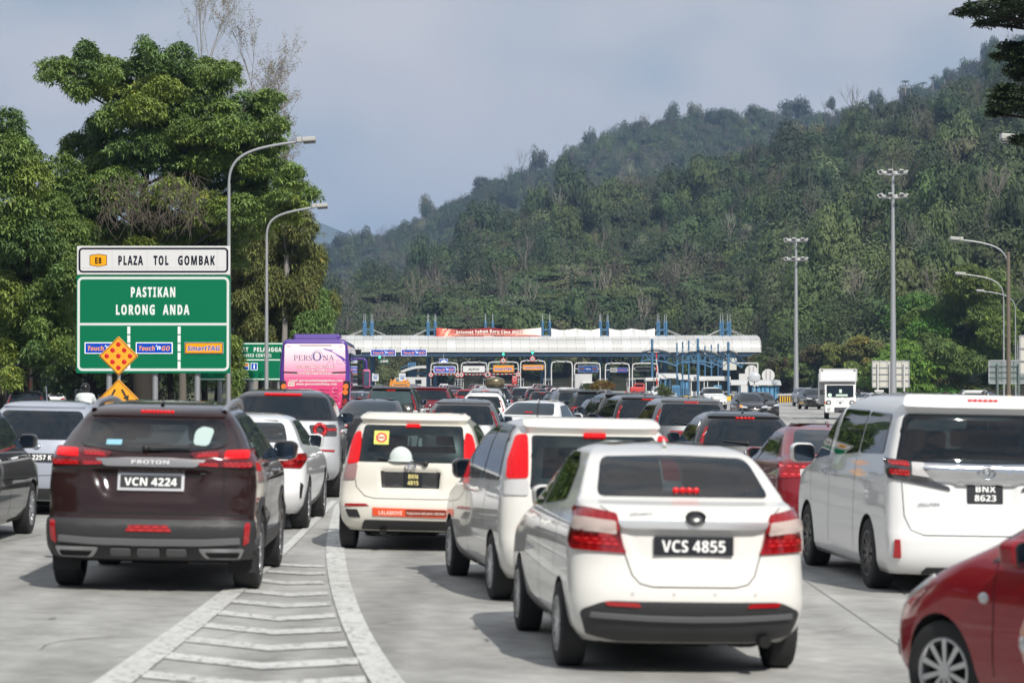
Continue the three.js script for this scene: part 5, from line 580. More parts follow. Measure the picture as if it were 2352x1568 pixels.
  if (o.rails || type === 'SUV') for (const s of [-1, 1]) part('roof_rail', [tube([V3(s * 0.57, H - 0.06, -0.75), V3(s * 0.575, H + 0.02, -1.0), V3(s * 0.575, H + 0.03, -1.9), V3(s * 0.56, H - 0.02, -2.35)], 0.018, 20, 6)], o.rails || CM.satin, t);
  addWheels(t, P, o.rim || 'ten', o.rimM || CM.alloy, fine);
  return k;
}
// ------------------------------------------------------------------ the near cars, each with its own shape
function placeRear(t, u, d, yaw, y = null) { const x = xAt(u, d); t.position.set(x, y ?? groundY(x, d + 1.2), -d); t.rotation.y = yaw * Math.PI / 180; t.rotation.z = -0.02 * (d < 120 && x > -9 && x < 14 ? 1 : 0) * Math.cos(t.rotation.y); return t; }
function placeFront(t, L, u, d, yaw = 0) { const x = xAt(u, d), a = Math.PI + yaw * Math.PI / 180; t.rotation.y = a; t.position.set(x + Math.sin(a) * L, groundY(x, d + 1), -d + Math.cos(a) * L); return t; }
const stickerTex = (w, h, f) => new THREE.MeshStandardMaterial({ roughness: 0.6, map: canvasTex(w, h, f) });

{ // dark brown SUV on the left
  const t = thing('sport_utility_vehicle', 'dark brown SUV with framed plate and lit red lamps in front of the green sign', 'car'), pm = paint(0.022, 0.009, 0.009, { rough: 0.4 });
  const P = { L: 4.52, W: 1.9, y0: 0.29, y1: 1.69, wb: 2.67, ro: 0.92, wr: 0.36, ww: 0.24, track: 1.62, pr: 3.0,
    rear: [[0.29, 0.2], [0.36, 0.1], [0.46, 0.03], [0.60, 0.0], [0.66, 0.03], [0.72, 0.05], [0.9, 0.06], [1.05, 0.09], [1.12, 0.06], [1.2, 0.07], [1.27, 0.14], [1.32, 0.22], [1.5, 0.46], [1.56, 0.5], [1.6, 0.56], [1.65, 0.85], [1.68, 1.3], [1.69, 1.7]],
    front: SUV.front.map(([y, v]) => [y * 1.005 + 0.01, v]), width: [[0.29, 0.84], [0.4, 0.93], [0.6, 0.94], [0.68, 0.925], [0.9, 0.935], [1.08, 0.925], [1.2, 0.90], [1.27, 0.86], [1.4, 0.79], [1.53, 0.70], [1.6, 0.645], [1.66, 0.55], [1.69, 0.4]], dr: [[0.3, 0.3], [1.0, 0.3], [1.3, 0.36], [1.6, 0.3]],
    feature: (x, y) => 0.05 * sstep(0.46 - Math.abs(x) + (y - 0.9) * 0.5, 0, 0.1) * sstep(y, 0.84, 0.9) * (1 - sstep(y, 1.06, 1.1)) };
  const k = new CarKit(P, t, pm);
  k.glaze('R', 'rear_window', rounded([[-0.70, 1.305, 0.16], [-0.3, 1.245], [0.3, 1.245], [0.70, 1.305, 0.16], [0.59, 1.535, 0.05], [-0.59, 1.535, 0.05]], 0.3, 6), CM.paneDark);
  k.R('lower_bumper', [rounded([[-0.925, 0.31], [0.925, 0.31], [0.93, 0.655], [-0.93, 0.655]], 0.03)], CM.cladding, 0.014, 0.03);
  k.R('bumper_ridge', [band([[-0.8, 0.49], [-0.5, 0.475], [0, 0.47], [0.5, 0.475], [0.8, 0.49]], 0.05)], std(0.13, 0.13, 0.135, 0.4), 0.04, 0.05);
  for (const s of [-1, 1]) {
    const f = s < 0 ? flipX : (p) => p;
    const tl = k.R('tail_lamp', [rounded(f([[0.34, 1.235], [0.5, 1.262], [0.9, 1.275], [0.905, 1.14], [0.86, 1.115], [0.48, 1.135]]), 0.03)], CM.lensDark, 0.018, 0.03);
    k.R('lamp_glow', [rounded(f([[0.645, 1.195], [0.86, 1.2], [0.85, 1.265], [0.66, 1.258]]), 0.02)], CM.hot, 0.026, 0.012, tl);
    k.R('lamp_glow', [rounded(f([[0.64, 1.135], [0.875, 1.125], [0.89, 1.165], [0.65, 1.17]]), 0.015)], CM.glow, 0.024, 0.012, tl);
    k.R('lamp_glow', [rounded(f([[0.40, 1.205], [0.6, 1.213], [0.6, 1.245], [0.43, 1.232]]), 0.015)], CM.glow, 0.024, 0.012, tl);
    k.R('lamp_glow', [rounded(f([[0.43, 1.14], [0.6, 1.13], [0.6, 1.16], [0.43, 1.165]]), 0.015)], CM.glow, 0.024, 0.012, tl);
    k.R('bumper_reflector', [rounded(f([[0.83, 0.445], [0.875, 0.47], [0.885, 0.63], [0.845, 0.63]]), 0.01)], CM.reflector, 0.024, 0.02);
    const ex = k.R('exhaust_trim', [rounded(f([[0.5, 0.345], [0.80, 0.345], [0.84, 0.43], [0.44, 0.43]]), 0.03)], CM.satin, 0.035, 0.04); k.R('exhaust_mouth', [rounded(f([[0.54, 0.355], [0.78, 0.355], [0.8, 0.395], [0.5, 0.395]]), 0.015)], CM.under, 0.042, 0.005, ex);
    part('mud_flap', [box(0.25, 0.2, 0.02, s * 0.79, 0.27, -P.ro + 0.36)], CM.rubber, t);
    part('roof_rail', [tube([V3(s * 0.585, 1.60, -0.66), V3(s * 0.60, 1.655, -0.9), V3(s * 0.60, 1.69, -1.5), V3(s * 0.595, 1.69, -2.1), V3(s * 0.57, 1.62, -2.6)], 0.03, 24, 8)], std(0.42, 0.42, 0.44, 0.35, 0.8), t);
  }
  for (const p of [rect(-0.34, 0.36, -0.16, 0.42), rect(-0.1, 0.355, 0.1, 0.42), rect(0.16, 0.36, 0.34, 0.42)]) k.R('skid_ridge', [rounded(p, 0.02)], std(0.1, 0.1, 0.105, 0.45), 0.04, 0.04);
  k.R('fog_lamp', [rounded([[-0.21, 0.56], [0.21, 0.56], [0.17, 0.61], [-0.17, 0.61]], 0.015)], CM.glow, 0.024, 0.02);
  k.R('chrome_bar', [rounded([[-0.40, 1.125], [0.40, 1.125], [0.5, 1.185], [0.2, 1.2], [-0.2, 1.2], [-0.5, 1.185]], 0.02)], std(0.5, 0.47, 0.45, 0.25, 0.9), 0.022, 0.03);
  k.letters('R', 'PROTON', 0, 1.165, 0.52, 0.05, '#e8e8ea').position.z += 0.02; k.letters('R', 'X70', 0.47, 1.075, 0.17, 0.05);
  k.plate('VCN 4224', 0, 0.985, 0.54, 0.115, { frame: std(0.62, 0.62, 0.64, 0.3, 0.6), off: 0.008 });
  k.leds(0, 1.585, 9, 0.034, 0.034, CM.hot, 0.02);
  k.R('spoiler', [rounded([[-0.62, 1.555], [0.62, 1.555], [0.6, 1.63], [-0.6, 1.63]], 0.03)], pm, 0.012, 0.04);
  k.R('panel_gap', [band([[-0.66, 1.1], [-0.655, 0.85], [-0.6, 0.74], [-0.5, 0.715], [0.5, 0.715], [0.6, 0.74], [0.655, 0.85], [0.66, 1.1]], 0.009), band([[-0.915, 0.70], [-0.6, 0.705], [0.6, 0.705], [0.915, 0.70]], 0.01)], CM.gap, 0.003, 0);
  k.wiper(-0.05, 1.265, 0.34, 1.275);
  k.R('window_sticker', [rounded([[0.36, 1.31], [0.50, 1.3], [0.53, 1.45], [0.42, 1.475], [0.36, 1.43]], 0.04)], std(0.42, 0.52, 0.5, 0.6), 0.011, 0); k.R('window_sticker', [rounded(rect(-0.42, 1.3, -0.28, 1.345), 0.005)], std(0.25, 0.5, 0.6, 0.6), 0.011, 0);
  const q0 = 0.75; k.glaze('S', 'side_window', rounded([[q0, 1.2], [1.95, 1.16], [1.95, 1.55], [1.1, 1.55], [q0 + 0.1, 1.45]], 0.06), CM.paneDark, 0.035); k.glaze('S', 'side_window', rounded([[2.03, 1.16], [3.15, 1.14], [2.6, 1.52], [2.03, 1.56]], 0.06), CM.paneDark, 0.035);
  k.S2('window_trim', band([[0.6, 1.175], [1.9, 1.135], [3.2, 1.115]], 0.02), CM.chrome, 0.008, 0.015); k.S2('side_cladding', rounded([[1.35, 0.31], [3.1, 0.31], [3.1, 0.48], [1.35, 0.48]], 0.03), CM.cladding, 0.014, 0.03);
  k.glaze('F', 'windscreen', rounded([[-0.78, 1.18], [0.78, 1.18], [0.6, 1.6], [-0.6, 1.6]], 0.08), CM.paneClear, 0.05);
  k.archTrim(0.075, CM.cladding); k.mirrors(3.05, 1.17, pm, 0.24, 0.17, 0.15); k.handles([1.55, 2.6], 1.03, CM.chrome); k.antenna(0.95, 'fin', pm, 1.655);
  k.S1('panel_gap', [band([[2.0, 0.5], [2.0, 0.8], [1.99, 1.12]], 0.008), band([[3.1, 0.5], [3.12, 0.8], [3.15, 1.1]], 0.008)], CM.gap, 0.002, 0);
  k.cut(P.y1 > 1.8 ? 0.75 : P.y1 > 1.66 ? 0.72 : P.y1 > 1.58 ? 0.66 : 0.58, P.y1 > 1.8 || P.L > 4.2 && P.y1 > 1.6 && P.y1 < 1.65 ? 3 : 2); addWheels(t, P, 'five', CM.alloy); placeRear(t, 338, 22.6, 1.2);
}
{ // white sedan in the foreground
  const t = thing('sedan', 'white sedan closest to the camera with chrome boot strip and black plate', 'car'), pm = paint(0.72, 0.705, 0.67);
  const P = { L: 4.17, W: 1.62, y0: 0.22, y1: 1.525, wb: 2.455, ro: 0.8, wr: 0.29, ww: 0.185, track: 1.455, pr: 2.7,
    rear: [[0.22, 0.2], [0.3, 0.09], [0.40, 0.03], [0.5, 0.0], [0.6, 0.012], [0.68, 0.04], [0.8, 0.07], [0.96, 0.075], [1.0, 0.055], [1.04, 0.05], [1.08, 0.075], [1.12, 0.12], [1.14, 0.2], [1.15, 0.31], [1.16, 0.40], [1.19, 0.48], [1.44, 0.96], [1.475, 1.12], [1.505, 1.4], [1.525, 1.85]],
    front: SEDAN.front.map(([y, v]) => [y * 1.04, v * 0.92]), width: [[0.22, 0.70], [0.34, 0.785], [0.55, 0.81], [0.8, 0.81], [0.95, 0.8], [1.05, 0.775], [1.13, 0.735], [1.19, 0.705], [1.43, 0.585], [1.475, 0.535], [1.505, 0.46], [1.525, 0.33]], dr: [[0.2, 0.3], [0.9, 0.42], [1.1, 0.4], [1.2, 0.14], [1.45, 0.12], [1.6, 0.3]],
    feature: (x, y) => 0.016 * sstep(0.38 - Math.abs(x) * 0.98 + (y - 0.7) * 0.4, 0, 0.08) * sstep(y, 0.7, 0.75) * (1 - sstep(y, 0.98, 1.0)) };
  const k = new CarKit(P, t, pm);
  k.glaze('R', 'rear_window', rounded([[-0.60, 1.18, 0.05], [0.60, 1.18, 0.05], [0.515, 1.432, 0.06], [0, 1.45], [-0.515, 1.432, 0.06]], 0.2), CM.paneDark, 0.035);
  for (const s of [-1, 1]) {
    const f = s < 0 ? flipX : (p) => p;
    const tl = k.R('tail_lamp', [rounded(f([[0.52, 1.075], [0.755, 1.115], [0.80, 0.89], [0.79, 0.835], [0.45, 0.82], [0.47, 0.86]]), 0.02)], CM.lensRed, 0.02, 0.04);
    k.R('lamp_clear', [rounded(f([[0.525, 1.035], [0.765, 1.05], [0.78, 0.975], [0.515, 0.945]]), 0.015)], phys(0.62, 0.5, 0.46, 0.15, { clearcoat: 1 }), 0.026, 0.012, tl);
    k.R('lamp_glow', [rounded(f([[0.50, 0.865], [0.765, 0.885], [0.77, 0.925], [0.52, 0.925]]), 0.015)], CM.glow, 0.026, 0.012, tl);
    k.R('bumper_reflector', [rounded(f([[0.36, 0.475], [0.58, 0.48], [0.60, 0.505], [0.38, 0.5]]), 0.008)], CM.reflector, 0.02, 0.02);
  }
  k.R('diffuser', [rounded([[-0.70, 0.28, 0.02], [-0.5, 0.235], [0.5, 0.235], [0.70, 0.28, 0.02], [0.755, 0.44, 0.04], [0.60, 0.51, 0.06], [-0.60, 0.51, 0.06], [-0.755, 0.44, 0.04]], 0.04)], CM.cladding, 0.01, 0.03);
  k.R('diffuser_ridge', [band([[-0.68, 0.42], [-0.3, 0.405], [0, 0.4], [0.3, 0.405], [0.68, 0.42]], 0.03)], std(0.12, 0.12, 0.125, 0.4), 0.03, 0.04);
  k.R('chrome_strip', [rounded([[-0.49, 1.0], [0.49, 1.0], [0.515, 1.038], [0, 1.05], [-0.515, 1.038]], 0.01)], std(0.85, 0.87, 0.9, 0.3, 0.7), 0.026, 0.04);
  k.plate('VCS 4855', 0, 0.875, 0.535, 0.125, { off: 0.01 });
  k.emblem('R', 0, 1.055, 0.13, 0.095, CM.black).position.z += 0.02; k.letters('R', 'ADVANCE', -0.36, 1.078, 0.2, 0.035, '#9a9ca2');
  k.R('panel_gap', [band([[-0.47, 0.83], [-0.42, 0.68], [-0.37, 0.625], [-0.28, 0.605], [0.28, 0.605], [0.37, 0.625], [0.42, 0.68], [0.47, 0.83]], 0.008), band([[-0.62, 1.125], [-0.55, 1.08], [-0.53, 1.05]], 0.006), band([[0.62, 1.125], [0.55, 1.08], [0.53, 1.05]], 0.006)], CM.gap, 0.002, 0);
  k.leds(0.02, 1.212, 4, 0.047, 0.042, CM.hot, 0.016);
  for (const x of [-0.42, -0.14, 0.14, 0.42]) k.R('parking_sensor', [[...Array(12)].map((_, i) => [x + 0.012 * Math.cos(i / 6 * Math.PI), 0.56 + 0.012 * Math.sin(i / 6 * Math.PI)])], std(0.5, 0.49, 0.47, 0.5), 0.004, 0.004);
  
  k.glaze('S', 'side_window', rounded([[1.04, 1.13], [1.93, 1.06], [1.93, 1.445], [1.52, 1.45], [1.18, 1.36]], 0.05), CM.paneDark, 0.035); k.glaze('S', 'side_window', rounded([[2.01, 1.055], [2.86, 1.015], [2.3, 1.42], [2.01, 1.445]], 0.05), CM.paneDark, 0.035);
  k.glaze('F', 'windscreen', rounded([[-0.68, 1.05], [0.68, 1.05], [0.53, 1.45], [-0.53, 1.45]], 0.08), CM.paneClear, 0.05);
  k.S1('panel_gap', [band([[1.95, 0.32], [1.96, 0.7], [1.97, 1.03]], 0.008), band([[2.88, 0.32], [2.95, 0.6], [2.98, 0.97]], 0.008), band([[1.12, 0.62], [1.08, 0.85], [0.95, 1.08]], 0.008)], CM.gap, 0.002, 0);
  k.mirrors(2.86, 1.03, pm, 0.235, 0.165, 0.14); k.handles([1.35, 2.25], 0.955, pm); k.antenna(1.35, 'fin', pm, 1.495);
  part('exhaust_pipe', [T(new THREE.CylinderGeometry(0.04, 0.04, 0.3, 14), 0.5, 0.24, -0.25, Math.PI / 2), T(new THREE.SphereGeometry(0.16, 14, 8), 0.42, 0.26, -0.5, 0, 0, 0, [1.3, 0.6, 1])], CM.under, t);
  k.cut(P.y1 > 1.8 ? 0.75 : P.y1 > 1.66 ? 0.72 : P.y1 > 1.58 ? 0.66 : 0.58, P.y1 > 1.8 || P.L > 4.2 && P.y1 > 1.6 && P.y1 < 1.65 ? 3 : 2); addWheels(t, P, 'multi', CM.alloy); placeRear(t, 1592, 17.0, 6.2);
}
function perodua(t, pm, o = {}) { // the small white hatchback shape
  const P = { L: 3.7, W: 1.66, y0: 0.23, y1: 1.545, wb: 2.44, ro: 0.6, wr: 0.285, ww: 0.18, track: 1.47, pr: 3.2,
    rear: [[0.23, 0.14], [0.3, 0.07], [0.4, 0.02], [0.52, 0.0], [0.6, 0.03], [0.72, 0.06], [0.86, 0.07], [0.98, 0.09], [1.05, 0.13], [1.38, 0.30], [1.44, 0.36], [1.49, 0.48], [1.525, 0.8], [1.545, 1.2]],
    front: HATCH.front, width: [[0.23, 0.73], [0.34, 0.80], [0.55, 0.83], [0.8, 0.825], [0.95, 0.79], [1.05, 0.765], [1.2, 0.725], [1.38, 0.66], [1.45, 0.6], [1.51, 0.5], [1.545, 0.36]], dr: [[0.2, 0.3], [0.9, 0.32], [1.5, 0.26]],
    feature: (x, y) => 0.04 * sstep(0.36 - Math.abs(x), 0, 0.05) * sstep(y, 0.69, 0.73) * (1 - sstep(y, 0.9, 0.93)) };
  const k = new CarKit(P, t, pm, o.fine !== false);
  k.glaze('R', 'rear_window', rounded([[-0.62, 1.0, 0.03], [0.62, 1.0, 0.03], [0.56, 1.41, 0.04], [-0.56, 1.41, 0.04]], 0.05), CM.paneClear, 0.11);
  for (const s of [-1, 1]) {
    const f = s < 0 ? flipX : (p) => p;
    k.R('tail_lamp', [rounded(f([[0.60, 0.99], [0.735, 0.965], [0.70, 1.2], [0.66, 1.315], [0.595, 1.34], [0.585, 1.2]]), 0.03)], CM.hot, 0.016, 0.03); k.R('reversing_lamp', [rounded(f([[0.63, 0.80], [0.765, 0.80], [0.745, 0.955], [0.61, 0.98]]), 0.03)], phys(0.36, 0.22, 0.22, 0.15, { clearcoat: 1 }), 0.016, 0.03);
    k.R('bumper_vent', [rounded(f([[0.56, 0.38], [0.70, 0.38], [0.74, 0.47], [0.60, 0.47]]), 0.01)], CM.trim, 0.006, 0.01); k.R('bumper_reflector', [rounded(f([[0.46, 0.515], [0.74, 0.5], [0.74, 0.53], [0.5, 0.535]]), 0.008)], CM.reflector, 0.01, 0.01);
  }
  k.R('spoiler', [rounded([[-0.60, 1.425], [0.60, 1.425], [0.585, 1.49], [-0.585, 1.49]], 0.03)], pm, 0.065, 0.12); k.R('brake_light', [rounded([[-0.09, 1.385], [0.09, 1.385], [0.07, 1.415], [-0.07, 1.415]], 0.01)], CM.hot, 0.02, 0.02);
  k.R('plate_recess', [rounded([[-0.33, 0.715], [0.33, 0.715], [0.345, 0.905], [-0.345, 0.905]], 0.01)], CM.trim, 0.004, 0.01);
  k.R('diffuser', [rounded([[-0.56, 0.25], [0.56, 0.25], [0.52, 0.355], [-0.52, 0.355]], 0.03)], CM.trim, 0.012, 0.03);
  k.emblem('R', 0, 0.955, 0.12, 0.085, CM.chrome, 'p'); if (o.wiper !== false) k.wiper(0.17, 0.985, -0.38, 1.03);
  k.R('panel_gap', [band([[-0.66, 0.93], [-0.62, 0.72], [-0.52, 0.62], [-0.4, 0.595], [0.4, 0.595], [0.52, 0.62], [0.62, 0.72], [0.66, 0.93]], 0.008)], CM.gap, 0.002, 0);
  k.glaze('S', 'side_window', rounded([[0.62, 1.06], [1.7, 1.03], [1.7, 1.42], [0.78, 1.4]], 0.07), CM.paneDark, 0.035); k.glaze('S', 'side_window', rounded([[1.78, 1.03], [2.75, 0.99], [2.15, 1.41], [1.78, 1.43]], 0.06), CM.paneDark, 0.035); k.glaze('F', 'windscreen', rounded([[-0.68, 1.06], [0.68, 1.06], [0.56, 1.46], [-0.56, 1.46]], 0.08), CM.paneClear, 0.05);
  k.mirrors(2.62, 1.03, pm); k.handles([1.1, 2.1], 0.93, pm); k.antenna(1.0, 'pole', CM.trim, 1.535); part('exhaust_pipe', [T(new THREE.CylinderGeometry(0.035, 0.035, 0.3, 12), -0.3, 0.22, -0.2, Math.PI / 2), rbox(0.34, 0.13, 0.5, 0.05, -0.3, 0.24, -0.5)], CM.under, t);
  k.cut(P.y1 > 1.8 ? 0.75 : P.y1 > 1.66 ? 0.72 : P.y1 > 1.58 ? 0.66 : 0.58, P.y1 > 1.8 || P.L > 4.2 && P.y1 > 1.6 && P.y1 < 1.65 ? 3 : 2); addWheels(t, P, 'seven', CM.alloy, o.fine !== false); return k;
}
{ // white hatchback with the orange delivery strip
  const t = thing('hatchback', 'white hatchback with orange strip on its bumper and a helmet behind its rear glass', 'car'), k = perodua(t, paint(0.71, 0.68, 0.605));
  k.plate('BKN 4815', 0.03, 0.81, 0.2, 0.16, { two: true, gold: true, off: 0.01 });
  k.R('bumper_strip', [rounded([[-0.42, 0.405], [0.42, 0.395], [0.42, 0.485], [-0.42, 0.495]], 0.005)], stickerTex(512, 64, (x, w, h) => { x.fillStyle = '#e8562a'; x.fillRect(0, 0, w, h); x.fillStyle = '#f6ded4'; x.font = 'bold 40px sans-serif'; x.textBaseline = 'middle'; x.fillText('LALAMOVE', 40, h / 2 + 2, 170); x.fillStyle = '#7a2a18'; x.fillRect(230, 8, w - 230, h - 16); x.fillStyle = '#e8d2c8'; x.font = 'bold 26px sans-serif'; x.fillText('Penghantaran lebih pantas, lebih jimat', 238, h / 2 + 2, w - 246); }), 0.012, 0.01);
  k.R('window_sticker', [rounded(rect(-0.44, 1.19, -0.27, 1.34), 0.004)], stickerTex(64, 64, (x) => { x.fillStyle = '#d8d86a'; x.fillRect(0, 0, 64, 64); x.fillStyle = '#d24a3a'; x.beginPath(); x.arc(32, 32, 24, 0, 7); x.fill(); x.fillStyle = '#e8dcc0'; x.beginPath(); x.arc(32, 32, 15, 0, 7); x.fill(); x.fillStyle = '#a03a30'; x.fillRect(20, 28, 24, 8); }), 0.013, 0);
  const [p] = k.S.point('R', -0.12, 1.05, -0.06); part('helmet', [T(new THREE.SphereGeometry(0.13, 24, 14, 0, 7, 0, 1.75), p.x, p.y + 0.02, p.z + 0.06, 0, 0, 0, [1, 1.05, 0.55]), T(new THREE.CylinderGeometry(0.145, 0.15, 0.02, 24), p.x, p.y, p.z + 0.06, 0, 0, 0, [1, 1, 0.55])], std(0.62, 0.68, 0.66, 0.35), t);
  placeRear(t, 938, 28.7, -3);
}
{ // white people carrier between the hatchback and the sedan
  const t = thing('people_carrier', 'white people carrier with tall red lamps behind the nearest white sedan', 'car'), pm = paint(0.71, 0.695, 0.655);
  const P = { L: 4.22, W: 1.7, y0: 0.22, y1: 1.62, wb: 2.75, ro: 0.72, wr: 0.295, ww: 0.19, track: 1.5, pr: 3.1,
    rear: [[0.22, 0.16], [0.3, 0.06], [0.5, 0.0], [0.62, 0.03], [0.9, 0.07], [1.05, 0.1], [1.45, 0.28], [1.5, 0.33], [1.55, 0.44], [1.6, 0.8], [1.62, 1.2]], front: MPV.front.map(([y, v]) => [y * 0.97, v]),
    width: [[0.22, 0.75], [0.34, 0.82], [0.6, 0.85], [0.9, 0.845], [1.03, 0.82], [1.2, 0.785], [1.46, 0.695], [1.52, 0.64], [1.58, 0.54], [1.62, 0.38]], dr: [[0.2, 0.32], [1.5, 0.3]] };
  const k = new CarKit(P, t, pm);
  k.glaze('R', 'rear_window', rounded([[-0.60, 1.0, 0.03], [0.60, 1.0, 0.03], [0.555, 1.47, 0.03], [-0.555, 1.47, 0.03]], 0.05), CM.paneClear, 0.1);
  for (const s of [-1, 1]) { const f = s < 0 ? flipX : (p) => p; k.R('tail_lamp', [rounded(f([[0.61, 1.1], [0.785, 1.09], [0.76, 1.25], [0.675, 1.465], [0.585, 1.475]]), 0.03)], CM.hot, 0.016, 0.03); k.R('reversing_lamp', [rounded(f([[0.61, 0.95], [0.81, 0.95], [0.79, 1.08], [0.61, 1.09]]), 0.03)], CM.lensClear, 0.016, 0.03); }
  k.R('spoiler', [rounded([[-0.60, 1.485], [0.60, 1.485], [0.585, 1.555], [-0.585, 1.555]], 0.03)], pm, 0.075, 0.13); k.R('brake_light', [rounded(rect(-0.1, 1.45, 0.1, 1.478), 0.01)], CM.hot, 0.03, 0.03);
  k.R('diffuser', [rounded([[-0.6, 0.24], [0.6, 0.24], [0.56, 0.36], [-0.56, 0.36]], 0.03)], CM.trim, 0.012, 0.03); k.plate('WYE 6120', 0, 0.78, 0.5, 0.11);
  k.glaze('S', 'side_window', rounded([[0.5, 1.07], [1.35, 1.05], [1.35, 1.5], [0.85, 1.5], [0.62, 1.38]], 0.08), CM.paneDark, 0.035); k.glaze('S', 'side_window', rounded([[1.41, 1.05], [2.2, 1.03], [2.2, 1.52], [1.41, 1.51]], 0.04), CM.paneDark, 0.035); k.glaze('S', 'side_window', rounded([[2.27, 1.03], [3.15, 0.99], [2.55, 1.46], [2.27, 1.51]], 0.05), CM.paneDark, 0.035);
  k.S2('rain_guard', band([[0.62, 1.42], [0.85, 1.525], [1.4, 1.535], [2.3, 1.535], [2.6, 1.485], [3.0, 1.2]], 0.03), CM.black, 0.014, 0.02);
  k.glaze('F', 'windscreen', rounded([[-0.7, 1.05], [0.7, 1.05], [0.58, 1.52], [-0.58, 1.52]], 0.08), CM.paneClear, 0.05);
  k.S1('panel_gap', [band([[2.24, 0.32], [2.24, 0.7], [2.24, 1.02]], 0.008), band([[3.15, 0.32], [3.2, 0.7], [3.2, 0.97]], 0.008), band([[1.2, 0.62], [1.18, 0.8], [1.0, 1.02]], 0.008)], CM.gap, 0.002, 0);
  k.mirrors(3.02, 1.05, CM.black, 0.23, 0.17, 0.14); k.handles([1.55, 2.55], 0.95, pm); k.antenna(0.85, 'pole', CM.trim, 1.6, -0.42);
  k.cut(P.y1 > 1.8 ? 0.75 : P.y1 > 1.66 ? 0.72 : P.y1 > 1.58 ? 0.66 : 0.58, P.y1 > 1.8 || P.L > 4.2 && P.y1 > 1.6 && P.y1 < 1.65 ? 3 : 2); addWheels(t, P, 'ten', CM.alloy); placeRear(t, 1372, 22.3, 9);
}
{ // big white van-like car at the right
  const t = thing('luxury_van', 'large white luxury van with chrome tail band and two-row black plate at right', 'car'), pm = paint(0.75, 0.75, 0.745);
  const P = { L: 4.93, W: 1.85, y0: 0.2, y1: 1.9, wb: 3.0, ro: 1.0, wr: 0.34, ww: 0.23, track: 1.6, pr: 3.6,
    rear: [[0.2, 0.14], [0.28, 0.06], [0.4, 0.01], [0.55, 0.0], [0.62, 0.02], [0.9, 0.045], [1.08, 0.06], [1.2, 0.05], [1.25, 0.09], [1.68, 0.22], [1.74, 0.26], [1.8, 0.36], [1.86, 0.65], [1.89, 1.1], [1.9, 1.6]],
    front: [[0.2, 0.1], [0.4, 0.02], [0.7, 0], [0.95, 0.08], [1.05, 0.3], [1.13, 0.7], [1.2, 0.92], [1.5, 1.35], [1.7, 1.7], [1.8, 2.0], [1.87, 2.3], [1.9, 2.6]],
    width: [[0.2, 0.87], [0.3, 0.91], [0.6, 0.925], [1.0, 0.92], [1.2, 0.905], [1.5, 0.84], [1.7, 0.775], [1.78, 0.73], [1.85, 0.64], [1.9, 0.45]], dr: [[0.2, 0.26], [1.2, 0.28], [1.8, 0.24]],
    feature: (x, y) => 0.03 * sstep(0.33 - Math.abs(x), 0, 0.06) * sstep(y, 0.83, 0.88) * (1 - sstep(y, 1.06, 1.08)) };
  const k = new CarKit(P, t, pm);
  k.glaze('R', 'rear_window', rounded([[-0.845, 1.235, 0.03], [0.845, 1.235, 0.03], [0.74, 1.705, 0.06], [-0.74, 1.705, 0.06]], 0.05), CM.paneDark);
  k.R('spoiler', [rounded([[-0.72, 1.715], [0.72, 1.715], [0.68, 1.80], [-0.68, 1.80]], 0.03)], pm, 0.10, 0.16); k.leds(0, 1.755, 6, 0.05, 0.024, CM.hot, 0.115);
  k.R('chrome_band', [rounded([[-0.50, 1.075], [0.50, 1.075], [0.62, 1.21], [-0.62, 1.21]], 0.03)], CM.chrome, 0.03, 0.05);
  k.emblem('R', 0, 1.165, 0.16, 0.11, CM.chrome, 'rings').position.z += 0.035;
  for (const s of [-1, 1]) { const f = s < 0 ? flipX : (p) => p; const tl = k.R('tail_lamp', [rounded(f([[0.60, 1.235], [0.915, 1.285], [0.90, 1.10], [0.34, 0.99], [0.36, 1.03], [0.55, 1.09]]), 0.02)], CM.lensSmoke, 0.02, 0.04);
    k.R('lamp_glow', [rounded(f([[0.73, 1.205], [0.885, 1.22], [0.885, 1.265], [0.74, 1.255]]), 0.012)], CM.glow, 0.028, 0.012, tl); k.R('lamp_glow', [rounded(f([[0.73, 1.13], [0.885, 1.14], [0.885, 1.19], [0.73, 1.185]]), 0.012)], CM.glow, 0.028, 0.012, tl); k.R('lamp_clear', [rounded(f([[0.52, 1.115], [0.71, 1.14], [0.71, 1.24], [0.60, 1.235]]), 0.012)], CM.lensClear, 0.028, 0.012, tl);
    k.R('bumper_reflector', [rounded(f([[0.80, 0.36], [0.865, 0.36], [0.86, 0.53], [0.815, 0.53]]), 0.008)], CM.reflector, 0.02, 0.02); }
  k.R('lamp_strip', [band([[-0.62, 1.235], [0, 1.225], [0.62, 1.235]], 0.02)], CM.chrome, 0.014, 0.02);
  k.plate('BNX 8623', 0, 0.97, 0.34, 0.19, { two: true, off: 0.01 }); k.letters('R', 'VELLFIRE', -0.55, 0.86, 0.29, 0.045, '#8d9096');
  k.R('panel_gap', [band([[-0.80, 1.07], [-0.78, 0.75], [-0.72, 0.62], [-0.6, 0.575], [0.6, 0.575], [0.72, 0.62], [0.78, 0.75], [0.80, 1.07]], 0.008)], CM.gap, 0.002, 0);
  
  k.glaze('S', 'side_window', rounded([[0.5, 1.32], [1.5, 1.30], [1.5, 1.71], [0.6, 1.70]], 0.07), CM.paneDark, 0.035); k.glaze('S', 'side_window', rounded([[1.57, 1.30], [2.7, 1.25], [2.7, 1.72], [1.57, 1.72]], 0.05), CM.paneDark, 0.035); k.glaze('S', 'side_window', rounded([[2.9, 1.24], [3.9, 1.16], [3.2, 1.62], [2.9, 1.70]], 0.06), CM.paneDark, 0.035);
  k.S2('door_pillar', band([[2.8, 1.2], [2.75, 1.45], [2.8, 1.735]], 0.13), pm, 0.010, 0.02);
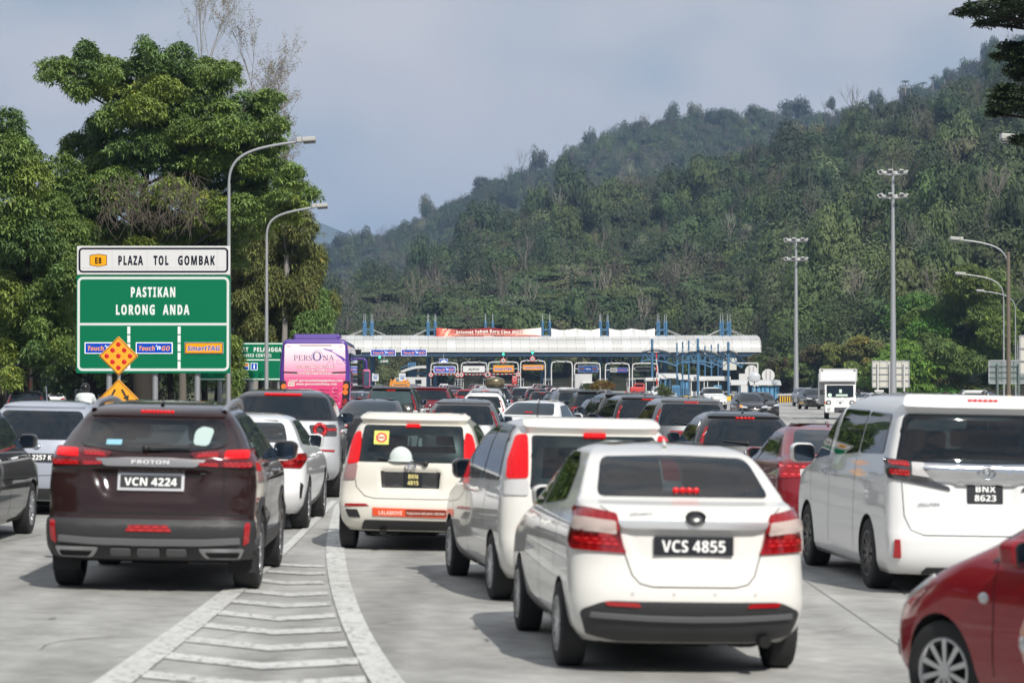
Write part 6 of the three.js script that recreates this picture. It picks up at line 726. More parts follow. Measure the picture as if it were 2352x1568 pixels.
  k.S1('panel_gap', [band([[1.62, 0.35], [1.62, 0.8], [1.6, 1.25]], 0.008), band([[2.82, 0.35], [2.82, 0.8], [2.8, 1.2]], 0.008), band([[3.75, 0.4], [3.8, 0.8], [3.85, 1.1]], 0.008)], CM.gap, 0.002, 0);
  k.glaze('F', 'windscreen', rounded([[-0.78, 1.25], [0.78, 1.25], [0.66, 1.8], [-0.66, 1.8]], 0.08), CM.paneClear, 0.05); k.R('step_trim', [rounded([[-0.6, 0.21], [0.6, 0.21], [0.56, 0.27], [-0.56, 0.27]], 0.02)], CM.trim, 0.01, 0.02);
  k.mirrors(3.72, 1.2, pm, 0.26, 0.19, 0.15); k.handles([2.55, 3.0], 1.06, CM.chrome);
  k.cut(P.y1 > 1.8 ? 0.75 : P.y1 > 1.66 ? 0.72 : P.y1 > 1.58 ? 0.66 : 0.58, P.y1 > 1.8 || P.L > 4.2 && P.y1 > 1.6 && P.y1 < 1.65 ? 3 : 2); addWheels(t, P, 'multi', CM.darkAlloy); placeRear(t, 2262, 24.1, 4.6);
}
{ // white coupe-like sedan left of the gore
  const t = thing('sedan', 'white sports sedan with red wedge lamps between the dark brown and silver SUVs', 'car'), pm = paint(0.82, 0.82, 0.825);
  const P = { L: 4.55, W: 1.79, y0: 0.22, y1: 1.45, wb: 2.73, ro: 0.9, wr: 0.325, ww: 0.225, track: 1.56, pr: 2.6,
    rear: [[0.22, 0.18], [0.34, 0.07], [0.5, 0.0], [0.62, 0.02], [0.8, 0.06], [0.98, 0.08], [1.03, 0.1], [1.06, 0.18], [1.075, 0.3], [1.1, 0.38], [1.35, 0.85], [1.4, 1.05], [1.435, 1.4], [1.45, 1.8]],
    front: SEDAN.front, width: [[0.22, 0.79], [0.34, 0.86], [0.6, 0.895], [0.85, 0.89], [1.0, 0.85], [1.07, 0.79], [1.3, 0.66], [1.38, 0.59], [1.42, 0.5], [1.45, 0.36]], dr: [[0.2, 0.36], [0.9, 0.45], [1.1, 0.3], [1.4, 0.2]] };
  const k = new CarKit(P, t, pm);
  k.glaze('R', 'rear_window', rounded([[-0.64, 1.1], [0.64, 1.1], [0.55, 1.34], [-0.55, 1.34]], 0.07), CM.paneMid);
  for (const s of [-1, 1]) { const f = s < 0 ? flipX : (p) => p; const tl = k.R('tail_lamp', [rounded(f([[0.36, 0.95], [0.6, 0.97], [0.87, 0.975], [0.885, 0.90], [0.83, 0.79], [0.52, 0.80]]), 0.03)], CM.lensRed, 0.018, 0.04); k.R('lamp_clear', [rounded(f([[0.40, 0.94], [0.52, 0.945], [0.52, 0.885], [0.45, 0.885]]), 0.012), rounded(f([[0.545, 0.945], [0.70, 0.95], [0.67, 0.885], [0.545, 0.885]]), 0.012)], phys(0.7, 0.6, 0.6, 0.15, { clearcoat: 1 }), 0.024, 0.012, tl);
    k.R('bumper_vent', [rounded(f([[0.83, 0.42], [0.85, 0.42], [0.87, 0.58], [0.835, 0.62]]), 0.008)], CM.trim, 0.006, 0.01); }
  k.R('diffuser', [rounded([[-0.64, 0.24], [0.64, 0.24], [0.6, 0.38], [-0.6, 0.38]], 0.05)], CM.black, 0.012, 0.03); k.R('bumper_trim', [rect(-0.42, 0.3, 0.42, 0.325)], CM.chrome, 0.03, 0.03); k.plate('VDK 6319', 0, 0.79, 0.5, 0.11); k.emblem('R', 0, 0.95, 0.1, 0.1);
  k.glaze('S', 'side_window', rounded([[0.95, 1.08], [1.95, 1.03], [1.95, 1.36], [1.35, 1.36]], 0.06), CM.paneDark, 0.035); k.glaze('S', 'side_window', rounded([[2.03, 1.03], [3.1, 0.99], [2.55, 1.33], [2.03, 1.36]], 0.06), CM.paneDark, 0.035); k.glaze('F', 'windscreen', rounded([[-0.72, 1.05], [0.72, 1.05], [0.56, 1.37], [-0.56, 1.37]], 0.08), CM.paneClear, 0.05);
  k.R('panel_gap', [band([[-0.6, 1.05], [-0.52, 0.8], [-0.48, 0.68], [0.48, 0.68], [0.52, 0.8], [0.6, 1.05]], 0.008)], CM.gap, 0.002, 0); k.mirrors(3.0, 1.03, pm, 0.24, 0.17, 0.15); k.handles([1.6, 2.6], 0.92, pm); k.antenna(1.25, 'pole', CM.trim, 1.42, -0.3);
  k.cut(P.y1 > 1.8 ? 0.75 : P.y1 > 1.66 ? 0.72 : P.y1 > 1.58 ? 0.66 : 0.58, P.y1 > 1.8 || P.L > 4.2 && P.y1 > 1.6 && P.y1 < 1.65 ? 3 : 2); addWheels(t, P, 'five', CM.alloy); placeRear(t, 532, 31.9, 0);
}
{ // silver SUV with round tail lamps
  const t = thing('sport_utility_vehicle', 'silver SUV with dark roof and round red tail lamps ahead of the white sports sedan', 'car'), pm = paint(0.50, 0.515, 0.54, { metal: 0.3, rough: 0.35 });
  const P = { ...SUV, L: 4.6, W: 1.9, y0: 0.3, y1: 1.72, wb: 2.74, ro: 0.95, wr: 0.37, ww: 0.24, track: 1.62, pr: 3.2,
    rear: [[0.3, 0.2], [0.45, 0.05], [0.62, 0.0], [0.8, 0.03], [1.0, 0.06], [1.17, 0.1], [1.25, 0.15], [1.55, 0.4], [1.62, 0.46], [1.67, 0.6], [1.705, 1.0], [1.72, 1.4]], width: [[0.3, 0.85], [0.45, 0.93], [0.7, 0.945], [1.0, 0.935], [1.17, 0.905], [1.4, 0.82], [1.56, 0.745], [1.63, 0.68], [1.69, 0.56], [1.72, 0.4]] };
  const k = new CarKit(P, t, pm);
  k.R('rear_window', [rounded([[-0.80, 1.265, 0.03], [0.80, 1.265, 0.03], [0.70, 1.6, 0.05], [-0.70, 1.6, 0.05]], 0.05)], CM.glass, 0.006, 0.015); splitRoof(k, 1.24, paint(0.03, 0.03, 0.034)); k.S2('window_surround', rounded([[0.45, 1.24], [3.3, 1.15], [2.7, 1.62], [0.8, 1.655]], 0.05), CM.black, 0.003, 0.01); k.R('brake_light', [rounded(rect(-0.3, 1.615, 0.3, 1.635), 0.005)], CM.hot, 0.03, 0.02);
  for (const s of [-1, 1]) { const f = s < 0 ? flipX : (p) => p; const tl = k.R('tail_lamp', [rounded(f([[0.44, 1.17], [0.86, 1.175], [0.885, 1.0], [0.5, 1.0]]), 0.03)], CM.lensSmoke, 0.016, 0.04); const [p] = k.S.point('R', s * 0.62, 1.09, 0.03); part('lamp_glow', [T(new THREE.TorusGeometry(0.085, 0.032, 10, 28), p.x, p.y, p.z, 0, 0, 0, [1, 1, 0.5])], CM.glow, tl); k.R('lamp_glow', [rounded(f([[0.72, 1.075], [0.875, 1.08], [0.875, 1.12], [0.72, 1.12]]), 0.012)], CM.glow, 0.024, 0.012, tl); k.R('bumper_reflector', [rounded(f([[0.55, 0.76], [0.86, 0.75], [0.86, 0.78], [0.58, 0.79]]), 0.008)], CM.reflector, 0.012, 0.01); }
  k.R('lower_bumper', [rounded([[-0.78, 0.32], [0.78, 0.32], [0.70, 0.72], [-0.70, 0.72]], 0.05)], CM.cladding, 0.014, 0.03); k.S2('side_window', rounded([[0.6, 1.27], [2.0, 1.2], [2.0, 1.57], [0.85, 1.6]], 0.06), CM.glass, 0.005, 0.012); k.S2('side_window', rounded([[2.08, 1.2], [3.15, 1.16], [2.65, 1.55], [2.08, 1.58]], 0.06), CM.glass, 0.005, 0.012); k.F('windscreen', [rounded([[-0.78, 1.2], [0.78, 1.2], [0.62, 1.62], [-0.62, 1.62]], 0.08)], CM.glass);
  k.plate('VBU 7720', 0, 0.95, 0.5, 0.11); k.mirrors(3.08, 1.2, CM.black, 0.25, 0.18, 0.15); k.archTrim(0.06, CM.cladding); k.antenna(0.95, 'fin', CM.black, 1.69); k.handles([1.6, 2.6], 1.05, pm); addWheels(t, P, 'five', CM.alloy); placeRear(t, 642, 40.5, 2);
}
{ // dark grey people carrier cut by the left edge
  const t = thing('people_carrier', 'dark grey car cut off by the left edge with blue-reflecting door mirror', 'car'); const pm = paint(0.016, 0.016, 0.017, { rough: 0.35 });
  const k = genericCar(t, 'MPV', { paint: pm, fine: true, plate: 'PNU 5518', rim: 'ten', noEmblem: true }); k.S2('window_trim', band([[0.5, 1.03], [1.8, 1.02], [3.1, 0.99]], 0.018), CM.satin, 0.008, 0.015);
  const P = MPV; t.rotation.y = 0; t.position.set(-6.55, groundY(-6.5, 29), -(30.7 - P.ro - P.wb)); t.rotation.z = -0.02; t.rotation.y = 0.01;
}
{ // silver hatchback half hidden at the left
  const t = thing('hatchback', 'silver hatchback half hidden between the dark grey car and the brown SUV', 'car'); genericCar(t, 'HATCH', { paint: paint(0.40, 0.43, 0.50, { metal: 0.25, rough: 0.35 }), fine: true, plate: 'WC 2257 K', pole: true, brake: false, lit: false, wiper: false }); placeRear(t, 80, 34.4, 0);
}
{ // dark red car whose front fills the lower right corner
  const t = thing('sedan', 'dark red car with ten-spoke alloy wheel filling the lower right corner', 'car'), pm = paint(0.25, 0.006, 0.014, { rough: 0.4 });
  const P = { ...SEDAN, L: 4.4, wb: 2.55, ro: 0.95, wr: 0.30, ww: 0.2, track: 1.5, front: [[0.2, 0.1], [0.3, 0.02], [0.5, 0.0], [0.64, 0.04], [0.72, 0.14], [0.8, 0.32], [0.9, 0.6], [0.98, 0.86], [1.04, 1.0], [1.2, 1.32], [1.38, 1.76], [1.44, 2.1], [1.47, 2.3]], df: [[0.2, 0.62], [0.7, 0.75], [1.0, 0.4], [1.4, 0.4]], pf: 2.3 };
  const k = new CarKit(P, t, pm);
  for (const s of [-1, 1]) { const f = s < 0 ? flipX : (p) => p; const hl = k.F('headlamp', [rounded(f([[0.5, 0.66], [0.76, 0.68], [0.83, 0.76], [0.80, 0.85], [0.72, 0.84], [0.56, 0.74]]), 0.03)], CM.headlamp, 0.014, 0.04); const [p] = k.S.point('S', 3.05, 0.76, 0.0); part('side_indicator', [T(new THREE.SphereGeometry(0.045, 18, 12), p.x * s, p.y, p.z, 0, 0, 0, [0.5, 0.75, 1])], CM.lensClear, t); k.F('fog_lamp', [rounded(f(rect(0.6, 0.33, 0.74, 0.43)), 0.04)], CM.lensSmoke, 0.01, 0.02); }
  k.F('grille', [rounded([[-0.42, 0.5], [0.42, 0.5], [0.5, 0.62], [-0.5, 0.62]], 0.03)], CM.black, 0.008, 0.02); k.F('lower_grille', [rounded([[-0.5, 0.26], [0.5, 0.26], [0.5, 0.42], [-0.5, 0.42]], 0.03)], CM.trim, 0.008, 0.02);
  k.F('windscreen', [rounded([[-0.7, 1.06], [0.7, 1.06], [0.56, 1.39], [-0.56, 1.39]], 0.08)], CM.glass); k.S2('side_window', rounded([[0.98, 1.06], [2.0, 1.0], [2.0, 1.37], [1.4, 1.35]], 0.05), CM.glass, 0.005, 0.012); k.S2('side_window', rounded([[2.08, 1.0], [2.98, 0.97], [2.42, 1.34], [2.08, 1.37]], 0.05), CM.glass, 0.005, 0.012); k.R('rear_window', [rounded([[-0.62, 1.13], [0.62, 1.13], [0.54, 1.38], [-0.54, 1.38]], 0.06)], CM.glass);
  k.S1('panel_gap', [band([[2.98, 0.32], [2.95, 0.62], [2.96, 0.96]], 0.008), band([[3.82, 0.62], [3.72, 0.72], [3.62, 0.79]], 0.008)], CM.gap, 0.002, 0); k.S2('window_corner', rounded([[2.72, 0.985], [3.02, 0.97], [2.78, 1.1]], 0.02), CM.black, 0.008, 0.01);
  k.mirrors(2.58, 1.0, pm, 0.2, 0.15, 0.1); k.handles([1.5, 2.5], 0.9, pm); addWheels(t, P, 'ten', CM.alloy, true, 0.2);
  const yaw = 25 * Math.PI / 180, q = P.ro + P.wb, wx = 2.60, wd = 15.15, lx = -P.track / 2; t.rotation.y = yaw; t.position.set(wx - (lx * Math.cos(yaw) - q * Math.sin(yaw)), groundY(wx + 0.8, 15), -wd - (-lx * Math.sin(yaw) - q * Math.cos(yaw))); t.rotation.z = -0.02;
}
// ------------------------------------------------------------------ the queue, oncoming cars, bus, lorry, riders
const COL = { black: [0.010, 0.010, 0.011, 0.1], charcoal: [0.022, 0.023, 0.026, 0.3], grey: [0.13, 0.135, 0.145, 0.4], silver: [0.46, 0.475, 0.5, 0.3], white: [0.8, 0.8, 0.79, 0], cream: [0.76, 0.74, 0.69, 0], red: [0.36, 0.014, 0.018, 0.15], crimson: [0.2, 0.008, 0.015, 0.1], maroon: [0.15, 0.012, 0.02, 0.3], navy: [0.014, 0.022, 0.062, 0.3], blue: [0.03, 0.09, 0.26, 0.2], bronze: [0.14, 0.11, 0.075, 0.5] };
const paintOf = (c) => { const [r, g, b, m] = COL[c]; return paint(r, g, b, { metal: m, rough: m ? 0.36 : 0.42 }); };
const protoPaint = paint(0.5, 0.5, 0.5, { metal: 0.01 }), protos = new Map();
function carOf(type, colour, label, o = {}) {
  const key = [type, o.fine, o.lamp, o.lit, o.band, o.rails, o.clear, o.pole, o.brake, o.rim].join(); 
  if (!protos.has(key)) { const g = new THREE.Group(); if (type === 'PICKUP') pickup(g, { ...o, paint: protoPaint }); else genericCar(g, type, { ...o, paint: protoPaint }); protos.set(key, g); }
  const t = protos.get(key).clone(), pm = paintOf(colour); t.traverse((m) => { if (m.isMesh) { if (Array.isArray(m.material)) m.material = m.material.map((x) => (x === protoPaint ? pm : x)); else if (m.material === protoPaint) m.material = pm; } });
  t.name = numbered({ SEDAN: 'sedan', HATCH: 'hatchback', MPV: 'people_carrier', SUV: 'sport_utility_vehicle', PICKUP: 'pickup_truck' }[type]); t.userData = {}; scene.add(t); return tag(t, label, type === 'PICKUP' ? 'pickup truck' : 'car', o.group);
}
function pickup(t, o) {
  const P = { L: 5.2, W: 1.85, y0: 0.38, y1: 1.78, wb: 3.1, ro: 1.2, wr: 0.38, ww: 0.25, track: 1.6, rear: [[0.38, 0.2], [0.5, 0.05], [0.62, 0.0], [1.1, 0.02], [1.14, 0.06], [1.15, 0.6], [1.16, 1.4], [1.2, 1.5], [1.6, 1.66], [1.7, 1.78], [1.76, 2.1], [1.78, 2.5]], front: [[0.38, 0.12], [0.5, 0.02], [0.8, 0.0], [1.0, 0.05], [1.08, 0.16], [1.14, 0.7], [1.19, 1.2], [1.25, 1.35], [1.6, 1.8], [1.7, 2.0], [1.78, 2.4]], width: [[0.38, 0.84], [0.5, 0.91], [0.8, 0.925], [1.1, 0.91], [1.2, 0.88], [1.5, 0.77], [1.66, 0.7], [1.74, 0.58], [1.78, 0.42]], dr: [[0.3, 0.2], [1.1, 0.2], [1.2, 0.2]] };
  const k = new CarKit(P, t, o.paint, o.fine), S = k.S, g = S.wid;
  k.R('rear_window', [rounded([[-0.72, 1.26], [0.72, 1.26], [0.64, 1.64], [-0.64, 1.64]], 0.06)], CM.glass); k.F('windscreen', [rounded([[-0.78, 1.27], [0.78, 1.27], [0.62, 1.69], [-0.62, 1.69]], 0.08)], CM.glass); k.S2('side_window', rounded([[1.75, 1.24], [3.7, 1.2], [3.2, 1.66], [1.85, 1.66]], 0.06), CM.glass);
  for (const s of [-1, 1]) { const f = s < 0 ? flipX : (p) => p; k.R('tail_lamp', [rounded(f([[0.72, 0.78], [0.915, 0.78], [0.905, 1.08], [0.74, 1.08]]), 0.02)], CM.lensRed, 0.012, 0.02); k.F('headlamp', [rounded(f([[0.5, 0.9], [0.91, 0.88], [0.9, 1.06], [0.56, 1.02]]), 0.03)], CM.headlamp, 0.014, 0.03); k.F('fog_lamp', [rounded(f(rect(0.6, 0.52, 0.76, 0.64)), 0.05)], CM.trim, 0.012, 0.02); }
  k.F('grille', [rounded([[-0.46, 0.86], [0.46, 0.86], [0.5, 1.02], [-0.5, 1.02]], 0.03)], CM.black, 0.012, 0.02); for (const y of [0.9, 0.94, 0.98]) k.F('grille_bar', [rect(-0.44, y - 0.008, 0.44, y + 0.008)], CM.satin, 0.02, 0.01); k.F('lower_grille', [rounded(rect(-0.5, 0.46, 0.5, 0.62), 0.04)], CM.trim, 0.012, 0.02); k.plate(o.plate || 'CDJ 3184', 0, 0.72, 0.5, 0.12, { kind: 'F' }); k.emblem('F', 0, 0.95, 0.2, 0.08);
  k.R('tailgate', [rounded(rect(-0.68, 0.66, 0.68, 1.08), 0.03)], o.paint, 0.012, 0.02); k.R('rear_step', [rounded(rect(-0.8, 0.42, 0.8, 0.58), 0.03)], CM.satin, 0.05, 0.06); k.plate(o.plate || 'CDJ 3184', 0, 0.5, 0.46, 0.1, { off: 0.06 }); k.leds(0, 1.7, 4, 0.06, 0.025, CM.lensRed, 0.012); k.mirrors(3.6, 1.22, CM.black, 0.22, 0.22, 0.14); k.handles([2.2, 3.1], 1.08, CM.satin); addWheels(t, P, 'five', CM.alloy, o.fine); return k;
}
const Q = (type, colour, u, d, yaw, label, o = {}) => placeRear(carOf(type, colour, label, o), u, d, yaw);
// middle distance, nearest first
Q('HATCH', 'charcoal', 1716, 38.6, 3, 'dark grey hatchback with lit brake strip left of the dark red sedan', { fine: true });
{ const t = Q('SEDAN', 'crimson', 1954, 30.6, 3, 'dark red sedan half hidden behind the luxury van', { fine: true, clear: true, rim: 'ten' }); }
Q('MPV', 'grey', 1590, 51, 4, 'large grey people carrier with red lamp band above the near sedan roof', { fine: true, band: true });
Q('MPV', 'charcoal', 1492, 58, 7, 'dark people carrier with one red and white lamp left of the grey people carrier', { fine: true, clear: true, lamp: 'tall' });
Q('SUV', 'black', 1452, 68, 8, 'black car whose left windows show between the navy sedan and dark people carrier', {});
Q('HATCH', 'grey', 1058, 52, -2, 'grey hatchback directly above the white hatchback roof', { fine: true, pole: true, brake: false });
Q('SEDAN', 'white', 1197, 60, -13, 'white sedan turned to show its right windows and red brake dots', { fine: true });
Q('SEDAN', 'black', 842, 55, -1.5, 'black sedan left of the grey hatchback, below the pink bus', { fine: true, brake: false });
Q('SUV', 'black', 893, 82, -2, 'black SUV with tall pale lamps and greenish rear glass beside the bus', { fine: true, lamp: 'tall', clear: true, lit: false, glass: CM.clearGlass });
Q('SEDAN', 'navy', 1402, 76, 4, 'navy blue sedan in front of the long black SUV', { fine: true, brake: false });
Q('SUV', 'black', 1367, 93, 2, 'long black SUV behind the navy sedan with plain roof', { brake: false, lit: false });
Q('HATCH', 'white', 1106, 88, -3, 'white hatchback with spoiler in front of the silver people carrier', { brake: false });
Q('MPV', 'silver', 1112, 104, -2, 'silver people carrier with red brake strip below the roof pot', { lamp: 'tall' });
{ const t = Q('SUV', 'charcoal', 1136, 128, -1, 'dark SUV carrying a bronze pot-shaped load on its roof', {}); const p = new THREE.Group(); const pot = thing('roof_pot', 'round bronze covered load tied on the roof of the dark SUV', 'roof load', [t.position.x, groundY(t.position.x, 131) + 1.69, t.position.z - 1.9]); part('pot_body', [new THREE.LatheGeometry([[0, 0], [0.42, 0], [0.5, 0.06], [0.52, 0.28], [0.49, 0.36], [0.44, 0.4], [0.2, 0.46], [0, 0.47]].map(([r, y]) => new THREE.Vector2(r, y)), 32)], std(0.30, 0.25, 0.16, 0.33, 0.7), pot); pot.scale.set(0.95, 1.15, 0.95); part('pot_strap', [T(new THREE.TorusGeometry(0.525, 0.012, 6, 36).rotateX(Math.PI / 2), 0, 0.12, 0), T(new THREE.TorusGeometry(0.5, 0.012, 6, 36).rotateX(Math.PI / 2), 0, 0.36, 0)], CM.trim, pot); }
Q('SEDAN', 'black', 1286, 128, 3, 'smooth black sedan right of the black hatchback and left of the long black SUV', { brake: false });
Q('SUV', 'grey', 1318, 116, 6, 'grey SUV with silver window edges just left of the long black SUV', { rails: CM.satin, brake: false });
Q('HATCH', 'black', 1246, 140, 0, 'black hatchback with small brake strip right of the white sedan fin', {});
Q('MPV', 'black', 1234, 170, 1, 'black people carrier with a tall lit red left lamp', { lamp: 'tall' });
Q('MPV', 'charcoal', 1196, 200, 0, 'dark grey people carrier with pale plate beside the roof pot car', { brake: false });
Q('MPV', 'charcoal', 1320, 190, 1, 'dark people carrier with brake strip left of the flowering bush', {});
Q('HATCH', 'silver', 1290, 182, 1, 'silver hatchback behind the black hatchback with dark glass', { brake: false });
Q('SUV', 'maroon', 986, 104, -3, 'maroon SUV right of the black SUV near the bus', { brake: false, lit: false });
Q('MPV', 'black', 966, 112, -3, 'black people carrier hugging the right side of the black SUV', { brake: false });
Q('MPV', 'white', 1000, 186, -1, 'tall white people carrier ahead of the maroon SUV', { clear: true });
Q('SEDAN', 'red', 1040, 222, -1, 'red sedan right of the tall white people carrier', {});
Q('HATCH', 'red', 1068, 200, -1, 'bright red hatchback with lit lamp left of the silver people carrier', {});
Q('SUV', 'black', 836, 112, -2, 'black SUV half hidden between the pink bus and the black SUV with pale lamps', { brake: false });
Q('SEDAN', 'silver', 822, 98, -2, 'silver sedan glimpsed beside the lower right of the pink bus', {});
Q('SUV', 'black', 958, 240, -1, 'black SUV left of the tall white people carrier', { brake: false });
// left side road
Q('MPV', 'black', 56, 108, 3, 'black people carrier on the side road below the speed limit sign', { lamp: 'tall', lit: false, brake: false });
Q('SEDAN', 'white', 127, 222, 9, 'white sedan on the side road between the two dark vehicles', { lit: false, brake: false });
Q('PICKUP', 'black', 188, 196, 7, 'black pickup on the side road behind the helmeted rider', {});
// oncoming and waiting traffic on the right
function F(type, colour, u, d, yaw, label, o = {}) { const t = carOf(type, colour, label, { lit: false, brake: false, ...o }); const L = { SEDAN: 4.55, HATCH: 3.75, MPV: 4.4, SUV: 4.5, PICKUP: 5.2 }[type]; return placeFront(t, L, u, d, yaw); }
{ const t = F('HATCH', 'black', 1734, 145, 5, 'black hatchback driving towards the camera with orange indicator lit', { fine: true }); const k = shellOf(HATCH), [p] = k.point('F', 0.72, 0.76, 0.03); part('indicator_lamp', [T(new THREE.SphereGeometry(0.07, 12, 8), p.x, p.y, p.z)], CM.amberGlow, t); }
F('HATCH', 'charcoal', 1763, 158, 5, 'dark hatchback following right behind the oncoming black hatchback'); F('PICKUP', 'white', 1646, 205, 4, 'white pickup leaving the exit booth', { fine: true }); F('SEDAN', 'silver', 1538, 236, 3, 'grey sedan coming out beside the left exit booth'); F('SUV', 'white', 1522, 262, 3, 'white car behind the grey sedan in the left exit lane');
F('SUV', 'silver', 1862, 232, 5, 'silver SUV coming towards the camera, left behind the lorry', { fine: true }); F('SUV', 'black', 1880, 206, 5, 'black SUV tucked beside the left of the lorry', { fine: true });
Q('SEDAN', 'silver', 1980, 176, -6, 'silver sedan just right of the lorry', { lit: false, brake: false }); { const t = F('SEDAN', 'white', 2042, 172, 8, 'white taxi with roof sign above the luxury van roof', {}); const s = thing('taxi_sign', 'small white sign box on the taxi roof', 'taxi sign', [t.position.x + Math.sin(t.rotation.y) * -2.2, groundY(t.position.x, 174) + 1.46, t.position.z + Math.cos(t.rotation.y) * -2.2]); part('sign_box', [rbox(0.62, 0.16, 0.2, 0.04, 0, 0.1, 0)], PM.white, s); part('sign_foot', [box(0.5, 0.04, 0.16, 0, 0.01, 0)], PM.black, s); }
F('SEDAN', 'grey', 2100, 190, 6, 'grey sedan right of the taxi', {}); F('SEDAN', 'charcoal', 2106, 150, 6, 'dark sedan roof in front of the grey sedan right of the taxi', {}); F('SEDAN', 'maroon', 2198, 168, 6, 'maroon sedan below the largest tree at right', {}); F('SEDAN', 'silver', 2220, 150, 6, 'silver sedan partly in front of the maroon sedan at right', {}); Q('SUV', 'white', 2243, 140, -4, 'white SUV with roof rails under the sign back at right', { rails: CM.satin, lit: false, brake: false }); F('HATCH', 'blue', 2284, 158, 6, 'blue hatchback beside the white SUV at right', {});
// the long tail of the queue up to the booths
{
  const R = rng(2024), signs = ['the left eave sign', 'the right eave sign', 'the blue portal sign', 'the pale grey portal sign', 'the left orange sign', 'the right orange sign'], xp = [880, 950, 1021, 1089, 1157, 1224].map((u) => px(u, 428)), x2 = [-11.2, -7.6, -4.1, -0.9, 2.3, 5.4], ord = ['first', 'second', 'third', 'fourth', 'fifth', 'sixth', 'seventh', 'eighth', 'ninth', 'tenth', 'eleventh', 'twelfth', 'thirteenth', 'fourteenth', 'fifteenth', 'sixteenth', 'seventeenth'];
  const cols = ['white', 'black', 'silver', 'charcoal', 'white', 'grey', 'black', 'white', 'silver', 'maroon', 'charcoal', 'white', 'navy', 'red'], names = { SEDAN: 'sedan', HATCH: 'hatchback', MPV: 'people carrier', SUV: 'SUV' };
  for (let l = 0; l < 6; l++) { let d = 418 - R() * 6, n = 0; while (d > (l > 1 && l < 4 ? 236 : 212) && n < 17) { const ty = ['SEDAN', 'HATCH', 'MPV', 'SUV', 'HATCH', 'MPV'][Math.floor(R() * 6)], c = cols[Math.floor(R() * cols.length)], x = lerp(x2[l], xp[l], clamp((d - 200) / 225, 0, 1)) + (R() - 0.5) * 0.5, u = 1176 + FPX * x / d; if (!(l === 0 && d < 300 && d > 255)) Q(ty, c, u, d, -Math.atan2(xp[l] - x2[l], 225) * 57.3, `${c === 'charcoal' ? 'dark grey' : c} ${names[ty]} queuing towards ${signs[l]}, ${ord[n]} car from the booths`, { group: 'cars queuing at the toll booths', lit: R() < 0.7, brake: R() < 0.6, noEmblem: true }); n++; d -= 10.5 + R() * 4; } }
}
